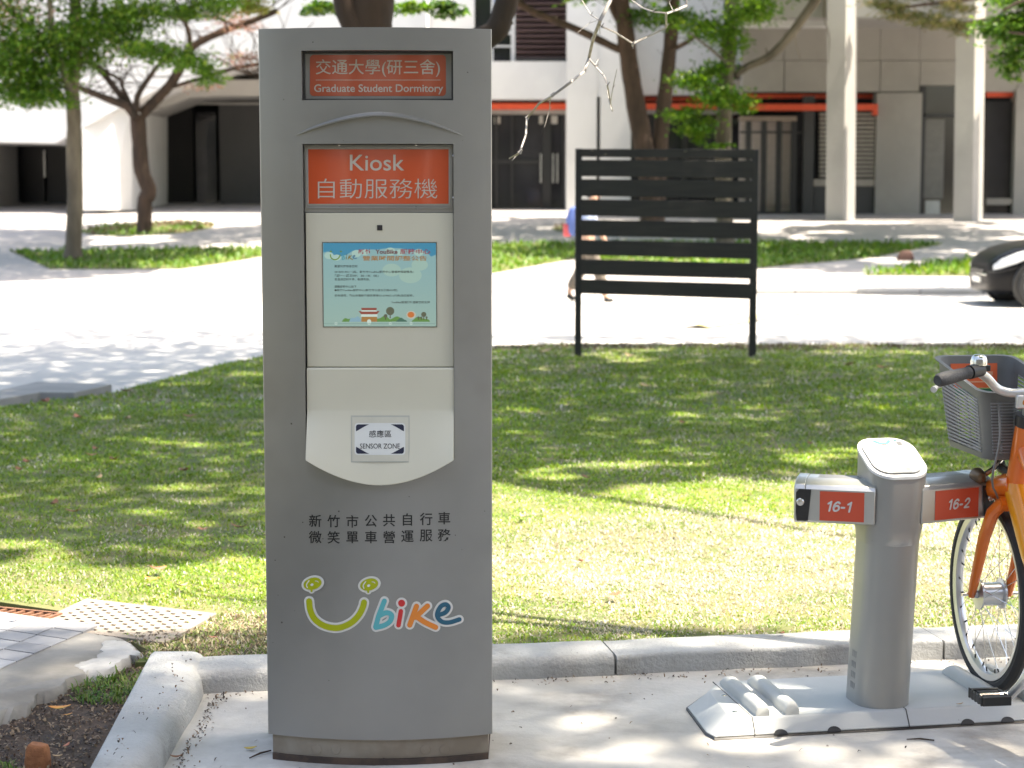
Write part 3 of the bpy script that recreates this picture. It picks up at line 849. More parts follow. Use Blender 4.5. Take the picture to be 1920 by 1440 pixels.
# curved lip pressed out above the second sign
m = MB(); P = []
for k in range(41):
    t = k/40.0; px = 553 + (868-553)*t
    py = 217 + 37.0*abs(2*t-1)**1.75
    x, y, z = ks(px, py)
    a = math.sin(math.pi*min(1, max(0, t)))**0.6
    P.append([(x, y+0.001, z+0.010*a+0.001), (x, y-0.004*a, z+0.006*a), (x, y-0.0125*a-0.0005, z+0.0012), (x, y-0.0125*a-0.0005, z-0.0012), (x, y-0.003*a, z-0.0015), (x, y+0.001, z-0.0015)])
m.grid(P)
obj('eyebrow_lip', m, M_ALU, kiosk, smooth=True, angle=40)
# ---- upper sign
m = MB(); yb = 0.006
c0 = kp(560, 90, yb); c1 = kp(858, 196, yb)
m.box((c0[0], yb, c1[2]), (c1[0], yb+0.006, c0[2]))
M_BACK = mat('sign_backing_grey', (0.30, 0.295, 0.27), rough=0.35, coat=0.8)
sign = obj('station_sign', m, M_BACK, kiosk)
def fr_rect(m, x0, z0, x1, z1, w, y0, y1):
    m.box((x0, y0, z0), (x0+w, y1, z1)); m.box((x1-w, y0, z0), (x1, y1, z1))
    m.box((x0+w, y0, z0), (x1-w, y1, z0+w)); m.box((x0+w, y0, z1-w), (x1-w, y1, z1))
m = MB(); g0 = kp(567, 97, 0.0); g1 = kp(851, 188, 0.0)
fr_rect(m, XL+0.0008, A1[2]+0.0008, XR-0.0008, A0[2]-0.0008, 0.0042, -0.006, 0.0055)
obj('sign_gasket', m, M_GASKET, sign)
def place2(name, V, F, mt, parent, y, px=True, conv=None):
    "flat 2-D shape in photograph pixels laid on the plane y (local)"
    m = MB()
    m.add([(conv or (lambda a, b: kp(a, b, y)))(v[0], v[1]) for v in V], F)
    return obj(name, m, mt, parent)
def put_text(name, s, box, mt, parent, conv, bold=0.0, mode='box', slope=0.0):
    """writing fitted into the pixel box (x0,y0,x1,y1) of the photograph"""
    v, f = text_geo(s, bold)
    x0, y0, x1, y1 = box
    a, b = v[:, :2].min(0), v[:, :2].max(0)
    u = (v[:, 0]-a[0])/(b[0]-a[0]); w_ = (v[:, 1]-a[1])/(b[1]-a[1])
    m = MB()
    m.add([conv(x0 + (x1-x0)*p, y1 + (y0-y1)*q + slope*p) for p, q in zip(u, w_)], f)
    return obj(name, m, mt, parent)
V, F = rrect2(581, 103, 836, 180, 7)
plate = place2('orange_panel', V, F, M_ORANGE1, sign, 0.005)
cv = lambda a, b: kp(a, b, 0.0044)
put_text('writing', '交通大學(研三舍)', (592, 111, 825, 144), M_LET, sign, cv, 0.004)
put_text('writing', 'Graduate Student Dormitory', (589, 158, 831, 177), M_LET, sign, cv, 0.012)
place2('rule_line', [(592, 149.5), (826, 149.5), (826, 150.5), (592, 150.5)], [(0,1,2,3)], M_LET, sign, 0.0042)
# ---- second sign, its frame and screws
yk = -0.012
m = MB()
c0 = kp(566, 268, yk); c1 = kp(853, 398, yk)
m.box((XL+0.001, yk, c1[2]), (XR-0.001, yk+0.01, B0[2]-0.001))
ksign = obj('kiosk_sign', m, M_ALU2, kiosk, bevel=0.001)
m = MB(); q0 = kp(572, 274, yk); q1 = kp(848, 391, yk)
fr_rect(m, q0[0], q1[2], q1[0], q0[2], 0.0042, yk-0.004, yk-0.0003)
obj('sign_frame', m, M_ALU2, ksign, bevel=0.0008)
V, F = [(578, 280), (841, 280), (841, 382), (578, 382)], [(0,1,2,3)]
place2('orange_panel', V, F, M_ORANGE2, ksign, yk-0.0012)
m = MB(); q0 = kp(575.5, 277.5, yk); q1 = kp(844, 385, yk)
fr_rect(m, q0[0], q1[2], q1[0], q0[2], 0.003, yk-0.0022, yk-0.0004)
obj('inner_bezel', m, mat('bezel_grey', (0.42, 0.40, 0.36), rough=0.35), ksign)
cv2 = lambda a, b: kp(a, b, yk-0.0018)
put_text('writing', 'Kiosk', (656, 290, 758, 320), M_LET, ksign, cv2, 0.006)
put_text('writing', '自動服務機', (596, 335, 820, 372), M_LET, ksign, cv2, -0.008)
for px, py in ((636, 272.5), (780, 272.5), (637, 389.5), (780, 389.5), (849.5, 292), (849.5, 371)):
    x, y, z = kp(px, py, yk)
    m = MB(); m.lathe([(0, 0.0028), (0.0022, 0.0024), (0.0036, 0.0012), (0.004, 0.0)], Matrix.Translation((x, yk-0.0002, z)) @ Matrix.Rotation(math.radians(90), 4, 'X'), 12)
    obj('screw', m, M_CHROME, ksign, smooth=True)
# ---- cream panel with the protruding reader shelf
yp = -0.014
def cream():
    m = MB()
    xl, xr = XL+0.0035, XR-0.0012
    zt = kp(713, 399, yp)[2]; z1 = kp(713, 690, -0.03)[2]; z2 = kp(713, 772, -0.06)[2]
    m.box((xl, yp, z1+0.0015), (xr, yp+0.006, zt))
    up = m; lo = MB(); P = []
    n = 32
    for i in range(n+1):
        t = i/n; x = xl + (xr-xl)*t
        zb = kp(713, 911 - 47*abs(2*t-1)**1.9, -0.09)[2]
        col = []
        prof = [(z1, yp+0.002), (z1-0.0005, yp-0.010), (z1-0.004, yp-0.0125), (0.5*(z1+z2), yp-0.0125), (z2+0.004, yp-0.0115), (z2-0.004, yp-0.013)]
        for zz, yy in prof: col.append((x, yy, zz))
        for s_ in (0.25, 0.5, 0.75, 0.97):
            col.append((x, yp-0.013-0.052*s_, z2-0.004 + (zb-(z2-0.004))*s_))
        col.append((x, yp-0.0645, zb)); col.append((x, yp-0.059, zb-0.002)); col.append((x, kfront(x)+0.004, zb-0.003))
        P.append(col)
    lo.grid(P)
    # cheeks
    for i in (0, n):
        c = P[i]; lo.add([q for q in c] + [(c[0][0], -0.004, c[-1][2]), (c[0][0], -0.004, c[0][2])], [tuple(range(len(c)+2))])
    return up, lo, z1, z2
up, lo, z1, z2 = cream()
panel = obj('screen_panel', up, M_CREAM, kiosk, bevel=0.0012)
shelf = obj('reader_shelf', lo, M_CREAM, kiosk, smooth=True, angle=28)
x, y, z = kp(712, 427, yp)
m = MB(); m.box((x-0.0068, yp-0.0015, z-0.0068), (x+0.0068, yp-0.0001, z+0.0068)); cmw = obj('camera_window', m, M_BLACK, panel, bevel=0.0006)
m = MB(); m.lathe([(0, 0.0008), (0.0028, 0.0008), (0.0032, 0.0)], Matrix.Translation((x, yp-0.0014, z)) @ Matrix.Rotation(math.radians(90), 4, 'X'), 14); obj('lens', m, mat('lens_glass', (0.05,0.04,0.05), rough=0.08), cmw, smooth=True)
# screen
ES = 0.25
ysn = yp-0.0008
sx0, _, sz1 = kp(605.5, 455.5, ysn); sx1, _, sz0 = kp(818, 612, ysn)
m = MB(); m.box((sx0, ysn, sz0), (sx1, ysn+0.0006, sz1))
screen = obj('screen', m, emit_mat('screen_teal', (0.215, 0.35, 0.345), ES, (0.165, 0.325, 0.385), sz0, sz1), kiosk)
m = MB(); fr_rect(m, sx0-0.0022, sz0-0.0022, sx1+0.0022, sz1+0.0022, 0.0020, yp-0.0016, yp-0.0001)
obj('screen_bezel', m, mat('screen_bezel', (0.16, 0.15, 0.12), rough=0.4), screen)
def sc(k):                       # layers on the display, each a hair in front of the last
    return lambda a, b: kp(a, b, ysn-0.00015*k)
def E(n, c): return emit_mat('screen_'+n, c, ES)
def zpx(a, b): return (540 + a/5.142, 380 + b/5.142)
def shape(name, V, F, col, k):
    return place2(name, V, F, col, screen, 0, conv=sc(k))
V, F = [zpx(340, 388), zpx(1428, 388), zpx(1428, 500), zpx(1380, 520), zpx(1330, 470), zpx(1180, 455), zpx(1080, 440), zpx(980, 436), zpx(860, 452), zpx(700, 450), zpx(620, 466), zpx(570, 500), zpx(500, 520), zpx(430, 500), zpx(390, 470), zpx(340, 480)], None
F = [tuple(range(len(V)))]
shape('sky_picture', V, F, E('blue', (0.025, 0.19, 0.34)), 1)
for i, (a, b, r) in enumerate(((660, 490, 46), (740, 478, 40), (985, 470, 50), (1080, 480, 40), (1260, 480, 46), (395, 510, 45), (470, 530, 40))):
    V, F = disc2(*zpx(a, b), r/5.142, r*0.75/5.142); shape('cloud_picture', V, F, E('cloud', (0.27, 0.43, 0.43)), 2+i)
for i, (a, b, r) in enumerate(((1000, 650, 90), (1180, 700, 110), (1270, 600, 80))):
    V, F = disc2(*zpx(a, b), r/5.142, r*0.7/5.142, 18); shape('cloud_picture', V, F, E('haze', (0.235, 0.385, 0.375)), 2+i)
gl = E('green', (0.075, 0.20, 0.05)); rd = E('roof', (0.20, 0.045, 0.035)); tn = E('tan', (0.27, 0.14, 0.04)); dk = E('dark', (0.055, 0.05, 0.03)); wt = E('white', (0.42, 0.55, 0.55)); bl = E('hill', (0.16, 0.31, 0.42)); og = E('orange', (0.42, 0.13, 0.03))
for i, (a, b, c, h, mt_) in enumerate(((520, 1148, 640, 45, gl), (590, 1148, 710, 62, bl), (830, 1148, 1000, 62, gl), (950, 1146, 1140, 50, gl), (1040, 1148, 1150, 40, E('deep', (0.03, 0.11, 0.09))), (1190, 1148, 1370, 52, gl))):
    V = [zpx(a, b)] + [zpx(a + (c-a)*t, b - h*math.sin(math.pi*t)**0.6*(0.8+0.2*math.sin(9*t+i))) for t in np.linspace(0.05, 0.95, 14)] + [zpx(c, b)]
    shape('hill_picture', V, [tuple(range(len(V)))], mt_, 3+i)
shape('gate_picture', [zpx(706, 1148), zpx(860, 1148), zpx(856, 1060), zpx(712, 1060)], [(0,1,2,3)], tn, 10)
shape('gate_picture', [zpx(704, 1100), zpx(862, 1100), zpx(862, 1070), zpx(704, 1070)], [(0,1,2,3)], wt, 11)
shape('gate_picture', [zpx(680, 1045), zpx(884, 1045), zpx(858, 1076), zpx(706, 1076)], [(0,1,2,3)], rd, 12)
shape('gate_picture', [zpx(706, 1050), zpx(856, 1050), zpx(850, 1034), zpx(712, 1034)], [(0,1,2,3)], wt, 13)
shape('gate_picture', [zpx(706, 1014), zpx(856, 1014), zpx(852, 1037), zpx(710, 1037)], [(0,1,2,3)], rd, 14)
V, F = disc2(*zpx(782, 1146), 3.9, 4.2); shape('gate_picture', V, F, wt, 15)
for a, b, r, st in ((985, 1045, 40, 50), (941, 1092, 18, 30), (1309, 1078, 25, 40), (1258, 1106, 10, 20), (1285, 1107, 10, 20), (1336, 1106, 10, 20)):
    shape('tree_picture', [zpx(a-3, b), zpx(a+3, b), zpx(a+5, b+r+st*0.6), zpx(a-5, b+r+st*0.6)], [(0,1,2,3)], dk, 11)
    V, F = disc2(*zpx(a, b), r/5.142); shape('tree_picture', V, F, E('treetop', (0.07, 0.085, 0.06)), 12)
V, F = disc2(*zpx(1187, 1082), 46/5.142, 38/5.142); shape('dish_picture', V, F, E('pale', (0.36, 0.38, 0.34)), 11)
V, F = disc2(*zpx(1185, 1080), 33/5.142, 28/5.142); shape('dish_picture', V, F, og, 12)
shape('route_line', [zpx(345, 1164), zpx(1425, 1164), zpx(1425, 1168), zpx(345, 1168)], [(0,1,2,3)], E('line', (0.13, 0.24, 0.25)), 8)
for a in (463, 782, 987, 1187):
    V, F = disc2(*zpx(a, 1165), 13/5.142); shape('route_stop', V, F, wt, 16); V, F = disc2(*zpx(a, 1165), 8/5.142); shape('route_stop', V, F, E('stop', (0.2, 0.34, 0.34)), 17)
def bx(a, b, c, d): return (*zpx(a, b), *zpx(c, d))
t_dark = E('ink', (0.012, 0.02, 0.022)); t_red = E('red', (0.20, 0.02, 0.05)); t_br = E('brown', (0.24, 0.12, 0.03)); t_bk = E('maroon', (0.09, 0.02, 0.03))
put_text('writing', '新竹', bx(676, 448, 808, 496), t_red, screen, sc(16), 0.02)
put_text('writing', 'YouBike', bx(842, 452, 1056, 494), t_bk, screen, sc(16), 0.03)
put_text('writing', '服務中心', bx(1080, 446, 1372, 496), t_red, screen, sc(16), 0.02)
put_text('writing', '營業時間調整公告', bx(718, 512, 1338, 560), t_br, screen, sc(16), 0.02)
for s_, b in (('親愛的使用者您好:', (448, 600, 675, 626)), ('2018/01/01(一)起，新竹市YouBike服務中心營業時間調整為：', (448, 655, 1212, 682)),
              ('「週一~週日09：30~18：00」', (452, 690, 872, 717)), ('若造成您的不便，敬請見諒。', (448, 727, 790, 752)), ('調整服務中心如下', (448, 797, 660, 822)),
              ('●新竹YouBike服務中心(新竹市公道五正路420號)', (448, 832, 1055, 858)), ('若有疑問，歡迎來電新竹微笑單車03-6590021(代表)為您服務。', (448, 884, 1212, 910)), ('YouBike營運團隊感謝您的支持', (996, 948, 1368, 972))):
    put_text('writing', s_, bx(*b), t_dark, screen, sc(16), 0.015)
# small emblem on the screen
def zl(a, b): return zpx(395 + (a-318)*0.212, 455 + (b-633)*0.225)
LOGO = [('smile', [(383,840),(392,910),(425,980),(490,1030),(570,1053),(640,1048),(720,1012),(780,952),(812,890),(822,850)], 48),
        ('letter_b', [(985,838),(965,890),(940,955),(925,1010),(915,1045)], 40), ('letter_b', [(942,958),(1000,932),(1042,950),(1032,998),(985,1032),(918,1050)], 40),
        ('letter_i', [(1117,920),(1108,975),(1098,1032)], 36), ('letter_k', [(1242,880),(1215,955),(1188,1030)], 42), ('letter_k', [(1330,878),(1285,920),(1232,968)], 42), ('letter_k', [(1240,962),(1310,1008),(1395,1048)], 42),
        ('letter_e', [(1412,952),(1472,930),(1498,890),(1478,865),(1440,878),(1412,925),(1412,968),(1450,1005),(1510,1008),(1585,985)], 36)]
cl = {'smile': E('smile', (0.10, 0.19, 0.02)), 'letter_b': E('lb', (0.03, 0.22, 0.30)), 'letter_i': E('li', (0.1, 0.12, 0.05)), 'letter_k': E('lk', (0.16, 0.12, 0.02)), 'letter_e': E('le', (0.02, 0.10, 0.2))}
for i, (n_, pts, w_) in enumerate(LOGO):
    V, F = ribbon([zl(*p) for p in pts], w_*0.21/5.142, 4, 4); shape('emblem_'+n_, V, F, cl[n_], 17+i)
for a, b in ((405, 700), (860, 705), (1123, 857)):
    V, F = disc2(*zl(a, b), (52 if b < 800 else 26)*0.2/5.142, (40 if b < 800 else 26)*0.2/5.142); shape('emblem_dot', V, F, cl['smile' if b < 800 else 'letter_i'], 18)
# reader plate on the shelf
def sface(a, b, off):
    "point on the sloping face of the reader shelf"
    y = -0.08
    zb = kp(713, 905, -0.09)[2]
    for _ in range(5):
        p = at(a, b, KY+y); s_ = (z2-0.004-p.z)/((z2-0.004)-zb); y = yp-0.013-0.052*s_
    return (p.x-KX, y-off, p.z)
M_SLOT = mat('reader_recess_edge', (0.50, 0.49, 0.42), rough=0.4)
m = MB(); m.add([sface(a, b, 0.0006) for a, b in ((658, 779), (768, 779), (768, 867), (658, 867))], [(0,1,2,3)]); rp = obj('reader_plate', m, M_SLOT, shelf)
m = MB(); m.add([sface(a, b, 0.0010) for a, b in ((660.5, 782), (766, 782), (766, 864.5), (660.5, 864.5))], [(0,1,2,3)]); obj('reader_face', m, mat('reader_face', (0.64, 0.61, 0.50), rough=0.35), rp)
V, F = rrect2(665, 793, 760, 853, 6); m = MB(); m.add([sface(a, b, 0.0014) for a, b in V], F); obj('sensor_label', m, M_PLATE, rp)
for cx, cy, sx, sy in ((667.5, 795.5, 1, 1), (757.5, 795.5, -1, 1), (667.5, 850.5, 1, -1), (757.5, 850.5, -1, -1)):
    pts = [(cx, cy+sy*13)] + [(cx, cy+sy*4), (cx+sx*1.2, cy+sy*1.2), (cx+sx*4, cy), (cx+sx*25, cy)] + [(cx+sx*(1.0 + 24*math.sin(a)**1.0 * 1.0), cy+sy*(13.0*(1-math.sin(a))**1.15)) for a in np.linspace(1.35, 0.12, 7)]
    m = MB(); m.add([sface(a, b, 0.0018) for a, b in pts], [tuple(range(len(pts)))]); obj('corner_mark', m, M_NAVY, rp)
put_text('writing', '感應區', (692, 806.5, 734, 820), M_PRINT, rp, lambda a, b: sface(a, b, 0.0019), 0.004)
put_text('writing', 'SENSOR ZONE', (675, 831.5, 750, 841), M_PRINT, rp, lambda a, b: sface(a, b, 0.0019), 0.004)
# two rows of writing on the body
XC = (591, 625.5, 660.6, 695.5, 729.5, 764, 799, 833)
Y1 = (976.4, 977, 977.5, 976.5, 975.5, 974, 973, 971.5); Y2 = (1007, 1007.5, 1007.5, 1007, 1007, 1005.5, 1004, 1003)
for txt, ys in (('新竹市公共自行車', Y1), ('微笑單車營運服務', Y2)):
    for ch, cx, cy in zip(txt, XC, ys):
        v, f = text_geo(ch, 0.012)
        c = (v[:, :2].min(0)+v[:, :2].max(0))/2
        m = MB(); m.add([ks(cx + (p[0]-c[0])*24.5, cy - (p[1]-c[1])*24.5, 0.0007) for p in v], f); obj('writing', m, M_PRINT, body)
# emblem on the body
def lp(a, b): return (490 + a/4.267, 930 + b/4.267)
LC = {'smile': (0.40, 0.43, 0.006), 'letter_b': (0.09, 0.42, 0.46), 'letter_i': (0.62, 0.03, 0.03), 'letter_k': (0.78, 0.24, 0.035), 'letter_e': (0.015, 0.105, 0.17)}
M_WO = mat('white_outline_film', (0.76, 0.74, 0.70), (0.74, 0.72, 0.68), rough=0.4)
emb = None
def lay(name, V, F, mt_, k, par):
    m = MB(); m.add([ks(*lp(*p), 0.0006+0.00016*k) for p in V], F); return obj(name, m, mt_, par)
k = 0
first = None
for n_, pts, w_ in LOGO:
    V, F = ribbon(pts, w_+34, 8, 8)
    o = lay('emblem_outline', V, F, M_WO, k, body); k += 1
def blob(cx, cy, g):
    pts = []
    for a in np.linspace(0, 2*math.pi, 28, endpoint=False):
        r = 1.0 + 0.10*math.cos(a-0.6) + 0.06*math.cos(2*a+0.5)
        pts.append((cx + (70+g)*r*math.cos(a)*0.98 + 4*math.sin(a), cy + (50+g)*r*math.sin(a) - 10*math.cos(a)))
    return pts
for cx, cy in ((405, 697), (858, 704)):
    P = blob(cx, cy, 18); lay('emblem_outline', P, [tuple(range(len(P)))], M_WO, k, body); k += 1
    V, F = disc2(cx-2, cy+62, 24, 20); lay('emblem_outline', V, F, M_WO, k, body); k += 1
V, F = disc2(1123, 855, 45); lay('emblem_outline', V, F, M_WO, k, body); k += 1
for n_, pts, w_ in LOGO:
    V, F = ribbon(pts, w_, 8, 8)
    lay('emblem_'+n_, V, F, mat('emblem_film_'+n_, LC[n_], LC[n_], rough=0.4), k, body); k += 1
for cx, cy in ((405, 697), (858, 704)):
    P = blob(cx, cy, 0); lay('emblem_eye', P, [tuple(range(len(P)))], mat('emblem_film_smile', LC['smile']), k, body)
    V, F = disc2(cx-2, cy+58, 9, 12); lay('emblem_eye', V, F, mat('emblem_film_smile', LC['smile']), k+1, body)
    V, F = ribbon([(cx-22, cy-22), (cx-38, cy), (cx-42, cy+15), (cx-36, cy+32)], 9, 4, 5); lay('emblem_glint', V, F, M_WO, k+2, body)
    V, F = disc2(cx+2, cy+10, 13, 10, 14, -0.4); lay('emblem_glint', V, F, M_WO, k+3, body)
    V, F = ribbon([(cx+28, cy-20), (cx+44, cy-18), (cx+52, cy-10)], 6, 3, 4); lay('emblem_glint', V, F, M_WO, k+2, body)
V, F = disc2(1123, 855, 28); lay('emblem_letter_i', V, F, mat('emblem_film_letter_i', LC['letter_i']), k, body)
# ------------------------------------------------------------------ docking post
M_DOCK = mat('silver_grey_dock_paint', (0.32, 0.318, 0.30), (0.295, 0.293, 0.278), scale=3, rough=0.36, metal=0.3, rvar=0.08, spots=((0.16, 0.155, 0.14), 30, 0.07), c3=(0.27, 0.265, 0.25), s3=3.0, lo3=0.55, hi3=0.8)
M_BASE = mat('pale_grey_base_paint', (0.50, 0.515, 0.505), (0.46, 0.475, 0.47), scale=3, rough=0.55, bump=0.05, bscale=120, spots=((0.2,0.19,0.17), 18, 0.06))
M_RUB = mat('grey_rubber_rail', (0.48, 0.49, 0.47), (0.44, 0.45, 0.435), scale=6, rough=0.6)
M_ALUX = mat('extruded_aluminium', (0.50, 0.50, 0.48), (0.46, 0.46, 0.44), scale=5, rough=0.3, metal=0.7)
M_DLAB = mat('red_orange_number_label', (0.62, 0.085, 0.04), (0.58, 0.078, 0.036), rough=0.4)
M_DTXT = mat('white_number_film', (0.68, 0.66, 0.64), rough=0.4)
DA = math.radians(10.5)
dpost = flat(1643, 1312, 0.05)
dock = empty('bicycle_dock', (dpost.x, dpost.y, 0.0), DA, label='silver bicycle docking post with two numbered arms on a grey base', cat='bicycle dock')
DM = mat_of(dock); DMI = DM.inverted()
def dl(px, py, z):
    "pixel at world height z -> dock-local"
    return DMI @ flat(px, py, z)
# base plate with sloping skirts
H = 0.05
f0 = dl(1340, 1388, 0.0); b0 = dl(1301, 1317, 0.0)
yf = f0.y; yb = yf + 0.43; xl = f0.x
low = [(xl, yf), (1.25, yf), (1.25, yb), (xl+0.10, yb), (xl+0.005, yb-0.13), (xl-0.012, yf+0.05)]
top = [(xl+0.065, yf+0.03), (1.25, yf+0.03), (1.25, yb-0.02), (xl+0.135, yb-0.02), (xl+0.075, yb-0.12), (xl+0.055, yf+0.07)]
m = MB(); m.loft([[(x, y, 0.006) for x, y in low], [(x, y, H) for x, y in top]])
base = obj('base_plate', m, M_BASE, dock, bevel=0.006, seg=3)
m = MB(); m.loft([[(x-0.002 if x < 0 else x, y-0.004, 0.0015) for x, y in low], [(x, y+0.004, 0.0062) for x, y in low]]); obj('base_gasket', m, M_BLACK, base)
# seams
for sx in (xl+0.115, 0.045, 0.62):
    m = MB(); m.box((sx, yf+0.032, H-0.002), (sx+0.0025, yb-0.022, H+0.0006))
    m.prism([(sx, yf-0.0008, 0.008), (sx+0.0025, yf-0.0008, 0.008), (sx+0.0025, yf+0.0292, H+0.0004), (sx, yf+0.0292, H+0.0004)], (0, 0.004, 0)); obj('seam', m, M_GASKET, base)
for bx_, by_ in ((xl+0.085, yf+0.09), (xl+0.14, yf+0.09), (xl+0.105, yf+0.26), (xl+0.15, yf+0.26)):
    m = MB(); m.lathe([(0, 0.002), (0.006, 0.0018), (0.0085, 0.0)], Matrix.Translation((bx_, by_, H)), 14); obj('bolt', m, M_CHROME, base, smooth=True)
for cx in (xl+0.19, xl+0.345, 0.22, 0.34):           # drain arches along the front skirt
    m = MB(); pts = [(cx+0.02*math.cos(math.pi*k/10), 0.0, 0.006+0.013*math.sin(math.pi*k/10)) for k in range(11)]
    m.prism([(x, yf-0.0015+z*0.62-0.0035, z) for x, y, z in pts], (0, 0.004, 0)); obj('drain_arch', m, M_BLACK, base)
# wheel guide rails
def rail(x):
    rings = []
    L0, L1 = yf+0.034, yb-0.05
    for i in range(15):
        t = (0, 0.012, 0.03, 0.1, 0.2, 0.3, 0.4, 0.5, 0.6, 0.7, 0.8, 0.87, 0.93, 0.97, 1.0)[i]; y = L0 + (L1-L0)*t
        e = 1 - max(0, (0.03-t)/0.03)**2*0.25 - max(0, (t-0.85)/0.15)**2*0.6
        w = 0.0195; h = 0.034*e
        rings.append([(x-w, y, H-0.002), (x-w, y, H+h*0.55), (x-w*0.72, y, H+h*0.9), (x-w*0.3, y, H+h), (x+w*0.3, y, H+h), (x+w*0.72, y, H+h*0.9), (x+w, y, H+h*0.55), (x+w, y, H-0.002)])
    m = MB(); m.loft(rings); r = obj('wheel_rail', m, M_RUB, dock, smooth=True, angle=50)
    m = MB(); m.lathe([(0, 0.001), (0.0045, 0.001), (0.0055, 0.0)], Matrix.Translation((x, L0+0.035, H+0.0325)), 12); obj('bolt', m, M_GASKET, r)
r1 = dl(1393, 1310, H).x; r2 = dl(1450, 1310, H).x; r3 = dl(1812, 1282, H).x
for x in (r1, r2, r3, r3+0.105): rail(x)
# post: rounded section, head wider with a slanting top
def ringp(w, d, z, r=None, lean=0.0, sl=0.0, n=9, yo=0.0):
    r = r or min(w, d)*0.46
    P = []
    for cx, cy, a0 in ((w/2-r, d/2-r, 0), (-w/2+r, d/2-r, 90), (-w/2+r, -d/2+r, 180), (w/2-r, -d/2+r, 270)):
        for k in range(n+1):
            a = math.radians(a0 + 90*k/n); x, y = cx + r*math.cos(a), cy + r*math.sin(a)
            P.append((x + lean*z, y+yo, z + sl*(y+d/2)))
    return P
PW, PD = 0.158, 0.195
lean = 0.045
zs = DMI @ at(1660, 1000, dpost.y-0.08); zh0 = zs.z
zf = (DMI @ at(1690, 897, dpost.y-0.09)).z          # front of the slanting top
rings = [ringp(PW, PD, H-0.002, lean=lean), ringp(PW, PD, 0.3, lean=lean), ringp(PW, PD, zh0-0.03, lean=lean)]
m = MB(); m.loft(rings); post = obj('post', m, M_DOCK, dock, smooth=True, angle=50)
hw, hd_ = 0.168, 0.186
HR = 0.058
rings = [ringp(PW+0.002, PD+0.002, zh0-0.035, lean=lean), ringp(hw*0.975, hd_*0.975, zh0-0.015, r=0.065, lean=lean), ringp(hw, hd_, zh0+0.01, r=0.06, lean=lean), ringp(hw, hd_, zf-0.012, r=HR, lean=lean, sl=0.1), ringp(hw, hd_, zf-0.004, r=HR, lean=lean, sl=0.44)]
m = MB(); m.loft(rings); head = obj('head', m, M_DOCK, dock, smooth=True, angle=50)
rim = [ringp(hw+0.003, hd_+0.003, zf-0.0038, r=HR, lean=lean, sl=0.44), ringp(hw+0.003, hd_+0.003, zf+0.004, r=HR, lean=lean, sl=0.44), ringp(hw-0.006, hd_-0.006, zf+0.0075, r=HR-0.004, lean=lean, sl=0.44), ringp(hw-0.02, hd_-0.02, zf+0.0068, r=HR-0.01, lean=lean, sl=0.44)]
m = MB(); m.loft(rim); obj('top_cap', m, mat('white_cap_plastic', (0.70, 0.70, 0.69), rough=0.4), head, smooth=True, angle=40)
def topz(x, y, off): return (x + lean*zf, y, zf + 0.0072 + 0.44*(y+hd_/2) + off)
m = MB(); q = ringp(hw-0.024, hd_-0.024, 0, r=HR-0.012); m.add([topz(p[0], p[1], 0.0008+0.0) for p in q], [tuple(range(len(q)))]); tp = obj('instruction_panel', m, mat('pale_instruction_print', (0.40, 0.41, 0.41), rough=0.3), head)
def tshape(V, F, mt_, k):
    m = MB(); m.add([topz(a*hw*0.5, b*hd_*0.5, 0.0014+0.0003*k) for a, b in V], F); obj('instruction_print', m, mt_, tp)
pw = mat('print_white', (0.62, 0.62, 0.62), rough=0.3); pb = mat('print_teal', (0.07, 0.19, 0.22), rough=0.4); pr = mat('print_pink', (0.30, 0.12, 0.10), rough=0.4); pg = mat('print_grey', (0.13, 0.135, 0.14), rough=0.4)
for i, (x0, y0, x1, y1) in enumerate(((-0.62, 0.32, -0.02, 0.5), (0.05, 0.32, 0.6, 0.5), (-0.62, 0.02, -0.2, 0.2), (-0.12, 0.02, 0.42, 0.2), (0.48, -0.02, 0.74, 0.14), (-0.3, -0.45, 0.35, -0.18), (-0.62, -0.2, -0.38, -0.06))):
    V, F = rrect2(x0, y0, x1, y1, 0.06); tshape(V, F, pw, 0)
V, F = ribbon([(-0.3, 0.78), (-0.12, 0.66), (0.1, 0.66), (0.22, 0.78)], 0.1, 5, 5); tshape(V, F, pb, 1)
V, F = rrect2(0.45, 0.55, 0.62, 0.72, 0.03); tshape(V, F, pg, 1); V, F = rrect2(0.4, 0.75, 0.5, 0.84, 0.02); tshape(V, F, pb, 1)
V, F = rrect2(-0.1, 0.55, 0.05, 0.60, 0.02); tshape(V, F, pr, 1)
for i in range(5): V, F = rrect2(-0.35, -0.62-0.06*i, 0.35, -0.60-0.06*i, 0.01); tshape(V, F, pg, 0)
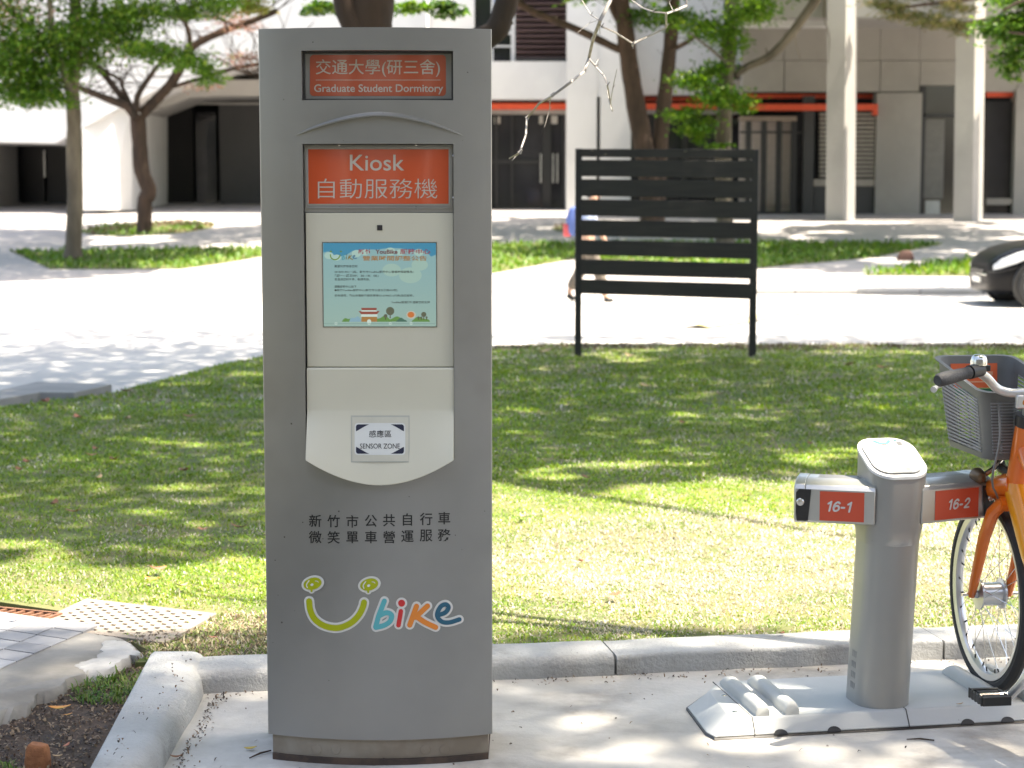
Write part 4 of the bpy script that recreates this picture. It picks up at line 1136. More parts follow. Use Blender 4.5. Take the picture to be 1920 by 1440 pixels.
# arms, swept back from the head
def arm(side, label):
    sw = math.radians(26 if side < 0 else 15)
    ang = -sw if side < 0 else sw
    rt = empty  # noqa
    base_p = Vector((side*0.045 + lean*0.6, -0.02, 0))
    ax = Vector((side*math.cos(sw), math.sin(sw), 0)); nr = Vector((math.sin(sw)*side, -math.cos(sw), 0))     # outward, front normal
    z0, z1 = AZ0, AZ1
    L = 0.195 if side < 0 else 0.228
    dep = 0.125
    def P(u, w, z): return base_p + ax*u + nr*w + Vector((0, 0, z))
    hh = z1-z0
    prof = [(0.062, z0+0.004), (0.066, z0+0.010), (0.066, z1-0.026), (0.058, z1-0.014), (0.02, z1), (-0.052, z1), (-0.06, z1-0.01), (-0.06, z0+0.008), (-0.05, z0)]
    rings = [[P(u, w, z) for w, z in prof] for u in (0.0, L)]
    m = MB(); m.loft(rings); a = obj('arm', m, M_ALUX, dock, bevel=0.003)
    # ribbed top
    for k in range(5):
        w = 0.012 - k*0.0135
        m = MB(); m.add([P(0.045, w, z1+0.0006), P(L-0.03, w, z1+0.0006), P(L-0.03, w-0.005, z1+0.0006), P(0.045, w-0.005, z1+0.0006)], [(0,1,2,3)]); obj('groove', m, mat('groove_grey', (0.20, 0.20, 0.20), rough=0.5), a)
    # number label
    lw0, lw1 = (0.03, L-0.042) if side < 0 else (0.045, L-0.03)
    m = MB(); m.add([P(lw0, 0.0668, z0+0.012), P(lw1, 0.0668, z0+0.012), P(lw1, 0.0668, z1-0.030), P(lw0, 0.0668, z1-0.030)], [(0,1,2,3)] if side > 0 else [(3,2,1,0)]); lb = obj('number_label', m, M_DLAB, a)
    GL_ = {'1': (0.52, [[(0.36, 0.0), (0.36, 0.5), (0.36, 1.0)], [(0.34, 0.97), (0.2, 0.86), (0.08, 0.78)]]), '6': (0.78, [[(0.66, 0.86), (0.44, 0.98), (0.18, 0.78), (0.10, 0.42), (0.20, 0.10), (0.42, 0.02), (0.66, 0.16), (0.68, 0.40), (0.50, 0.58), (0.28, 0.54), (0.14, 0.38)]]),
           '-': (0.50, [[(0.06, 0.40), (0.2, 0.40), (0.36, 0.40)]]), '2': (0.76, [[(0.10, 0.74), (0.26, 0.95), (0.50, 0.97), (0.66, 0.76), (0.54, 0.48), (0.26, 0.22), (0.12, 0.08)], [(0.10, 0.05), (0.4, 0.05), (0.68, 0.05)]])}
    lh_ = 0.026; tot = sum(GL_[c][0]+0.12 for c in label); cu0, cz0 = 0.5*(lw0+lw1) + (0.008 if side < 0 else 0.006), 0.5*(z0+z1)-0.009
    pen = -tot/2; lay_ = 0
    for c in label:
        m = MB()
        for pts in GL_[c][1]:
            V, F = ribbon(pts, 0.21, 6, 6)
            m.add([P(cu0 + side*lh_*0.98*(pen + x + 0.22*y), 0.0675+0.00025*lay_, cz0 + (y-0.5)*lh_) for x, y in V], F); lay_ += 1
        pen += GL_[c][0]+0.12
        obj('digit', m, M_DTXT, lb)
    # mouth: end casting with the dark lock opening
    e0, e1 = L, L+0.028
    m = MB()
    def ringe(s_, u, du=0.0): return [P(u + du*(1 if w > 0 else 0), w*s_, (z-(z0+z1)/2)*s_+(z0+z1)/2) for w, z in prof]
    m.loft([ringe(1.015, e0), ringe(1.015, e1), ringe(0.84, e1+0.004), ringe(0.80, e1-0.02)], cap0=True, cap1=False)
    cap = obj('end_cap', m, M_ALUX, a, bevel=0.002)
    m = MB(); m.loft([ringe(0.805, e1-0.018), ringe(0.80, e1-0.019)]); obj('lock_opening', m, M_BLACK, cap)
    # side notch where the lock tongue enters
    m = MB()
    npts = [(L-0.010, 0.0675, z0+0.009), (L+0.021, 0.0675, z0+0.008), (L+0.024, 0.0675, z0+0.03), (L+0.024, 0.0675, z1-0.036), (L+0.016, 0.0675, z1-0.026), (L-0.018, 0.0675, z1-0.026), (L-0.012, 0.0675, z0+0.03)]
    m.add([P(u, w+0.0018, z) for u, w, z in npts], [tuple(range(7))]); obj('lock_slot', m, M_BLACK, cap)
    m = MB(); c = P(L+0.012, 0.0705, (z0+z1)/2); m.lathe([(0, 0.003), (0.008, 0.0025), (0.011, 0.0)], Matrix.Translation(c) @ nr.to_track_quat('Z', 'Y').to_matrix().to_4x4(), 16); obj('lock_pin', m, M_CHROME, cap, smooth=True)
    return a
AZ0 = (DMI @ at(1632, 984, dpost.y-0.05)).z; AZ1 = (DMI @ at(1632, 893, dpost.y+0.03)).z
AL = arm(-1, '16-1'); AR = arm(1, '16-2')
# embossed rating marks low on the side of the post
for k in range(4):
    m = MB(); zz = 0.09 + k*0.03
    for j in range(3):
        m.box((-PW/2-0.0006+lean*zz, -0.02+j*0.012, zz), (-PW/2+0.001+lean*zz, -0.013+j*0.012, zz+0.018))
    obj('stamped_mark', m, mat('stamp_grey', (0.26, 0.26, 0.25), rough=0.5), post)

# ------------------------------------------------------------------ rental bicycle locked in the right arm
M_BO = mat('orange_bicycle_paint', (0.78, 0.17, 0.015), (0.74, 0.155, 0.014), rough=0.28, coat=0.4)
M_BY = mat('amber_bicycle_paint', (0.80, 0.30, 0.012), (0.77, 0.28, 0.012), rough=0.28, coat=0.4)
M_TYRE = mat('black_rubber', (0.022, 0.022, 0.023), (0.03, 0.03, 0.03), rough=0.75)
M_RIM = mat('silver_rim', (0.62, 0.63, 0.65), rough=0.28, metal=0.75)
M_BAS = mat('dark_grey_basket_plastic', (0.135, 0.135, 0.128), (0.12, 0.12, 0.114), rough=0.5)
M_GRIP = mat('charcoal_rubber_grip', (0.035, 0.036, 0.04), (0.045, 0.046, 0.05), scale=60, rough=0.65, bump=0.3, bscale=160)
M_CAB = mat('grey_cable', (0.16, 0.155, 0.15), rough=0.45)
M_BAR = mat('silver_handlebar', (0.62, 0.61, 0.59), rough=0.3, metal=0.6)
hub = flat(1856, 1112, 0.335)
BH = math.radians(90+8.0)                 # heading: away from the camera, a little left
RW = 0.283
bike = empty('rental_bicycle', (hub.x, hub.y, H), BH, label='orange rental bicycle with grey basket locked into the dock', cat='bicycle')
# local: x forward, y left, z up, origin on the base plate under the front hub
def wheel(cx, rear=False):
    Mw = Matrix.Translation((cx, 0, RW)) @ Matrix.Rotation(math.radians(90), 4, 'X')
    m = MB(); pr_ = [(RW-0.019 + 0.019*math.cos(2*math.pi*k/10), 0.019*math.sin(2*math.pi*k/10)) for k in range(10)]
    m.lathe(pr_, Mw, 56, close=True)
    w = obj('front_wheel' if not rear else 'rear_wheel', m, M_TYRE, bike, smooth=True)
    m = MB(); m.lathe([(RW-0.033, -0.0155), (RW-0.050, -0.012), (RW-0.054, -0.006), (RW-0.054, 0.006), (RW-0.050, 0.012), (RW-0.033, 0.0155)], Mw, 56, close=True); obj('rim', m, M_RIM, w, smooth=True, angle=40)
    hr = 0.042 if not rear else 0.04
    m = MB(); m.lathe([(0.008, -0.062), (0.012, -0.04), (hr*1.05, -0.037), (hr*1.05, -0.031), (hr*0.8, -0.028), (hr*0.8, 0.028), (hr*1.05, 0.031), (hr*1.05, 0.037), (0.012, 0.04), (0.008, 0.062)], Mw, 24); obj('hub', m, M_RIM, w, smooth=True, angle=30)
    m = MB(); m.lathe([(0.0, -0.085), (0.005, -0.085), (0.005, 0.085), (0.0, 0.085)], Mw, 10); obj('axle', m, M_CHROME, w)
    for k in range(32):
        a = 2*math.pi*k/32; s_ = 1 if k % 2 else -1; o_ = a + (0.42 if (k//2) % 2 else -0.42)
        p0 = Mw @ Vector((hr*math.cos(o_), hr*math.sin(o_), s_*0.032)); p1 = Mw @ Vector(((RW-0.054)*math.cos(a), (RW-0.054)*math.sin(a), s_*0.003))
        m = MB(); m.tube([p0, p1], 0.0011, 5, cap=False); obj('spoke', m, M_CHROME, w)
        d_ = (p0-p1).normalized(); m = MB(); m.tube([p1-d_*0.002, p1+d_*0.012], 0.0026, 6); obj('nipple', m, M_GASKET, w)
    return w
wf = wheel(0.0); wr = wheel(-1.02, True)
BB = Vector((-0.60, 0, 0.255)); HT0 = Vector((-0.155, 0, 0.595)); HT1 = Vector((-0.222, 0, 0.80))
# front fork
m = MB(); 
for s_ in (-1, 1):
    m.tube([HT0+Vector((-0.0, s_*0.03, -0.015)), Vector((-0.13, s_*0.052, 0.545)), Vector((-0.085, s_*0.056, 0.47)), Vector((-0.02, s_*0.056, 0.325)), Vector((0.0, s_*0.056, RW-0.005))], [0.019, 0.019, 0.018, 0.014, 0.011], 10)
m.tube([HT0+Vector((0.0, -0.045, -0.02)), HT0+Vector((0.0, 0.045, -0.02))], 0.022, 10)
fork = obj('fork', m, M_BO, bike, smooth=True)
m = MB(); m.tube([HT0-Vector((0,0,0.03)), HT0, HT1, HT1+Vector((-0.01,0,0.03))], [0.030, 0.031, 0.031, 0.026], 14); ht = obj('head_tube', m, M_BO, bike, smooth=True)
m = MB(); m.tube([HT1+Vector((0,0,0.004)), HT1+Vector((-0.008,0,0.035))], 0.033, 14); obj('headset', m, M_BLACK, ht, smooth=True)
# lock bracket reaching into the arm
tip = (mat_of(bike).inverted() @ (DM @ Vector((0.045+0.235*math.cos(math.radians(15))+lean*0.6+0.02, -0.02+0.25*math.sin(math.radians(15)), 0.5*(AZ0+AZ1)))))
m = MB(); m.tube([HT0+Vector((-0.02, 0.0, 0.035)), HT0.lerp(tip, 0.5)+Vector((0, 0, 0.022)), tip+Vector((0, -0.01, 0.005))], [0.04, 0.034, 0.028], 12); lk = obj('lock_bracket', m, M_BO, bike, smooth=True)
m = MB(); d_ = (tip-HT0); d_.z = 0; d_.normalize(); m.tube([tip-d_*0.012+Vector((0,0,0.01)), tip+d_*0.03+Vector((0,0,0.01))], [0.033, 0.026], 14); obj('lock_tongue', m, M_CHROME, lk, smooth=True)
# frame
m = MB(); m.tube([HT0+Vector((-0.01,0,0.03)), Vector((-0.30, 0, 0.46)), Vector((-0.45, 0, 0.32)), BB], [0.036, 0.037, 0.037, 0.035], 14); obj('down_tube', m, M_BY, bike, smooth=True)
m = MB(); m.tube([HT1+Vector((0,0,-0.07)), Vector((-0.40, 0, 0.60)), Vector((-0.62, 0, 0.47)), Vector((-0.70, 0, 0.44))], [0.026, 0.027, 0.026, 0.024], 12); obj('top_tube', m, M_BO, bike, smooth=True)
m = MB(); m.tube([BB, Vector((-0.78, 0, 0.66))], 0.021, 12); st = obj('seat_tube', m, M_BO, bike, smooth=True)
m = MB(); m.tube([Vector((-0.78, 0, 0.66)), Vector((-0.82, 0, 0.80))], 0.0135, 10); obj('seat_post', m, M_CHROME, st, smooth=True)
m = MB()
for s_ in (-1, 1):
    m.tube([BB+Vector((-0.03, s_*0.03, 0)), Vector((-0.8, s_*0.06, 0.27)), Vector((-1.02, s_*0.062, RW))], 0.011, 8)
    m.tube([Vector((-0.765, s_*0.02, 0.6)), Vector((-0.9, s_*0.06, 0.45)), Vector((-1.02, s_*0.062, RW))], 0.010, 8)
obj('rear_stays', m, M_BO, bike, smooth=True)
rings = []
for x, w, z0_, z1_ in ((-0.66, 0.018, 0.815, 0.835), (-0.72, 0.03, 0.81, 0.848), (-0.80, 0.055, 0.805, 0.858), (-0.87, 0.095, 0.802, 0.868), (-0.92, 0.10, 0.805, 0.872), (-0.95, 0.07, 0.815, 0.865)):
    rings.append([Vector((x, w*math.cos(2*math.pi*k/14), (z0_+z1_)/2 + (z1_-z0_)/2*math.sin(2*math.pi*k/14))) for k in range(14)])
m = MB(); m.loft(rings); obj('saddle', m, M_BLACK, bike, smooth=True, angle=80)
# mudguards
for cx, a0_, a1_, nm, mt_ in ((-1.02, 20, 175, 'rear_mudguard', M_BO),):
    P = []
    for k in range(19):
        a = math.radians(a0_ + (a1_-a0_)*k/18); P.append([Vector((cx + (RW+0.012+0.01*math.cos(b))*math.cos(a), 0.03*math.sin(b), RW + (RW+0.012+0.01*math.cos(b))*math.sin(a))) for b in np.linspace(-1.4, 1.4, 7)])
    m = MB(); m.grid(P); obj(nm, m, mt_, bike, smooth=True)
# crank, pedals, chain case
pd = Vector((-0.44, 0.17, 0.105))
def pedal(c, s_):
    m = MB(); m.box((c.x-0.05, c.y-0.035, c.z-0.012), (c.x-0.035, c.y+0.045, c.z+0.012)); m.box((c.x+0.035, c.y-0.035, c.z-0.012), (c.x+0.05, c.y+0.045, c.z+0.012))
    m.box((c.x-0.035, c.y-0.04, c.z-0.010), (c.x+0.035, c.y-0.030, c.z+0.010)); m.box((c.x-0.035, c.y+0.038, c.z-0.010), (c.x+0.035, c.y+0.048, c.z+0.010))
    for k in range(5): m.box((c.x-0.048+k*0.021, c.y+0.0455, c.z-0.012), (c.x-0.040+k*0.021, c.y+0.0485, c.z+0.016))
    p = obj('pedal', m, M_BLACK, bike, bevel=0.003)
    m = MB(); m.tube([c+Vector((0,-0.06,0)), c+Vector((0,0.035,0))], 0.011, 10); obj('pedal_axle', m, M_CHROME, p, smooth=True)
    m = MB(); m.box((c.x-0.028, c.y-0.025, c.z-0.004), (c.x-0.014, c.y+0.032, c.z+0.010)); m.box((c.x+0.014, c.y-0.025, c.z-0.004), (c.x+0.028, c.y+0.032, c.z+0.010)); obj('pedal_cage', m, M_GASKET, p)
    return p
pedal(pd, 1); pr2 = Vector((2*BB.x-pd.x, -pd.y, 2*BB.z-pd.z)); pedal(pr2, -1)
for c, s_ in ((pd, 1), (pr2, -1)):
    m = MB(); m.tube([Vector((BB.x, s_*0.065, BB.z)), Vector((BB.x, s_*0.09, BB.z)).lerp(Vector((c.x, s_*0.115, c.z)), 0.5), Vector((c.x, s_*0.118, c.z))], [0.017, 0.014, 0.012], 10); obj('crank', m, M_RIM, bike, smooth=True)
m = MB(); m.lathe([(0.0, -0.02), (0.10, -0.02), (0.105, 0.0), (0.10, 0.015), (0.0, 0.015)], Matrix.Translation((BB.x, -0.06, BB.z)) @ Matrix.Rotation(math.radians(90), 4, 'X'), 28); obj('chain_case', m, M_BLACK, bike, smooth=True, angle=40)
m = MB(); m.tube([BB+Vector((0,-0.075,0)), BB+Vector((0,0.075,0))], 0.022, 12); obj('bottom_bracket', m, M_RIM, bike, smooth=True)
# stem, handlebar, grips, bell, brake lever
SB = Vector((-0.25, 0, 0.90))
m = MB(); m.tube([HT1+Vector((-0.008,0,0.03)), SB], [0.017, 0.016], 12); stem = obj('stem', m, M_BAR, bike, smooth=True)
for s_, nm in ((1, 'handlebar'),):
    pts = []
    half = [(0.0, 0.0, 0.0), (0.015, 0.05, -0.004), (0.02, 0.09, 0.008), (0.005, 0.125, 0.038), (-0.03, 0.165, 0.058), (-0.055, 0.20, 0.062), (-0.11, 0.30, 0.050)]
    P = [SB + Vector((x, -y, z)) for x, y, z in half[::-1]] + [SB + Vector((x, y, z)) for x, y, z in half[1:]]
    Q = [Vector((*a, )) for a in P]
    # smooth
    S = []
    for i in range(len(Q)-1):
        a, b, c, d = Q[max(i-1,0)], Q[i], Q[i+1], Q[min(i+2, len(Q)-1)]
        for t in (0, 0.25, 0.5, 0.75): S.append(0.5*((2*b) + (c-a)*t + (2*a-5*b+4*c-d)*t*t + (3*b-a-3*c+d)*t**3))
    S.append(Q[-1])
    m = MB(); m.tube(S, 0.0125, 12); hb = obj('handlebar', m, M_BAR, bike, smooth=True)
for s_ in (-1, 1):
    g0 = SB + Vector((-0.058, s_*0.205, 0.062)); g1 = SB + Vector((-0.118, s_*0.315, 0.048)); d_ = (g1-g0).normalized()
    m = MB(); m.tube([g0, g0+d_*0.012, g0+d_*0.014, g0.lerp(g1, 0.35), g0.lerp(g1, 0.7), g1-d_*0.008, g1], [0.0165, 0.0165, 0.0155, 0.0175, 0.019, 0.0185, 0.014], 14); gr = obj('grip', m, M_GRIP, bike, smooth=True, angle=60)
    m = MB(); m.tube([g0-d_*0.05, g0-d_*0.004], 0.0195, 12); obj('lever_clamp', m, M_BLACK, gr, smooth=True)
    m = MB(); m.tube([g0-d_*0.03+Vector((0.025, 0, -0.012)), g0.lerp(g1, 0.3)+Vector((0.052, 0, -0.02)), g0.lerp(g1, 0.75)+Vector((0.058, 0, -0.028)), g0.lerp(g1, 0.9)+Vector((0.05, 0, -0.032))], [0.008, 0.0065, 0.006, 0.009], 8); obj('brake_lever', m, M_BAR, gr, smooth=True)
bp = SB + Vector((-0.035, 0.168, 0.075))
m = MB(); m.lathe([(0.0, 0.034), (0.012, 0.033), (0.0195, 0.027), (0.022, 0.018), (0.0222, 0.004), (0.0205, 0.003)], Matrix.Translation(bp), 20); bell = obj('bell', m, M_CHROME, bike, smooth=True, angle=60)
m = MB(); m.tube([bp-Vector((0,0,0.014)), bp+Vector((0,0,0.004))], [0.017, 0.014], 12); m.box((bp.x-0.012, bp.y-0.03, bp.z-0.012), (bp.x+0.012, bp.y-0.012, bp.z+0.004)); obj('bell_mount', m, M_BLACK, bell, bevel=0.002)
m = MB(); m.box((SB.x-0.01, -0.03, SB.z-0.045), (SB.x+0.008, 0.045, SB.z-0.008)); lamp_b = obj('switch_box', m, M_RIM, bike, bevel=0.004)
m = MB(); m.lathe([(0, 0.004), (0.008, 0.003), (0.0095, 0.0)], Matrix.Translation((SB.x-0.0105, 0.02, SB.z-0.028)) @ Matrix.Rotation(math.radians(-90), 4, 'Y'), 14); obj('button', m, mat('amber_button', (0.85, 0.28, 0.03), rough=0.4), lamp_b, smooth=True)
# cables
for s_, r_ in ((1, 0.0032), (-1, 0.0032)):
    p0 = SB + Vector((-0.02, s_*0.175, 0.05))
    pts = [p0, p0+Vector((0.07, -s_*0.045, 0.0)), p0+Vector((0.085, -s_*0.10, -0.07)), p0+Vector((0.05, -s_*0.10, -0.18)), p0+Vector((0.06, -s_*0.085, -0.30)), HT0+Vector((0.03, s_*0.035, -0.03)), Vector((-0.06, s_*0.066, 0.43))]
    S = []
    for i in range(len(pts)-1):
        a, b, c, d = pts[max(i-1,0)], pts[i], pts[i+1], pts[min(i+2, len(pts)-1)]
        for t in (0, 0.25, 0.5, 0.75): S.append(0.5*((2*b) + (c-a)*t + (2*a-5*b+4*c-d)*t*t + (3*b-a-3*c+d)*t**3))
    S.append(pts[-1]); m = MB(); m.tube(S, r_, 6); obj('cable', m, M_CAB, bike, smooth=True)
# head lamp under the basket and its bracket
m = MB(); Ml = Matrix.Translation((-0.07, 0.072, 0.640)) @ Matrix.Rotation(math.radians(90), 4, 'Y')
m.lathe([(0.0, -0.026), (0.012, -0.022), (0.02, -0.009), (0.024, 0.011), (0.021, 0.014), (0.0, 0.016)], Ml, 18); hl_ = obj('head_lamp', m, mat('bronze_lamp_shell', (0.17, 0.11, 0.06), rough=0.3, metal=0.4), bike, smooth=True, angle=40)
m = MB(); m.tube([(-0.06, 0.0, 0.69), (-0.07, 0.03, 0.66), (-0.08, 0.07, 0.640)], 0.008, 8); obj('lamp_bracket', m, M_CHROME, hl_, smooth=True)
# basket
bx0, bx1, hw0, hw1 = -0.18, 0.125, 0.095, 0.118     # near face, far face, half widths bottom and top
ZB_, ZT0, ZT1 = 0.70, 0.895, 0.95
def brect(t, grow=0.0, n=4):
    "ring of the basket at height fraction t"
    hw = hw0 + (hw1-hw0)*t + grow; x0 = bx0 - 0.012*t - grow; x1 = bx1 + 0.05*t + grow; r = 0.04
    P = []
    for cx, cy, a0 in ((x1-r, hw-r, 0), (x0+r, hw-r, 90), (x0+r, -hw+r, 180), (x1-r, -hw+r, 270)):
        for k in range(n+1):
            a = math.radians(a0+90*k/n); x = cx+r*math.cos(a); y = cy+r*math.sin(a)
            zt = ZT0 + (ZT1-ZT0)*(x-bx0)/(bx1-bx0)
            P.append(Vector((x, y, ZB_ + (zt-ZB_)*t)))
    return P
m = MB(); m.loft([brect(0.0, -0.012), brect(0.02, 0.0), brect(0.09, 0.0)], cap1=False); m.loft([brect(0.02, -0.004), brect(0.09, -0.004)][::-1], cap0=False, cap1=True)
basket = obj('basket', m, M_BAS, bike, smooth=True, angle=40)
m = MB(); m.loft([brect(0.86, 0.0), brect(0.985, 0.0), brect(1.0, 0.009), brect(1.01, 0.009), brect(1.01, -0.003), brect(0.86, -0.004)], cap0=False, cap1=False); obj('basket_rim', m, M_BAS, basket, smooth=True, angle=40)
def bside(y0a, y1a, x_, t0, t1, mm, ax):
    pass
def wallpt(side, u, t, off=0.0):
    "side 0 near, 1 left, 2 far, 3 right; u -1..1 along the wall"
    hw = hw0+(hw1-hw0)*t; x0 = bx0-0.012*t; x1 = bx1+0.05*t
    if side == 0: x, y = x0-off, u*(hw-0.0)
    elif side == 2: x, y = x1+off, u*(hw-0.0)
    elif side == 1: x, y = (x0+x1)/2+u*(x1-x0)/2, hw+off
    else: x, y = (x0+x1)/2+u*(x1-x0)/2, -hw-off
    zt = ZT0+(ZT1-ZT0)*(x-bx0)/(bx1-bx0)
    return Vector((x, y, ZB_+(zt-ZB_)*t))
posts = []
for k in range(4):
    m = MB(); r = brect
    R = [brect(t, 0.001)[k*5:(k+1)*5] for t in np.linspace(0.05, 0.9, 6)]; R2 = [brect(t, -0.003)[k*5:(k+1)*5] for t in np.linspace(0.05, 0.9, 6)]
    m.grid(R); m.grid(R2); obj('basket_corner', m, M_BAS, basket, smooth=True)
for side, us in ((0, (-0.72, -0.36, 0.36, 0.72)), (2, (-0.5, 0.0, 0.5)), (1, (-0.72, -0.3, 0.3, 0.72)), (3, (-0.72, -0.3, 0.3, 0.72))):
    m = MB()
    for u in us:
        w = 0.05 if abs(u) > 0.7 or side == 0 else 0.02
        if side == 0 and abs(u) == 0.36: w = 0.14
        m.prism([wallpt(side, u-w, 0.08), wallpt(side, u+w, 0.08), wallpt(side, u+w, 0.88), wallpt(side, u-w, 0.88)], (wallpt(side, 0, 0.5, -0.003)-wallpt(side, 0, 0.5)))
    obj('basket_upright', m, M_BAS, basket)
    m = MB()
    for k in range(17):
        t = 0.12 + 0.72*k/16
        a, b = wallpt(side, -0.80, t, 0.0006), wallpt(side, 0.80, t, 0.0006)
        m.tube([a, b], 0.0026, 5)
    obj('basket_slats', m, mat('basket_slat_grey', (0.24, 0.24, 0.25), rough=0.4), basket, smooth=True)  # slats paler than the basket: their reflected light is put into the grey
m = MB(); m.add([wallpt(2, -0.62, 0.66, -0.006), wallpt(2, 0.62, 0.66, -0.006), wallpt(2, 0.62, 0.93, -0.006), wallpt(2, -0.62, 0.93, -0.006)], [(0,1,2,3)]); stk = obj('basket_sticker', m, mat('orange_sticker', (0.72, 0.12, 0.03), rough=0.5), basket)
m = MB()
for k, (a, b) in enumerate(((0.72, 0.735), (0.80, 0.84))): m.add([wallpt(2, -0.5, a, -0.0066), wallpt(2, 0.5, a, -0.0066), wallpt(2, 0.5, b, -0.0066), wallpt(2, -0.5, b, -0.0066)], [(0,1,2,3)])
obj('sticker_print', m, mat('sticker_pale', (0.75, 0.35, 0.2), rough=0.5), stk)
m = MB(); m.add([wallpt(2, -0.62, 0.58, -0.006), wallpt(2, 0.62, 0.58, -0.006), wallpt(2, 0.62, 0.65, -0.006), wallpt(2, -0.62, 0.65, -0.006)], [(0,1,2,3)]); obj('basket_sticker', m, mat('green_sticker', (0.02, 0.13, 0.06), rough=0.5), basket)
m = MB(); m.tube([HT0+Vector((0.02, 0, 0.06)), Vector((-0.06, 0, 0.66)), Vector((-0.03, 0, 0.70))], 0.014, 8); m.box((-0.10, -0.05, 0.69), (0.05, 0.05, 0.699)); obj('basket_bracket', m, M_GASKET, basket)
# ------------------------------------------------------------------ black slatted board
BY = hit(1085, 668, lz).y
M_BWOOD = mat('black_stained_wood', (0.030, 0.027, 0.024), (0.020, 0.018, 0.017), scale=9, rough=0.65, bump=0.15, bscale=50, vec=(0.3, 1, 4))
M_BPOST = mat('black_painted_steel', (0.022, 0.022, 0.024), rough=0.5)
p0 = at(1085, 668, BY); p1 = at(1414, 673, BY-0.02)
board = empty('slatted_board', (0.5*(p0.x+p1.x), BY, lz(BY)), label='black wooden board of eight slats on two posts in the lawn', cat='board')
def bpost(xa, xb, yt, yb_, Y):
    a = at(xa, yt, Y); b = at(xb, yb_, Y)
    m = MB(); m.box((a.x, Y, b.z-0.05), (at(xb, yt, Y).x, Y+0.06, a.z)); obj('post', m, M_BPOST, board, w=True, bevel=0.004)
bpost(1079, 1091.5, 278.5, 672, BY); bpost(1409.5, 1423, 280.5, 678, BY-0.06)
SL = [(95, 139, 98, 148), (160, 255, 166, 267), (276, 374, 286, 388), (397, 492, 411, 510), (520, 612, 536, 632), (640, 727, 660, 752), (756, 845, 781, 872), (876, 962, 904, 996)]
for i, (a, b, c, d) in enumerate(SL):
    if i: a -= 1.5; c -= 1.5
    if i < 7: b += 2.5; d += 2.5
    f_ = lambda v: 250 + v/3.2
    q = [at(1088, f_(a)-(0.6 if i == 0 else 0), BY), at(1414, f_(c)-(0.6 if i == 0 else 0), BY-0.06), at(1414, f_(d), BY-0.06), at(1088, f_(b), BY)]
    m = MB(); m.prism([(p.x, (BY if k in (0, 3) else BY-0.06)-0.012-0.002*(i % 2), p.z) for k, p in enumerate(q)], (0, 0.030, 0)); obj('slat', m, M_BWOOD, board, w=True, bevel=0.003)
for px, py in ((1110, 282.5), (1285, 284), (1392, 286), (1135, 290)):
    x = at(px, py, BY-0.05); m = MB(); m.box((x.x-0.012, BY-0.06, x.z), (x.x+0.012, BY-0.05, x.z+0.006)); obj('pale_fleck', m, mat('fleck_pale', (0.3, 0.26, 0.18)), board, w=True)  # small pale boxes along the top slat

# ------------------------------------------------------------------ car at the right edge
wp = hit(1925, 577, gz, 0.012)
M_CARP = mat('black_car_paint', (0.006, 0.0063, 0.008), (0.007, 0.0073, 0.009), rough=0.3, coat=0.0, spec=0.15)
M_CARG = mat('car_glass', (0.02, 0.022, 0.025), rough=0.04)
front_x = at(1834, 540, wp.y+0.2).x + 0.13
car = empty('parked_car', (front_x, wp.y+0.8, wp.z), math.pi, label='black hatchback car nosing into the picture from the right', cat='car')
# local: x forward (world -x), nose at x=0, y to the right of travel... width 1.72
def car_ring(x, zb, hw, zs, hwt, zt):
    "cross-section at x: sill zb, half width hw, shoulder zs, top half width hwt, top zt"
    half = [(hw*0.55, zb), (hw*0.9, zb+0.01), (hw*0.985, zb+0.10), (hw, zb+(zs-zb)*0.55), (hw*0.985, zs-0.06), (hw*0.95, zs), (hwt+(hw*0.95-hwt)*0.35, zs+(zt-zs)*0.6), (hwt, zt-0.02*(1 if zt-zs > 0.2 else 0.4)), (hwt*0.75, zt+0.004), (hwt*0.35, zt+0.012)]
    return [Vector((x, y, z)) for y, z in half] + [Vector((x, -y, z)) for y, z in half[::-1]]
st = [(-0.01, 0.24, 0.50, 0.50, 0.42, 0.56), (-0.06, 0.19, 0.66, 0.60, 0.52, 0.66), (-0.16, 0.17, 0.76, 0.68, 0.60, 0.74), (-0.35, 0.17, 0.82, 0.77, 0.66, 0.83), (-0.65, 0.17, 0.845, 0.84, 0.68, 0.90), (-1.0, 0.17, 0.855, 0.89, 0.68, 0.965), (-1.25, 0.17, 0.86, 0.92, 0.66, 1.02), (-1.75, 0.17, 0.86, 0.94, 0.58, 1.36), (-2.2, 0.17, 0.86, 0.95, 0.56, 1.47), (-2.8, 0.17, 0.86, 0.96, 0.55, 1.48), (-3.3, 0.17, 0.86, 0.97, 0.54, 1.43), (-3.65, 0.19, 0.84, 0.98, 0.52, 1.34), (-3.95, 0.22, 0.80, 0.98, 0.50, 1.06), (-4.05, 0.30, 0.74, 0.85, 0.48, 0.92)]
m = MB(); m.loft([car_ring(*s_) for s_ in st]); cb = obj('body', m, M_CARP, car, smooth=True, angle=60)
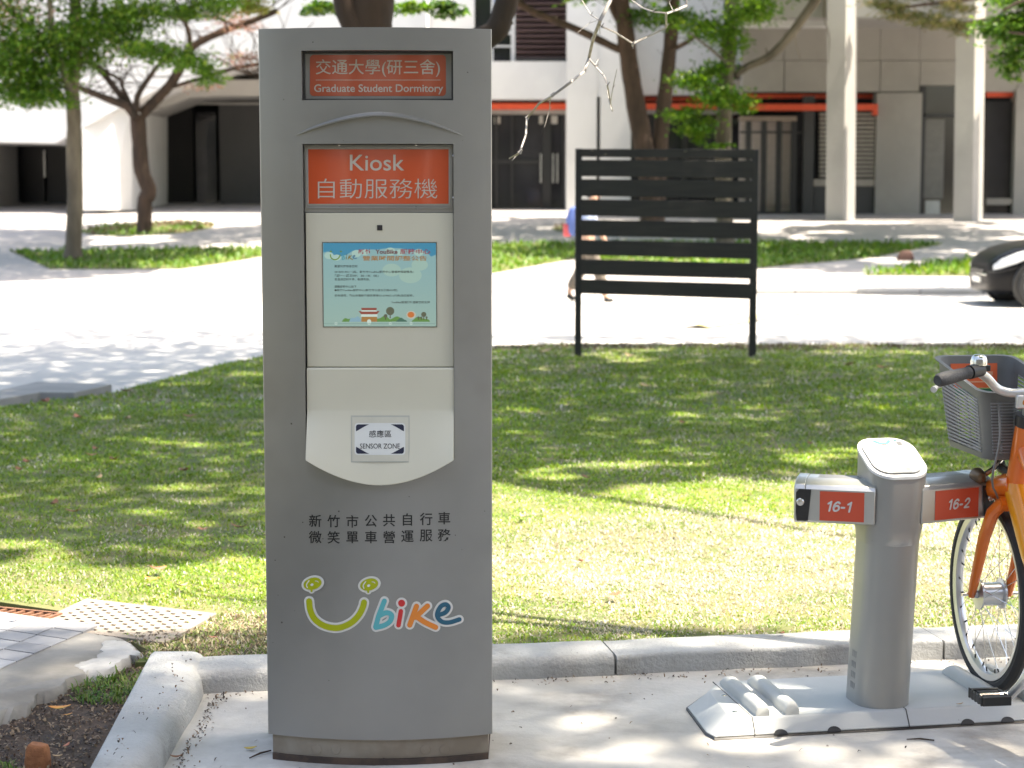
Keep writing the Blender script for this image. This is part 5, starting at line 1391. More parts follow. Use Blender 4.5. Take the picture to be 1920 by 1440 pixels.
# glass: windscreen and side windows, laid a little proud
def side_glass(pts, s_):
    m = MB(); out = []
    for x, f_ in pts:
        i = max(k for k in range(len(st)) if st[k][0] >= x); j = min(i+1, len(st)-1); t = 0 if i == j else (x-st[i][0])/(st[j][0]-st[i][0])
        s2 = [a+(b-a)*t for a, b in zip(st[i], st[j])]
        y0, z0, y1, z1 = s2[2]*0.95, s2[3], s2[4], s2[5]-0.02
        out.append((x, s_*(y0+(y1-y0)*f_*0.95+0.012), z0+(z1-z0)*f_))
    m.add(out, [tuple(range(len(out)))]); obj('side_window', m, M_CARG, car)
for s_ in (-1, 1):
    side_glass([(-1.45, 0.12), (-1.78, 0.86), (-2.25, 0.86), (-2.3, 0.10)], s_); side_glass([(-2.38, 0.10), (-2.35, 0.86), (-3.1, 0.84), (-3.25, 0.12)], s_)
m = MB(); m.add([(-1.22, -0.60, 1.035), (-1.22, 0.60, 1.035), (-1.76, 0.50, 1.385), (-1.76, -0.50, 1.385)], [(0,1,2,3)]); obj('windscreen', m, M_CARG, car)
m = MB(); m.add([(-3.66, -0.46, 1.35), (-3.66, 0.46, 1.35), (-3.96, 0.46, 1.07), (-3.96, -0.46, 1.07)], [(0,1,2,3)]); obj('rear_window', m, M_CARG, car)
def car_wheel(x, s_):
    Mw = Matrix.Translation((x, s_*0.812, 0.305)) @ Matrix.Rotation(math.radians(90), 4, 'X')
    m = MB(); m.lathe([(0.0, 0.0), (0.355, 0.0), (0.365, 0.012*1), (0.365, 0.06)], Matrix.Translation((x, s_*0.866, 0.32)) @ Matrix.Rotation(math.radians(90*s_), 4, 'X'), 28)
    arch = obj('wheel_arch', m, M_BLACK, car)
    m = MB(); m.lathe([(0.21, -0.10), (0.285, -0.10), (0.303, -0.075), (0.305, 0.0), (0.303, 0.075), (0.285, 0.10), (0.21, 0.10)], Mw, 32, close=True); w = obj('wheel', m, M_TYRE, car, smooth=True, angle=40)
    e = -s_*0.085
    m = MB(); m.lathe([(0.205, e*1.1), (0.215, e*1.1), (0.215, -e), (0.205, -e)], Mw, 32, close=True)
    for k in range(7):
        a = 2*math.pi*k/7; d_ = Vector((math.cos(a), math.sin(a), 0)); n_ = Vector((-d_.y, d_.x, 0))
        pts = [d_*0.03-n_*0.025, d_*0.21-n_*0.014, d_*0.21+n_*0.014, d_*0.03+n_*0.025]
        m.prism([Mw @ (p+Vector((0, 0, e*0.9))) for p in pts], tuple((Mw.to_3x3() @ Vector((0, 0, -e*0.25)))))
    m.lathe([(0.0, e*1.0), (0.05, e*0.98), (0.055, e*0.7)], Mw, 16)
    obj('rim', m, M_RIM, w)
for x in (-0.66, -3.25):
    for s_ in (-1, 1): car_wheel(x, s_)
for s_ in (-1, 1):
    P = []
    for x, zl, zh, ya, yb_ in ((-0.07, 0.53, 0.60, 0.665, 0.645), (-0.16, 0.56, 0.69, 0.785, 0.75), (-0.35, 0.63, 0.775, 0.85, 0.81), (-0.52, 0.70, 0.82, 0.865, 0.83), (-0.66, 0.79, 0.852, 0.865, 0.83)):
        P.append([(x+0.012, s_*(ya+0.012), zl), (x+0.016, s_*(ya+0.016), (zl+zh)/2), (x+0.008, s_*(yb_+0.012), zh)])
    m = MB(); m.grid(P); hlp = obj('headlight', m, mat('headlight_lens', (0.62, 0.65, 0.68), (0.5, 0.53, 0.56), scale=10, rough=0.08, coat=1.0), car, smooth=True)
    m = MB(); m.box((-0.19, s_*0.40-0.14, 0.30), (-0.02, s_*0.40+0.14, 0.40)); obj('fog_grille', m, mat('grille_grey', (0.10, 0.10, 0.10), rough=0.5), car, bevel=0.02)
    m = MB(); m.box((-1.42, s_*0.93-0.07, 0.93), (-1.28, s_*0.93+0.07, 1.03)); obj('door_mirror', m, M_CARP, car, bevel=0.03)
for s_ in (-1, 1):
    m = MB(); m.tube([(-0.02, s_*0.55, 0.50), (-0.08, s_*0.725, 0.50), (-0.18, s_*0.795, 0.52), (-0.36, s_*0.845, 0.57)], 0.006, 5); obj('bumper_seam', m, M_BLACK, car)
m = MB(); m.box((-0.05, -0.38, 0.43), (0.012, 0.38, 0.53)); obj('grille', m, M_BLACK, car, bevel=0.01)
m = MB(); m.box((-0.02, -0.21, 0.33), (0.020, 0.21, 0.415)); obj('number_plate', m, M_PLATE, car, bevel=0.004)
m = MB(); m.tube([(-0.05, -0.55, 0.45), (0.008, -0.4, 0.455), (0.018, 0, 0.46), (0.008, 0.4, 0.455), (-0.05, 0.55, 0.45)], 0.012, 6); obj('chrome_strip', m, M_CHROME, car, smooth=True)

# ------------------------------------------------------------------ person walking behind the board
pf = hit(1100, 566, gz, 0.012)
person = empty('person', (pf.x, pf.y, pf.z), 0.0, label='person with a blue and red backpack walking behind the slatted board', cat='person')
def skin(name, verts, edges, radii, mt, par, root=0, sub=2):
    me = bpy.data.meshes.new(name); me.from_pydata(verts, edges, []); me.materials.append(mt)
    o = bpy.data.objects.new(name, me); COL.objects.link(o); o.parent = par
    sk_ = o.modifiers.new('skin', 'SKIN'); sk_.use_smooth_shade = True
    for v, r in zip(me.skin_vertices[0].data, radii):
        v.radius = r if hasattr(r, '__len__') else (r, r); v.use_root = False
    me.skin_vertices[0].data[root].use_root = True
    s_ = o.modifiers.new('sub', 'SUBSURF'); s_.levels = sub; s_.render_levels = sub
    return o
M_SKIN = mat('skin', (0.50, 0.31, 0.22), rough=0.5); M_SHIRT = mat('pale_blue_shirt', (0.38, 0.45, 0.62), (0.33, 0.40, 0.56), rough=0.8); M_TROU = mat('tan_trousers', (0.15, 0.125, 0.10), (0.12, 0.10, 0.08), rough=0.85); M_HAIR = mat('black_hair', (0.02, 0.017, 0.015), rough=0.5)
# local: x to the right (walking direction), y away, z up; striding
V = [(0.0, 0, 0.90), (0.01, 0, 1.10), (0.03, 0, 1.30), (0.05, 0, 1.40), (0.07, 0, 1.455), (0.09, 0, 1.52), (0.10, 0, 1.60),
     (0.04, -0.16, 1.34), (-0.06, -0.22, 1.10), (0.04, -0.20, 0.90), (0.08, -0.19, 0.83),
     (0.05, 0.16, 1.34), (0.12, 0.21, 1.10), (0.26, 0.18, 0.94), (0.30, 0.17, 0.88),
     (0.02, -0.09, 0.84), (0.18, -0.095, 0.46), (0.26, -0.095, 0.09), (0.37, -0.095, 0.035),
     (-0.02, 0.09, 0.84), (-0.08, 0.095, 0.47), (-0.27, 0.095, 0.14), (-0.20, 0.095, 0.04)]
Ed = [(0,1),(1,2),(2,3),(3,4),(4,5),(5,6),(2,7),(7,8),(8,9),(9,10),(2,11),(11,12),(12,13),(13,14),(0,15),(15,16),(16,17),(17,18),(0,19),(19,20),(20,21),(21,22)]
Rr = [(0.12,0.15),(0.11,0.14),(0.11,0.15),(0.06,0.07),(0.055,0.055),(0.085,0.075),(0.085,0.07),0.055,0.042,0.032,0.03,0.055,0.042,0.032,0.03,0.085,0.058,0.04,0.035,0.085,0.058,0.04,0.035]
for h, wx, wy, wz in ((10, 0.09, -0.19, 0.83), (14, 0.31, 0.17, 0.87)):
    for k, (dx, dy, L) in enumerate(((0.028, 0, 0.06), (0.012, 0, 0.075), (-0.004, 0, 0.078), (-0.02, 0, 0.07), (0.03, 0.012, 0.05))):
        n = len(V); V += [(wx+dx*0.8, wy+dy, wz-0.04), (wx+dx+0.012, wy+dy, wz-0.04-L)]; Ed += [(h, n), (n, n+1)]; Rr += [0.010, 0.008]
pbody = skin('body', V, Ed, Rr, M_SKIN, person)
skin('shirt', [(0.0,0,0.92),(0.01,0,1.10),(0.03,0,1.30),(0.05,0,1.385),(0.04,-0.165,1.34),(-0.02,-0.20,1.19),(0.05,0.165,1.34),(0.09,0.195,1.19)], [(0,1),(1,2),(2,3),(2,4),(4,5),(2,6),(6,7)], [(0.15,0.175),(0.135,0.165),(0.13,0.17),(0.075,0.085),0.07,0.066,0.07,0.066], M_SHIRT, pbody)
skin('trousers', [(0.0,0,0.92),(0.0,0,0.86),(0.02,-0.09,0.80),(0.18,-0.095,0.46),(0.255,-0.095,0.12),(-0.02,0.09,0.80),(-0.08,0.095,0.47),(-0.255,0.095,0.17)], [(0,1),(1,2),(2,3),(3,4),(1,5),(5,6),(6,7)], [(0.145,0.17),(0.145,0.17),0.115,0.095,0.085,0.115,0.095,0.085], M_TROU, pbody)
for pts in ([(0.24,-0.095,0.05),(0.30,-0.095,0.04),(0.40,-0.095,0.03)], [(-0.285,0.095,0.12),(-0.25,0.095,0.07),(-0.17,0.095,0.03)]):
    skin('shoe', pts, [(0,1),(1,2)], [0.05, 0.05, 0.035], M_BLACK, pbody)
skin('hair', [(0.06,0,1.66),(0.05,0,1.60),(0.03,0,1.53)], [(0,1),(1,2)], [(0.08,0.075),(0.085,0.08),(0.06,0.07)], M_HAIR, pbody)
m = MB(); m.tube([(0.175,0,1.585),(0.20,0,1.56)], [0.012,0.014], 8); obj('nose', m, M_SKIN, pbody, smooth=True)
for s_ in (-1, 1):
    m = MB(); m.lathe([(0, 0.006), (0.008, 0.003), (0.009, 0)], Matrix.Translation((0.172, s_*0.03, 1.60)) @ Matrix.Rotation(math.radians(90), 4, 'Y'), 8); obj('eye', m, M_HAIR, pbody)
    m = MB(); m.lathe([(0, 0.012), (0.02, 0.008), (0.024, 0)], Matrix.Translation((0.09, s_*0.075, 1.585)) @ Matrix.Rotation(math.radians(-90*s_), 4, 'X'), 8); obj('ear', m, M_SKIN, pbody)
m = MB(); m.box((0.168, -0.02, 1.522), (0.176, 0.02, 1.530)); obj('mouth', m, mat('lips', (0.35, 0.13, 0.11)), pbody)
bpk = empty('backpack', (pf.x, pf.y, pf.z), 0.0, label='blue and red backpack worn by the person behind the board', cat='backpack')
m = MB(); m.loft([[Vector((x, y*f_, z)) for x, y in ((-0.12,-0.15),(-0.12,0.15),(-0.25*f_-0.02,0.15),(-0.29*f_-0.02,0.0),(-0.25*f_-0.02,-0.15))] for z, f_ in ((0.98, 0.85), (1.04, 1.0), (1.25, 1.0), (1.38, 0.85), (1.42, 0.6))]); obj('bag', m, mat('blue_nylon', (0.07, 0.12, 0.34), rough=0.7), bpk, bevel=0.02)
m = MB(); m.loft([[Vector((x, y*f_, z)) for x, y in ((-0.24,-0.13),(-0.24,0.13),(-0.35,0.10),(-0.35,-0.10))] for z, f_ in ((0.97, 0.9), (1.02, 1.0), (1.12, 1.0), (1.16, 0.8))]); obj('pocket', m, mat('red_nylon', (0.50, 0.08, 0.09), rough=0.7), bpk, bevel=0.02)

# low reddish block on the plaza bed, broken brick in the soil
bp_ = hit(1698, 490)
m = MB(); m.loft([[(bp_.x+x*s_, bp_.y+y*s_, bp_.z+z) for x, y in ((-0.2,-0.1),(0.14,-0.14),(0.2,0.12),(-0.14,0.14))] for z, s_ in ((0, 1.0), (0.1, 0.95), (0.18, 0.7), (0.22, 0.4))])
tag(obj('rock', m, mat('reddish_rock', (0.085, 0.042, 0.032), (0.07, 0.035, 0.026), scale=8, rough=0.9, bump=0.4), bevel=0.03), 'low reddish brown rock at the edge of the right grass bed', 'rock')
q = flat(72, 1436, 0.03)
m = MB(); r_ = random.Random(4)
rings = []
for z, s_ in ((0.0, 0.95), (0.02, 1.0), (0.05, 0.97), (0.062, 0.8)):
    rings.append([(q.x + (x*s_)*1.0 + r_.uniform(-0.003, 0.003), q.y + y*s_ + r_.uniform(-0.003, 0.003), 0.024+z + (0.006 if x < 0 else 0)*(z > 0.04)) for x, y in ((-0.03,-0.02),(0.0,-0.028),(0.026,-0.016),(0.03,0.012),(0.008,0.028),(-0.024,0.022))])
m.loft(rings); tag(obj('brick_fragment', m, mat('orange_brick', (0.36, 0.15, 0.065), (0.27, 0.11, 0.05), scale=30, rough=0.95, bump=0.5, bscale=90), bevel=0.004, seg=2), 'broken orange brick lying on the soil at the lower left', 'brick')
# ------------------------------------------------------------------ trees
M_BARK1 = mat('pale_lichen_bark', (0.155, 0.128, 0.092), (0.085, 0.07, 0.05), scale=3, rough=0.95, bump=0.8, bscale=14, vec=(1, 1, 0.25), c3=(0.20, 0.19, 0.14), s3=2.0, lo3=0.55, hi3=0.7)
M_BARK2 = mat('dark_brown_bark', (0.075, 0.046, 0.032), (0.04, 0.027, 0.02), scale=4, rough=0.95, bump=0.8, bscale=14, vec=(1, 1, 0.3))
M_BARK3 = mat('brown_bark', (0.10, 0.062, 0.044), (0.058, 0.038, 0.028), scale=4, rough=0.95, bump=0.8, bscale=14, vec=(1, 1, 0.3))
M_TWIG = mat('grey_twig_bark', (0.36, 0.335, 0.31), (0.24, 0.22, 0.20), scale=25, rough=0.85)
M_LEAF = leaf_mat('green_leaf', 0.46); M_PINK = leaf_mat('dry_leaf', 0.25); M_NEED = leaf_mat('needle_leaf', 0.2)
def leafset(C, size, hue=0, asp=0.62, droop=0.3, seed=1, pal=None):
    "leaves at points C (N,3): folded pointed leaves, returns V, T, colour"
    r = np.random.default_rng(seed); N = len(C)
    az = r.uniform(0, 2*np.pi, N); el = r.normal(-droop, 0.45, N)
    d = np.stack([np.cos(az)*np.cos(el), np.sin(az)*np.cos(el), np.sin(el)], 1)
    up = np.stack([r.normal(0, 0.5, N), r.normal(0, 0.5, N), np.ones(N)], 1)
    w = np.cross(d, up); w /= np.linalg.norm(w, axis=1)[:, None]
    nrm = np.cross(w, d)
    L = (size*r.uniform(0.65, 1.25, N))[:, None]
    a = C - d*L*0.5; t = C + d*L*0.5; fold = nrm*L*0.10
    l = C - d*L*0.08 + w*L*asp*0.5 + fold; q = C - d*L*0.08 - w*L*asp*0.5 + fold
    V = np.stack([a, l, t, q], 1).reshape(-1, 3)
    i = np.arange(N)*4
    T = np.concatenate([np.stack([i, i+1, i+2], 1), np.stack([i, i+2, i+3], 1)])
    pal = pal or [((0.050, 0.125, 0.018), 0.55), ((0.085, 0.19, 0.025), 0.33), ((0.15, 0.24, 0.035), 0.12)]
    cols = np.array([p[0] for p in pal]); k = r.choice(len(pal), N, p=[p[1] for p in pal])
    c = cols[k]*r.uniform(0.75, 1.25, (N, 1))
    return V, T, np.repeat(c, 4, axis=0)
def clump(center, rad, n, seed, sub=7, tight=0.38):
    "n points in sub-clumps inside an ellipsoid"
    r = np.random.default_rng(seed)
    ctr = np.array(center); rad = np.array(rad)
    u = r.normal(0, 1, (sub, 3)); u /= np.linalg.norm(u, axis=1)[:, None]; s_ = u*(r.uniform(0.1, 1, (sub, 1))**0.5)*0.8
    k = r.integers(0, sub, n)
    p = s_[k] + r.normal(0, tight, (n, 3))*np.array([1, 1, 0.6])
    return ctr + p*rad
def join_leaves(name, sets, mt, par):
    Vs, Ts, Cs, off = [], [], [], 0
    for V, T, C in sets:
        Vs.append(V); Ts.append(T+off); Cs.append(C); off += len(V)
    me = np_mesh(name, np.concatenate(Vs), np.concatenate(Ts), np.concatenate(Cs))
    return obj(name, me, mt, par, w=True)
def limb(m, pts, Y, r0, r1, seg=9, wob=0.012, flare=0.0, seed=0):
    "pts in photograph pixels, radii in metres at distance Y (number, or list per point)"
    rr = random.Random(seed)
    W = [at(a, b, Y[i] if hasattr(Y, '__len__') else Y) for i, (a, b) in enumerate(pts)]
    S = []
    for i in range(len(W)-1):
        a, b, c, d = W[max(i-1,0)], W[i], W[i+1], W[min(i+2, len(W)-1)]
        for t in (0, 0.25, 0.5, 0.75): S.append(0.5*((2*b) + (c-a)*t + (2*a-5*b+4*c-d)*t*t + (3*b-a-3*c+d)*t**3))
    S.append(W[-1]); n = len(S)
    R = [(r0 + (r1-r0)*i/(n-1))*(1+rr.uniform(-0.06, 0.06)) for i in range(n)]
    if flare: R[0] *= 1+flare; R[1] *= 1+flare*0.4
    m.tube(S, R, seg)
    return S
def twigs(m, S, n, L, r, seed, spread=1.0):
    rr = random.Random(seed)
    for _ in range(n):
        p = S[rr.randrange(len(S)//3, len(S))]
        d = Vector((rr.uniform(-1, 1)*spread, rr.uniform(-0.6, 0.6), rr.uniform(-0.2, 1))).normalized()
        q = p + d*L*rr.uniform(0.4, 1); q2 = q + (d + Vector((rr.uniform(-0.5, 0.5), 0, rr.uniform(-0.4, 0.4)))).normalized()*L*rr.uniform(0.3, 0.6)
        m.tube([p, q, q2], [r, r*0.7, r*0.3], 4)
def tree(name, base, label, mbark, trunk_fn, leafs, mleaf=None, group=None):
    t = empty(name, tuple(base), label=label, cat='tree', group=group)
    m = MB(); trunk_fn(m); obj('trunk', m, mbark, t, smooth=True, w=True, angle=180)
    if leafs: join_leaves('crown', leafs, mleaf or M_LEAF, t)
    return t
def pc(px, py, rx, ry, Y, n, size, seed, rd=None, **k):
    "leaf clump seen at that pixel"
    c = at(px, py, Y); s_ = Y/FPX
    return leafset(clump(tuple(c), (rx*s_, (rd if rd else max(rx, ry)*s_), ry*s_), n, seed, sub=max(5, n//130)), size, seed=seed, **k)
sxy = np.array([SUN.x/SUN.z, SUN.y/SUN.z])
def canopy(fn, box, zr, dens, size, seed, pal=None):  # unseen crown leaves, set sunward so their shadow fills the map fn
    r = np.random.default_rng(seed); x0, x1, y0, y1 = box
    n = int((x1-x0)*(y1-y0)*dens)
    X = r.uniform(x0, x1, n); Y = r.uniform(y0, y1, n); Z = r.uniform(*zr, n)
    k = r.uniform(0, 1, n) < fn(X, Y)
    X, Y, Z = X[k], Y[k], Z[k]
    return leafset(np.stack([X + sxy[0]*Z, Y + sxy[1]*Z, Z], 1), size, seed=seed, droop=0.15, pal=pal)
def shade_plaza(cx, cy, rx, ry, sd):
    def f(X, Y):
        n = 0.6*vnoise(X, Y*0.8, sd, 0.55) + 0.4*vnoise(X, Y, sd+1, 1.4)
        d = ((X-cx)/rx)**2 + ((Y-cy)/ry)**2
        return np.where((d < 1) & (n < 0.70 - 0.2*d), 1.0, 0.0)
    return f
def pcan(px, py, sd, rx=4.2, ry=5.5, ox=-1.0):
    b = hit(px, py, gz, 0.03); cx, cy = b.x+ox, b.y+0.2
    V, T, C = canopy(shade_plaza(cx, cy, rx, ry, sd), (cx-rx, cx+rx, cy-ry, cy+ry), (6.6, 9.0), 170, 0.27, 200+sd)
    return V, T, C
G1 = [((0.065, 0.155, 0.02), 0.5), ((0.105, 0.225, 0.028), 0.35), ((0.19, 0.29, 0.045), 0.15)]
# left tree with pale trunk
Y1_ = hit(137, 487, gz, 0.03).y
def tf(m):
    limb(m, [(137, 489), (139, 430), (141, 360), (138, 290), (139, 225), (136, 170), (140, 110), (143, 50), (140, -60), (150, -200)], Y1_, 0.175, 0.10, 12, flare=0.35)
    for i, (pts, r) in enumerate((([(133, 175), (112, 110), (98, 50), (90, -40)], 0.09), ([(140, 150), (152, 80), (175, 20), (190, -60)], 0.07), ([(128, 190), (110, 180), (70, 165), (20, 160)], 0.05), ([(118, 130), (70, 70), (20, 20), (-40, -40)], 0.06), ([(145, 130), (200, 60), (270, 20), (330, -30)], 0.05))):
        S = limb(m, pts, Y1_ + (i-2)*0.3, r, r*0.5, 7, seed=i); twigs(m, S, 8, 0.7, 0.012, i)
LV = [pc(45, 175, 75, 38, Y1_-0.6, 1875, 0.095, 1, pal=G1), pc(95, 140, 70, 36, Y1_-0.5, 1750, 0.095, 2, pal=G1), pc(60, 110, 85, 38, Y1_-0.4, 1875, 0.095, 3, pal=G1), pc(30, 50, 70, 55, Y1_-0.2, 1500, 0.095, 4, pal=G1), pc(150, 85, 60, 50, Y1_-0.2, 1500, 0.095, 5, pal=G1),
      pc(215, 60, 80, 38, Y1_-0.3, 1875, 0.095, 6, pal=G1), pc(290, 90, 70, 26, Y1_-0.5, 1125, 0.095, 7, pal=G1), pc(345, 118, 62, 26, Y1_-0.6, 1125, 0.095, 8, pal=G1), pc(390, 140, 28, 22, Y1_-0.6, 437, 0.095, 9, pal=G1), pc(365, 15, 48, 22, Y1_, 875, 0.095, 10, pal=G1), pc(470, 12, 40, 18, Y1_, 625, 0.095, 14, pal=[((0.16, 0.19, 0.03), 0.6), ((0.22, 0.20, 0.05), 0.4)]),
      pc(120, -70, 230, 90, Y1_, 5000, 0.14, 11, rd=2.5), pc(330, -110, 220, 80, Y1_, 3500, 0.14, 12, rd=2.5), pc(-120, 60, 110, 110, Y1_, 3000, 0.14, 13, rd=2.0), pc(80, 190, 50, 22, Y1_-0.8, 875, 0.095, 15, pal=G1), pc(170, 45, 90, 45, Y1_-0.4, 1875, 0.095, 16, pal=G1), pc(20, 130, 60, 50, Y1_-0.9, 1625, 0.095, 17, pal=G1), pcan(137, 487, 1), pc(250, 28, 90, 34, Y1_-0.2, 1300, 0.095, 18, pal=G1), pc(415, 18, 60, 20, Y1_-0.3, 500, 0.095, 19, pal=G1), pc(100, 60, 90, 45, Y1_-0.7, 1300, 0.095, 20, pal=G1)]
tree('shade_tree', hit(137, 487, gz, 0.03), 'tree with pale straight trunk in the grass bed at the left', M_BARK1, tf, LV, group='trees on the plaza')
# dark forked tree behind it
Y2_ = hit(270, 438, gz, 0.03).y
def tf(m):
    limb(m, [(270, 440), (271, 408), (272, 375), (280, 358), (266, 320), (262, 270), (258, 215)], Y2_, 0.19, 0.19, 12, flare=0.15)
    for i, (pts, r0, r1) in enumerate((([(255, 222), (238, 200), (200, 185), (158, 168), (110, 150)], 0.12, 0.06), ([(252, 215), (228, 182), (195, 140), (165, 115), (120, 90)], 0.10, 0.05), ([(250, 205), (230, 165), (226, 150), (200, 135), (180, 120)], 0.06, 0.03),
        ([(256, 210), (258, 180), (280, 145), (300, 120), (330, 100)], 0.09, 0.04), ([(266, 214), (290, 190), (318, 160), (338, 128), (352, 100), (372, 80), (420, 58), (470, 40), (520, 20)], 0.14, 0.07), ([(350, 104), (356, 75), (348, 45), (330, 32), (285, 25)], 0.075, 0.03), ([(348, 48), (356, 25), (372, -10)], 0.05, 0.03),
        ([(318, 165), (360, 152), (400, 140), (440, 128), (500, 118), (540, 112)], 0.045, 0.05), ([(440, 130), (470, 140), (490, 148)], 0.03, 0.015), ([(430, 55), (415, 35), (395, 30)], 0.03, 0.015))):
        S = limb(m, pts, Y2_ + 0.25*((i % 3)-1), r0, r1, 8, seed=i+20); twigs(m, S, 16, 1.1, 0.014, i+40)
PINK = [((0.36, 0.22, 0.17), 0.6), ((0.24, 0.14, 0.10), 0.3), ((0.20, 0.24, 0.06), 0.1)]
LV = [pc(60, 90, 80, 40, Y2_, 900, 0.10, 31, pal=PINK), pc(240, 85, 50, 25, Y2_, 350, 0.09, 32, pal=PINK), pc(450, 115, 50, 22, Y2_, 350, 0.09, 33, pal=PINK), pc(440, 45, 50, 22, Y2_, 450, 0.09, 34, pal=PINK), pc(370, 165, 40, 15, Y2_, 120, 0.09, 35, pal=PINK), pc(20, 20, 80, 40, Y2_, 900, 0.1, 36, pal=PINK), pc(250, -60, 260, 60, Y2_, 2500, 0.14, 37, rd=2.5), pc(260, 30, 60, 25, Y2_, 300, 0.1, 38), pcan(270, 438, 3, 6.0, 5.0, -0.5)]
tree('shade_tree', hit(270, 438, gz, 0.03), 'dark brown tree with spreading bare limbs in the oval bed', M_BARK2, tf, LV, group='trees on the plaza')
# twin-stemmed tree behind the board
Y3_ = hit(1228, 434, gz, 0.03).y
def tf(m):
    limb(m, [(1222, 436), (1216, 330), (1200, 240), (1186, 160), (1176, 90), (1168, 20), (1150, -80)], Y3_, 0.27, 0.19, 12, flare=0.2)
    limb(m, [(1230, 436), (1234, 330), (1240, 240), (1250, 150), (1258, 70), (1264, -10), (1270, -100)], Y3_+0.15, 0.22, 0.15, 10)
    for i, (pts, r0, r1) in enumerate((([(1178, 98), (1150, 88), (1105, 66), (1050, 42), (1000, 22), (955, -5)], 0.10, 0.09), ([(1256, 95), (1290, 78), (1320, 55), (1345, 40)], 0.07, 0.03), ([(1176, 60), (1150, 20), (1140, -40)], 0.10, 0.07), ([(1246, 170), (1280, 150), (1310, 140)], 0.03, 0.015))):
        S = limb(m, pts, Y3_, r0, r1, 8, seed=i+60); twigs(m, S, 3, 0.8, 0.01, i+60)
G2 = [((0.075, 0.18, 0.022), 0.45), ((0.13, 0.26, 0.03), 0.4), ((0.22, 0.33, 0.05), 0.15)]
LV = [pc(1240, 35, 50, 32, Y3_, 500, 0.13, 51), pc(1190, 40, 40, 25, Y3_, 200, 0.12, 52), pc(1200, -120, 260, 80, Y3_, 4500, 0.15, 53, rd=2.5), pcan(1228, 434, 5, 8.5, 8.0, -1.5)]
tree('shade_tree', hit(1228, 434, gz, 0.03), 'tree with two brown stems rising behind the slatted board', M_BARK3, tf, LV, group='trees on the plaza')
# grey tree with light green foliage right of it
Y4_ = hit(1360, 468, gz, 0.03).y
def tf(m):
    limb(m, [(1360, 470), (1358, 380), (1356, 290), (1358, 210), (1364, 120), (1370, 40), (1374, -60), (1380, -160)], Y4_, 0.19, 0.14, 12, flare=0.25)
    for i, (pts, r0, r1) in enumerate((([(1378, 142), (1400, 126), (1440, 108), (1468, 82), (1490, 55), (1512, 25), (1540, -15), (1570, -60)], 0.075, 0.11), ([(1356, 190), (1330, 170), (1300, 165), (1270, 150)], 0.03, 0.012), ([(1358, 230), (1335, 225), (1300, 235)], 0.02, 0.01), ([(1364, 120), (1330, 90), (1290, 60)], 0.04, 0.02), ([(1490, 58), (1492, 80), (1500, 110)], 0.012, 0.005), ([(1440, 108), (1436, 90)], 0.02, 0.01), ([(1548, -20), (1545, 30), (1555, 70), (1552, 120)], 0.018, 0.006))):
        S = limb(m, pts, Y4_-0.2*i*(i < 5), r0, r1, 8, seed=i+80)
LV = [pc(1300, 160, 55, 30, Y4_-0.8, 988, 0.105, 61, pal=G2), pc(1350, 180, 50, 35, Y4_-0.9, 874, 0.105, 62, pal=G2), pc(1275, 215, 42, 16, Y4_-0.8, 494, 0.105, 63, pal=G2), pc(1320, 235, 40, 22, Y4_-0.8, 570, 0.105, 64, pal=G2), pc(1395, 195, 28, 16, Y4_-0.7, 342, 0.105, 65, pal=G2), pc(1330, 130, 40, 22, Y4_-0.6, 456, 0.105, 66, pal=G2),
      pc(1330, 50, 55, 40, Y4_-0.5, 1140, 0.105, 67, pal=G2), pc(1400, 22, 55, 26, Y4_-1.2, 1235, 0.105, 68, pal=G2), pc(1375, 80, 25, 45, Y4_-0.5, 494, 0.105, 69, pal=G2), pc(1350, 274, 30, 6, Y4_-0.6, 133, 0.105, 70, pal=G2), pc(1310, 262, 14, 12, Y4_-0.6, 114, 0.105, 71, pal=G2), pc(1270, 30, 40, 25, Y4_, 475, 0.105, 72, pal=G2),
      pc(1380, -110, 240, 90, Y4_-0.5, 4500, 0.15, 73, rd=2.5), pcan(1360, 468, 7, 6.5, 6.5, 1.5)]
tree('shade_tree', hit(1360, 468, gz, 0.03), 'grey-barked tree with light green foliage right of the twin-stemmed tree', M_BARK1, tf, LV, group='trees on the plaza')
# trees outside the frame at the right whose foliage hangs into the upper corner
b5 = hit(2120, 500)
def tf(m):
    limb(m, [(2120, 502), (2118, 300), (2110, 120), (2120, -40), (2130, -200)], b5.y-6, 0.2, 0.12, 10)
    for i, pts in enumerate(([(2112, 130), (2040, 90), (1960, 70), (1890, 60)], [(2116, 60), (2020, 20), (1930, 0), (1880, 20)], [(2112, 170), (2020, 150), (1930, 145)])): limb(m, pts, b5.y-6, 0.05, 0.012, 6, seed=i)
yy = b5.y-6; b5 = Vector((at(2120, 500, yy).x, yy, gz(0, yy)))
LV = [pcan(1850, 440, 9, 5.0, 6.0, 0.0), pc(1880, 55, 52, 36, yy, 900, 0.10, 81), pc(1900, 110, 36, 24, yy, 420, 0.10, 82), pc(1898, 140, 20, 14, yy, 150, 0.10, 83), pc(1850, 55, 30, 18, yy, 260, 0.10, 84), pc(1960, 60, 80, 60, yy, 1500, 0.11, 85), pc(2060, -20, 140, 110, yy, 4000, 0.12, 86, rd=1.4), pc(1900, 5, 50, 26, yy, 500, 0.10, 87)]
tree('shade_tree', b5, 'leafy dark green tree reaching into the upper right corner', M_BARK3, tf, LV, group='trees on the plaza')
yy2 = 36.0; b6 = Vector((at(2330, 480, yy2).x, yy2, gz(0, yy2)))
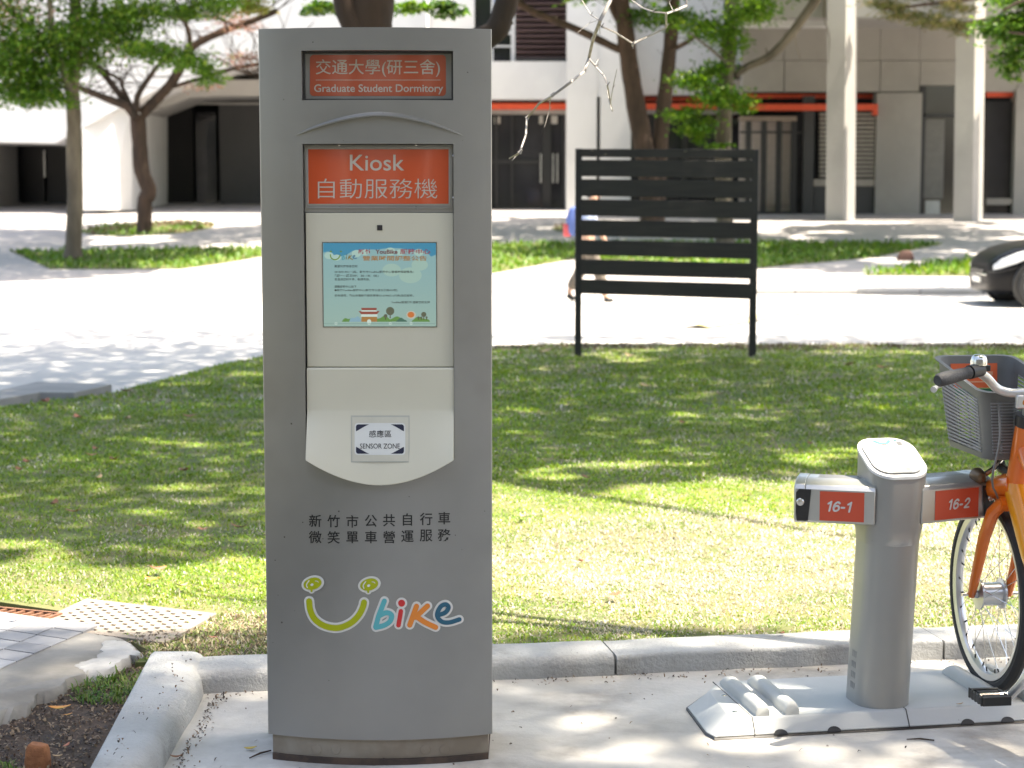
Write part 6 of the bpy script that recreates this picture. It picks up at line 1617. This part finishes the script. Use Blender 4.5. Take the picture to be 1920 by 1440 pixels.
def tf(m):
    m.tube([b6, b6+Vector((0, 0, 3)), b6+Vector((-0.3, 0, 6)), b6+Vector((-0.2, 0, 9))], [0.25, 0.2, 0.15, 0.06], 10)
    for i, pts in enumerate(([(2320, -60), (2000, 10), (1800, 45), (1760, 52)], [(2310, -150), (1900, -20), (1720, 10), (1650, 18)])): limb(m, pts, yy2, 0.07, 0.012, 6, seed=i+9)
OLV = [((0.14, 0.14, 0.04), 0.5), ((0.09, 0.12, 0.03), 0.3), ((0.25, 0.20, 0.09), 0.2)]
LV = [pc(x, y, rx, ry, yy2, n, 0.16, 90+i, asp=0.10, droop=0.1, pal=OLV) for i, (x, y, rx, ry, n) in enumerate(((1650, 12, 40, 16, 420), (1700, 24, 45, 18, 520), (1750, 40, 40, 16, 420), (1800, 52, 34, 18, 420), (1790, 12, 40, 18, 300), (1720, -20, 90, 22, 900), (1900, -40, 120, 40, 1600)))]
tree('pine_tree', b6, 'olive needled tree with a thin drooping bough at the upper right', M_BARK3, tf, LV, M_NEED)

# ------------------------------------------------------------------ the two big trees over the lawn and the docks: they shade kiosk, docks and lawn
def shade_big(X, Y):
    "how much of the lawn its crown shades, from the light and shade seen on the grass"
    n = 0.60*vnoise(X, Y*1.25, 3, 0.9) + 0.40*vnoise(X, Y, 5, 2.1)
    e = 9.35 + 0.2*np.sin(X*1.7) + np.where(X < -0.4, 0.8, 1.5)*(vnoise(X, Y, 8, 0.9)-0.5) + 0.7*(vnoise(X, Y, 10, 2.7)-0.5) - 2.05*(X < -0.5)*np.clip((-0.5-X)/0.5, 0, 1)
    far = np.where(X < -1.2, 22.6, 21.6) + 0.5*(vnoise(X, Y, 9, 0.7)-0.5)
    p = np.where(n > np.where((X < -0.4) & (Y > 7.5) & (Y < 13), 0.80, 0.73), 0.08, 1.0)
    p = np.where((X < -1.3) & (Y > 17.5+0.6*(X+2.4)), np.minimum(p, 0.85), p)
    p = np.where(Y > 20.0, np.minimum(p, 0.5), p)
    p = np.where((X > -0.6) & (X < 2.3) & (Y > 16.2) & (Y < 16.9), 1.0, p)
    return np.where((Y > e) & (Y < far), p, 0.0)
def shade_fore(X, Y):  # unseen crown shaped by the shade wanted on kiosk, docks and pad
    n = 0.55*vnoise(X, Y, 13, 1.6) + 0.45*vnoise(X, Y, 15, 4.2)
    e = 6.0 + 0.10*X + 0.10*np.sin(X*2.3+1) + np.where(X < -0.55, 0.25, 0.0)
    p = 0.24 + 0.36*np.clip((0.62-n)*3, 0, 1)
    p = np.where(X < -0.85, np.maximum(p, 0.30), p)
    p = np.where((X < -1.15) & (Y < 6.15), np.maximum(p, 0.55), p)
    p = np.where((X > 0.55) & (X < 1.35) & (Y > 5.1) & (Y < 5.75), np.maximum(p, 0.55), p)
    p = np.where((X > -1.75) & (X < 0.12) & (Y > 4.4) & (Y < 5.4), 1.0, p)
    p = np.where(Y < 4.55, 1.0, p)
    p = np.where((X > 0.3) & (X < 1.7) & (Y > 4.98) & (Y < 5.78), 1.0, p)
    p = p + 0.12*(Y < 5.3)
    for cx, cy, r in SPOTS: p = np.where((X-cx)**2 + (Y-cy)**2 < r*r, 0.0, p)
    return np.where(Y < e, p, 0.0)
hp_ = DM @ Vector((0, 0, 0.78))
def drop(v): return (v.x - sxy[0]*v.z, v.y - sxy[1]*v.z)
SPOTS = [(*drop(hp_), 0.15), (*drop(flat(1400, 1368, 0.03)), 0.10), (flat(1415, 1205, 0.06).x, flat(1415, 1205, 0.06).y, 0.07), (flat(1760, 1225, 0.06).x, flat(1760, 1225, 0.06).y, 0.12), (flat(1110, 1350).x, flat(1110, 1350).y, 0.05), (flat(320, 1258, 0.07).x, flat(320, 1258, 0.07).y, 0.04)]
YB_ = 14.2
bb = Vector((at(690, 600, YB_).x, YB_, lz(YB_)))
def spread(m, top, targets, r0, seed):
    rr = random.Random(seed)
    for i, t in enumerate(targets):
        t = Vector(t); mid = top.lerp(t, 0.45) + Vector((rr.uniform(-0.3, 0.3), rr.uniform(-0.3, 0.3), 0.35))
        m.tube([top - Vector((0, 0, 0.3*(i % 3))), top.lerp(mid, 0.5)+Vector((0, 0, 0.1)), mid, mid.lerp(t, 0.5)+Vector((0, 0, 0.12)), t], [r0, r0*0.8, r0*0.6, r0*0.4, r0*0.15], 7)
rr = random.Random(5)
def tf(m):
    limb(m, [(684, 700), (686, 400), (688, 180), (690, 40), (698, -40), (700, -160), (705, -600), (712, -1100)], YB_, 0.22, 0.14, 12, flare=0.3)
    limb(m, [(690, 170), (760, 130), (860, 90), (925, 62), (945, 20), (962, -30), (1000, -120)], YB_-0.3, 0.11, 0.07, 9)
    limb(m, [(925, 64), (940, 52), (962, 42)], YB_-0.3, 0.03, 0.012, 6)
    limb(m, [(690, 90), (650, 20), (640, -60)], YB_-0.1, 0.10, 0.08, 9)
    top = at(711, -1080, YB_)
    spread(m, top, [(rr.uniform(-3, 13), rr.uniform(7, 20), rr.uniform(9.5, 12.5)) for _ in range(24)], 0.12, 4)
t_big = tree('shade_tree', bb, 'big dark-trunked tree rising behind the kiosk', M_BARK2, tf, [canopy(shade_big, (-9.5, 10.5, 6.5, 23.2), (9.5, 13.5), 290, 0.21, 101), pc(830, 18, 36, 14, YB_+6, 320, 0.10, 105), pc(760, 15, 40, 12, YB_+6, 200, 0.10, 106, pal=G2), pc(600, 16, 36, 16, YB_+6, 260, 0.1, 107)])
# tree by the docks, standing right of the camera; bare twigs hang from it into the picture
bf = Vector((6.2, 4.4, 0.0))
TW = 6.6
def tf(m):
    m.tube([bf-Vector((0, 0, 0.05)), bf+Vector((0, 0, 0.4)), bf+Vector((-0.1, -0.1, 1.6)), bf+Vector((-0.3, -0.2, 3.8)), bf+Vector((-0.4, -0.3, 9.2))], [0.36, 0.28, 0.25, 0.22, 0.16], 12)
    spread(m, bf+Vector((-0.3, -0.2, 3.7)), [tuple(at(1150, -900, TW)), tuple(at(1330, -600, TW))], 0.07, 8)
    top = bf+Vector((-0.4, -0.3, 9.0))
    spread(m, top, [(rr.uniform(2.0, 13), rr.uniform(-3.5, 5.6), rr.uniform(11.0, 14.5)) for _ in range(26)], 0.11, 6)
ft = tree('shade_tree', bf, 'tree with bare grey twigs hanging into the picture right of the kiosk', M_BARK3, tf, [canopy(shade_fore, (-4.5, 8.0, -5.0, 4.4), (11.5, 15.0), 620, 0.17, 102), canopy(shade_fore, (-4.0, 4.5, 4.4, 6.9), (11.5, 15.5), 1900, 0.10, 103)])
def tw(m, pts, r0, r1, Y=TW, seed=0):
    S = []
    W = [at(a, b, Y + 0.25*math.sin(i*1.3+seed)) for i, (a, b) in enumerate(pts)]
    m.tube(W, [0.78*(r0+(r1-r0)*i/(len(W)-1)) for i in range(len(W))], 7)
    for i in range(1, len(W)-1):      # buds and spurs at the bends
        if i % 2: m.tube([W[i], W[i]+Vector((0.008, -0.004, 0.012))], [r0*0.8, r0*0.3], 5)
m = MB()
tw(m, [(1150, -900), (1160, -500), (1165, -200), (1145, 0), (1126, 37), (1112, 73), (1104, 110), (1095, 135), (1069, 155), (1035, 180), (1011, 194), (988, 222), (986, 253), (974, 287), (955, 297)], 0.010, 0.0032)
tw(m, [(974, 287), (968, 292), (960, 301)], 0.003, 0.0018)
tw(m, [(1104, 110), (1118, 126), (1133, 143), (1139, 160), (1143, 184), (1148, 208)], 0.0045, 0.003, seed=1); tw(m, [(1145, 190), (1149, 165), (1157, 129)], 0.0025, 0.0012, seed=2); tw(m, [(1139, 170), (1142, 190), (1147, 206)], 0.003, 0.002, seed=2); tw(m, [(1116, 122), (1122, 111)], 0.002, 0.0012)
tw(m, [(1122, 40), (1128, 50), (1152, 60), (1187, 82), (1215, 68), (1249, 51), (1249, 25), (1270, 18), (1287, 11), (1285, -30), (1300, -200), (1330, -600)], 0.004, 0.006, seed=3)
tw(m, [(1249, 25), (1225, 22), (1205, 15), (1184, 0), (1170, -80)], 0.004, 0.003, seed=4); tw(m, [(1122, 37), (1108, 28), (1091, 0), (1085, -60)], 0.0028, 0.0018, seed=5); tw(m, [(1124, 42), (1125, 64)], 0.0025, 0.0015); tw(m, [(1032, 184), (1030, 206), (1021, 238)], 0.002, 0.0012, seed=6); tw(m, [(1120, 38), (1104, 44), (1083, 61)], 0.0012, 0.0008)
tw(m, [(1187, 82), (1186, 86), (1187, 90)], 0.006, 0.004); tw(m, [(1262, 20), (1255, 5), (1250, -20)], 0.0018, 0.0012)
obj('bare_twigs', m, M_TWIG, ft, smooth=True, w=True)
# ------------------------------------------------------------------ grass
def inpoly(x, y, P):
    P = np.array(P); c = np.zeros(len(x), bool); j = len(P)-1
    for i in range(len(P)):
        xi, yi, xj, yj = *P[i], *P[j]
        k = ((yi > y) != (yj > y)); c ^= k & (x < (xj-xi)*(y-yi)/(yj-yi+1e-12)+xi); j = i
    return c
def blades(X, Y, Z, L, W, col, seed, flat_=0.9):
    "bent grass blades"
    r = np.random.default_rng(seed); N = len(X)
    az = r.uniform(0, 2*np.pi, N); lean = r.uniform(0.6, 1.75, N)*flat_
    d = np.stack([np.cos(az), np.sin(az)], 1); n = np.stack([-np.sin(az), np.cos(az)], 1)
    L = L*r.uniform(0.55, 1.3, N); W = W*r.uniform(0.7, 1.3, N)
    B_ = np.stack([X, Y, Z-0.003], 1)
    mid = B_.copy(); mid[:, :2] += d*(L*0.5*np.sin(lean*0.6))[:, None]; mid[:, 2] += L*0.55*np.cos(lean*0.6)
    tip = mid.copy(); tip[:, :2] += d*(L*0.5*np.sin(lean*1.3))[:, None]; tip[:, 2] += L*0.5*np.cos(lean*1.3)
    w3 = np.zeros((N, 3)); w3[:, :2] = n*(W/2)[:, None]
    V = np.stack([B_-w3*0.7, B_+w3*0.7, mid+w3, mid-w3, tip], 1).reshape(-1, 3)
    i = np.arange(N)*5
    T = np.concatenate([np.stack([i, i+1, i+2], 1), np.stack([i, i+2, i+3], 1), np.stack([i+3, i+2, i+4], 1)])
    return V, T, np.repeat(col, 5, axis=0)
M_GRASS = leaf_mat('grass_blade', 0.30, 0.5)
def lawn_cols(X, Y, r):
    N = len(X)
    g = np.array([(0.125, 0.245, 0.022), (0.17, 0.29, 0.028), (0.27, 0.35, 0.05)]); dry = np.array([(0.50, 0.46, 0.34), (0.62, 0.59, 0.50), (0.44, 0.38, 0.28)])
    c = g[r.integers(0, 3, N)]
    d = 0.03 + 0.62*np.clip((vnoise(X, Y, 21, 0.8)-0.36)*2.5, 0, 1)*np.exp(-((Y-7.3)/1.6)**2)*(0.12+0.88*(X > -0.6)) + 0.30*np.exp(-((Y-5.9-0.17*X)/0.28)**2)*(vnoise(X, Y, 22, 2.5) > 0.45)
    d = d + 0.55*np.exp(-(((X+0.95)/0.5)**2 + ((Y-6.15)/0.3)**2)) + 0.25*(vnoise(X, Y, 23, 3.0) > 0.72) + 0.25*np.clip((Y-17.5)/2, 0, 1)
    d = d + 1.15*np.exp(-(((X-0.8)/1.2)**2 + ((Y-7.3)/1.1)**2)**2)*(0.6+0.6*vnoise(X, Y, 27, 2.2))
    k = r.uniform(0, 1, N) < d
    c = np.where(k[:, None], dry[r.integers(0, 3, N)], c)
    s2 = r.uniform(0, 1, N) < 0.75*np.clip((Y-18.4-0.5*vnoise(X, Y, 28, 1.5))*2, 0, 1)
    c = np.where(s2[:, None], np.array((0.10, 0.065, 0.04)), c)
    b = 0.75 + 0.5*vnoise(X, Y, 24, 1.3)
    return c*(b*r.uniform(0.8, 1.2, N))[:, None]
sets = []
r = np.random.default_rng(77)
for y0, y1, x0, x1, dens, L, W, sd in ((5.5, 7.2, -2.9, 3.0, 15000, 0.019, 0.0048, 1), (7.2, 9.5, -3.3, 3.8, 9500, 0.021, 0.0056, 2), (9.5, 13, -4.6, 5.0, 5000, 0.026, 0.0075, 3), (13, 20.3, -6.4, 7.4, 2000, 0.034, 0.011, 4)):
    n = int((y1-y0)*(x1-x0)*dens)
    X = r.uniform(x0, x1, n); Y = r.uniform(y0, y1, n)
    thin = 0.42 + 0.75*vnoise(X, Y, 31, 1.8)*vnoise(X, Y, 32, 5.0)*1.6
    thin = thin*np.clip(0.25 + 1.35*vnoise(X, Y, 33, 11.0 if y1 < 9.6 else 6.0), 0, 1.3)
    thin = thin*np.where(np.exp(-(((X+0.95)/0.55)**2 + ((Y-6.0)/0.35)**2)) > 0.5, 0.55, 1.0)
    k = inpoly(X, Y, LAWN) & (r.uniform(0, 1, n) < thin)
    # keep the drain cover, grate and tiles clear
    q = (X-Dc[0].x)*du.x + (Y-Dc[0].y)*du.y; w = (X-Dc[0].x)*dv.x + (Y-Dc[0].y)*dv.y
    k &= ~((q > -0.02) & (q < ul*0.97) & (w > 0.01) & (w < vl+0.02))
    k &= ~((X < -1.28-0.9*(Y-6.0)*0) & (Y < 6.08+0.53*(-1.375-X)+0.26) & (X < -1.36))
    X, Y = X[k], Y[k]
    sets.append(blades(X, Y, 0.045-(Y-5.75)*0.0142, np.full(len(X), L), np.full(len(X), W), lawn_cols(X, Y, r), sd))
def stuff(name, sets, mt, label=None, cat=None):
    Vs, Ts, Cs, off = [], [], [], 0
    for V, T, C in sets: Vs.append(V); Ts.append(T+off); Cs.append(C); off += len(V)
    o = obj(name, np_mesh(name, np.concatenate(Vs), np.concatenate(Ts), np.concatenate(Cs)), mt)
    return tag(o, label, cat, kind='stuff')
stuff('lawn_grass', sets, M_GRASS, 'short green and straw coloured grass of the lawn', 'grass')
# grass in the plaza beds
sets = []
for bi, pts in enumerate(BEDS + [OV, OV2]):
    W_ = [hit(a, b) for a, b in pts]; P = [(p.x, p.y) for p in W_]
    xs_ = [p[0] for p in P]; ys_ = [p[1] for p in P]
    n = int((max(xs_)-min(xs_))*(max(ys_)-min(ys_))*(110 if bi < 3 else 60))
    X = r.uniform(min(xs_), max(xs_), n); Y = r.uniform(min(ys_), max(ys_), n)
    k = inpoly(X, Y, P); X, Y = X[k], Y[k]
    Z = np.interp(Y, [5.6, 19, 30, 70], [-0.02, -0.215, -0.215, 1.10])+0.035
    g = np.array([(0.07, 0.17, 0.018), (0.10, 0.21, 0.025), (0.16, 0.25, 0.04)])[r.integers(0, 3, len(X))]
    if bi >= 3: g = np.where((vnoise(X, Y, 41, 1.2) > 0.5)[:, None], g, np.array((0.16, 0.10, 0.055)))
    sets.append(blades(X, Y, Z, np.full(len(X), 0.12 if bi != 2 else 0.2), np.full(len(X), 0.04), g*r.uniform(0.8, 1.2, (len(X), 1)), 50+bi, 0.8))
stuff('plaza_grass', sets, M_GRASS, 'bright green grass in the beds on the plaza', 'grass')
# weeds and debris on the soil beside the left kerb
n = 26000
X = r.uniform(-2.3, -0.6, n); Y = r.uniform(4.3, 5.95, n)
wd = vnoise(X, Y, 61, 5.5)*vnoise(X, Y, 62, 2.0)
k = (X < -1.07-0.05*(Y-4.6)) | ((Y > 5.66) & (X < -0.3))
SOILP = [(-1.06, 3.0), (-1.12, 5.62), (-0.95, 5.78), fl(420, 1215), fl(300, 1214), fl(274, 1228), fl(215, 1250), fl(168, 1275), fl(125, 1292), fl(110, 1307), fl(66, 1322), fl(48, 1342), fl(0, 1356), (-2.6, 5.0), (-2.6, 3.0)]
k &= inpoly(X, Y, SOILP)
kk = k & (wd > 0.30)
g = np.array([(0.06, 0.14, 0.02), (0.09, 0.18, 0.025), (0.15, 0.20, 0.05)])[r.integers(0, 3, kk.sum())]
sets = [blades(X[kk], Y[kk], np.full(kk.sum(), SZ-0.004), np.full(kk.sum(), 0.035), np.full(kk.sum(), 0.0045), g, 71)]
kd = k & (r.uniform(0, 1, n) < 0.55)
dc = np.array([(0.16, 0.11, 0.075), (0.07, 0.05, 0.04), (0.28, 0.21, 0.14), (0.045, 0.035, 0.03)])[r.integers(0, 4, kd.sum())]
sets.append(blades(X[kd], Y[kd], np.full(kd.sum(), SZ-0.002), np.full(kd.sum(), 0.016), np.full(kd.sum(), 0.007), dc, 72, 1.5))
nX = 9000; Xs = r.uniform(-1.35, -0.2, nX); Ys = r.uniform(5.62, 6.35, nX)
ks_ = inpoly(Xs, Ys, LAWN) & (Ys > 5.66+0.17*(Xs+0.93)) & (vnoise(Xs, Ys, 66, 6.0) > 0.3)
q = (Xs-Dc[0].x)*du.x + (Ys-Dc[0].y)*du.y; w = (Xs-Dc[0].x)*dv.x + (Ys-Dc[0].y)*dv.y
ks_ &= ~((q > -0.01) & (q < ul*0.98) & (w > 0.0) & (w < vl+0.01))
dc = np.array([(0.40, 0.32, 0.20), (0.50, 0.43, 0.30), (0.16, 0.11, 0.07), (0.08, 0.055, 0.04), (0.13, 0.20, 0.035)])[r.integers(0, 5, ks_.sum())]
sets.append(blades(Xs[ks_], Ys[ks_], 0.045-(Ys[ks_]-5.75)*0.0142, np.full(ks_.sum(), 0.03), np.full(ks_.sum(), 0.0045), dc, 74, 1.25))
stuff('soil_weeds', sets, M_GRASS, 'small weeds and leaf crumbs on the dark soil beside the kerb', 'weeds')
# crumbs and twigs on the pad along the kerb
n = 280
t = r.uniform(0, 3.6, n); off_ = np.abs(r.normal(0, 0.05, n)); P = np.array([kline(a, -0.005-b) for a, b in zip(t, off_)])
n2 = 90; P2 = np.stack([r.uniform(-0.9, 2.4, n2), r.uniform(4.4, 5.5, n2), np.zeros(n2)], 1)
n3 = 170; P3 = np.stack([-0.885+np.abs(r.normal(0, 0.02, n3)), r.uniform(4.5, 5.45, n3), np.zeros(n3)], 1)
P4 = np.stack([r.uniform(-1.05, -0.95, 40), r.uniform(4.5, 5.6, 40), np.full(40, 0.082)], 1)
Q = np.concatenate([P, P2, P3, P4])
dc = np.array([(0.10, 0.07, 0.05), (0.05, 0.04, 0.035), (0.22, 0.15, 0.09)])[r.integers(0, 3, len(Q))]
sets = [blades(Q[:, 0], Q[:, 1], Q[:, 2]+0.005, np.full(len(Q), 0.014), np.full(len(Q), 0.005), dc, 73, 1.55)]
stuff('pavement_crumbs', sets, M_GRASS, 'dark leaf crumbs scattered on the pale pavement along the kerb', 'crumbs')
# ------------------------------------------------------------------ fallen leaves, each its own thing
M_FL = {'brown': mat('brown_dead_leaf', (0.26, 0.12, 0.06), (0.16, 0.075, 0.045), scale=40, rough=0.75), 'red': mat('reddish_dead_leaf', (0.38, 0.15, 0.09), (0.28, 0.10, 0.06), scale=40, rough=0.7),
        'yellow': mat('yellow_leaf', (0.55, 0.38, 0.06), (0.42, 0.30, 0.05), scale=40, rough=0.6), 'orange': mat('orange_green_leaf', (0.60, 0.22, 0.04), (0.34, 0.30, 0.05), scale=22, rough=0.6), 'tan': mat('tan_dead_leaf', (0.42, 0.30, 0.18), (0.33, 0.23, 0.13), scale=40, rough=0.8)}
def leaf_obj(pos, L, W, az, col, curl, label, group=None, lift=0.004):
    m = MB(); P = []
    for k in range(7):
        t = k/6; w = W*math.sin(math.pi*min(1, t*0.96+0.02))**0.8*(1-0.25*t)
        x = (t-0.5)*L; z = lift + curl*L*(2*t-1)**2
        P.append([(x, -w/2, z + curl*0.6*w), (x, 0, z), (x, w/2, z + curl*0.6*w)])
    m.grid(P)
    o = obj('fallen_leaf', m, M_FL[col], smooth=True)
    o.location = pos; o.rotation_euler = (random.uniform(-0.15, 0.15), random.uniform(-0.15, 0.15), az)
    m2 = o.modifiers.new('thick', 'SOLIDIFY'); m2.thickness = 0.0008
    return tag(o, label, 'leaf', group)
def GL(px, py): p = hit(px, py, lz); return Vector((p.x, p.y, lz(p.y)+0.022))
leaf_obj(flat(112, 1330, 0.05), 0.062, 0.03, 0.15, 'orange', 0.12, 'orange and green fallen leaf on the dark soil')
leaf_obj(flat(128, 1342, 0.045), 0.024, 0.014, 0.4, 'orange', 0.1, 'tiny orange leaf scrap just below the orange and green leaf')
leaf_obj(flat(470, 1405, 0.004), 0.034, 0.016, 0.1, 'yellow', 0.12, 'yellow leaf on the pavement left of the kiosk base')
leaf_obj(flat(1420, 1279, 0.004), 0.042, 0.02, -0.1, 'yellow', 0.15, 'yellow leaf on the pavement behind the dock rails')
leaf_obj(flat(330, 1422, 0.004), 0.032, 0.014, 0.2, 'brown', 0.2, 'dark brown leaf on the pavement beside the left kerb')
leaf_obj(flat(1800, 1322, H+0.002), 0.022, 0.010, 0.3, 'tan', 0.1, 'small tan leaf lying on the dock base plate')
leaf_obj(GL(1152, 1129), 0.05, 0.035, 0.3, 'brown', 0.22, 'brown curled leaf on the sunlit lawn in the middle')
leaf_obj(GL(1466, 1203), 0.03, 0.022, 1.0, 'brown', 0.2, 'brown round leaf at the edge of the lawn by the kerb')
leaf_obj(GL(1118, 1103), 0.03, 0.02, 0.8, 'tan', 0.2, 'small tan leaf above the brown curled leaf on sunlit lawn')
leaf_obj(flat(398, 1197, 0.06), 0.03, 0.014, 0.2, 'red', 0.15, 'red-brown leaf on the straw right of the drain cover')
leaf_obj(flat(300, 1170, 0.063), 0.026, 0.012, 0.1, 'red', 0.1, 'small reddish leaf lying on the drain cover')
leaf_obj(flat(30, 1160, 0.066), 0.04, 0.028, 0.4, 'tan', 0.2, 'tan leaf lying on the rusty grate')
leaf_obj(flat(125, 1400, 0.045), 0.03, 0.014, 1.2, 'red', 0.15, 'reddish leaf scrap on the soil right of the brick')
leaf_obj(flat(108, 1420, 0.045), 0.026, 0.014, 0.3, 'tan', 0.15, 'pale leaf scrap on the soil touching the brick')
LEFT = ((137, 970, 0.07, 'red'), (102, 955, 0.08, 'brown'), (295, 1080, 0.07, 'red'), (448, 1000, 0.08, 'brown'), (380, 1004, 0.05, 'brown'), (345, 892, 0.08, 'brown'), (213, 870, 0.07, 'brown'), (170, 862, 0.07, 'red'), (180, 850, 0.06, 'red'), (355, 788, 0.10, 'red'), (240, 792, 0.08, 'tan'), (145, 790, 0.09, 'red'), (85, 760, 0.12, 'red'), (238, 740, 0.12, 'brown'), (50, 875, 0.07, 'red'), (36, 890, 0.07, 'brown'), (285, 1100, 0.06, 'orange'), (340, 1112, 0.06, 'tan'), (268, 998, 0.05, 'brown'), (186, 905, 0.06, 'tan'))
RIGHT = ((1100, 905, 0.06, 'brown'), (1280, 800, 0.07, 'brown'), (1210, 730, 0.10, 'tan'), (1020, 665, 0.18, 'tan'), (975, 667, 0.10, 'tan'), (1350, 745, 0.08, 'brown'), (1590, 690, 0.14, 'tan'), (1655, 695, 0.12, 'red'), (1090, 1065, 0.05, 'red'), (1270, 1010, 0.05, 'tan'), (1400, 940, 0.05, 'brown'), (980, 980, 0.06, 'tan'), (1180, 672, 0.10, 'tan'), (1390, 650, 0.15, 'tan'), (1520, 840, 0.06, 'brown'), (1330, 1085, 0.04, 'red'))
ORD = ['nearest', 'second', 'third', 'fourth', 'fifth', 'sixth', 'seventh', 'eighth', 'ninth', 'tenth', 'eleventh', 'twelfth', 'thirteenth', 'fourteenth', 'fifteenth', 'sixteenth', 'seventeenth', 'eighteenth', 'nineteenth', 'farthest']
for set_, where in ((LEFT, 'left'), (RIGHT, 'right')):
    for i, (px, py, L, c) in enumerate(sorted(set_, key=lambda q: -q[1])):
        o_ = ORD[i] if i < len(set_)-1 else 'farthest'
        leaf_obj(GL(px, py), L, L*0.55, random.uniform(0, 6.3), c, 0.2, '%s dead leaf in the grass %s of the kiosk, %s' % ({'red': 'reddish'}.get(c, c), where, (o_ + ' from the front') if o_ not in ('nearest', 'farthest') else o_ + ' of them'), 'dead leaves on the %s lawn' % where)
# thin stick on the pad by the kiosk foot and in front of the dock
for i, (a, b, lab) in enumerate((((468, 1421), (508, 1407), 'thin dark stick touching the left foot of the kiosk'), ((1700, 1386), (1752, 1388), 'thin dark stick on the pavement in front of the dock'))):
    p, q = flat(*a, 0.004), flat(*b, 0.004); m = MB(); m.tube([p, p.lerp(q, 0.5)+Vector((0, 0.003, 0.002)), q], [0.0016, 0.0028, 0.002], 6)
    tag(obj('stick', m, M_BARK2, smooth=True), lab, 'stick')
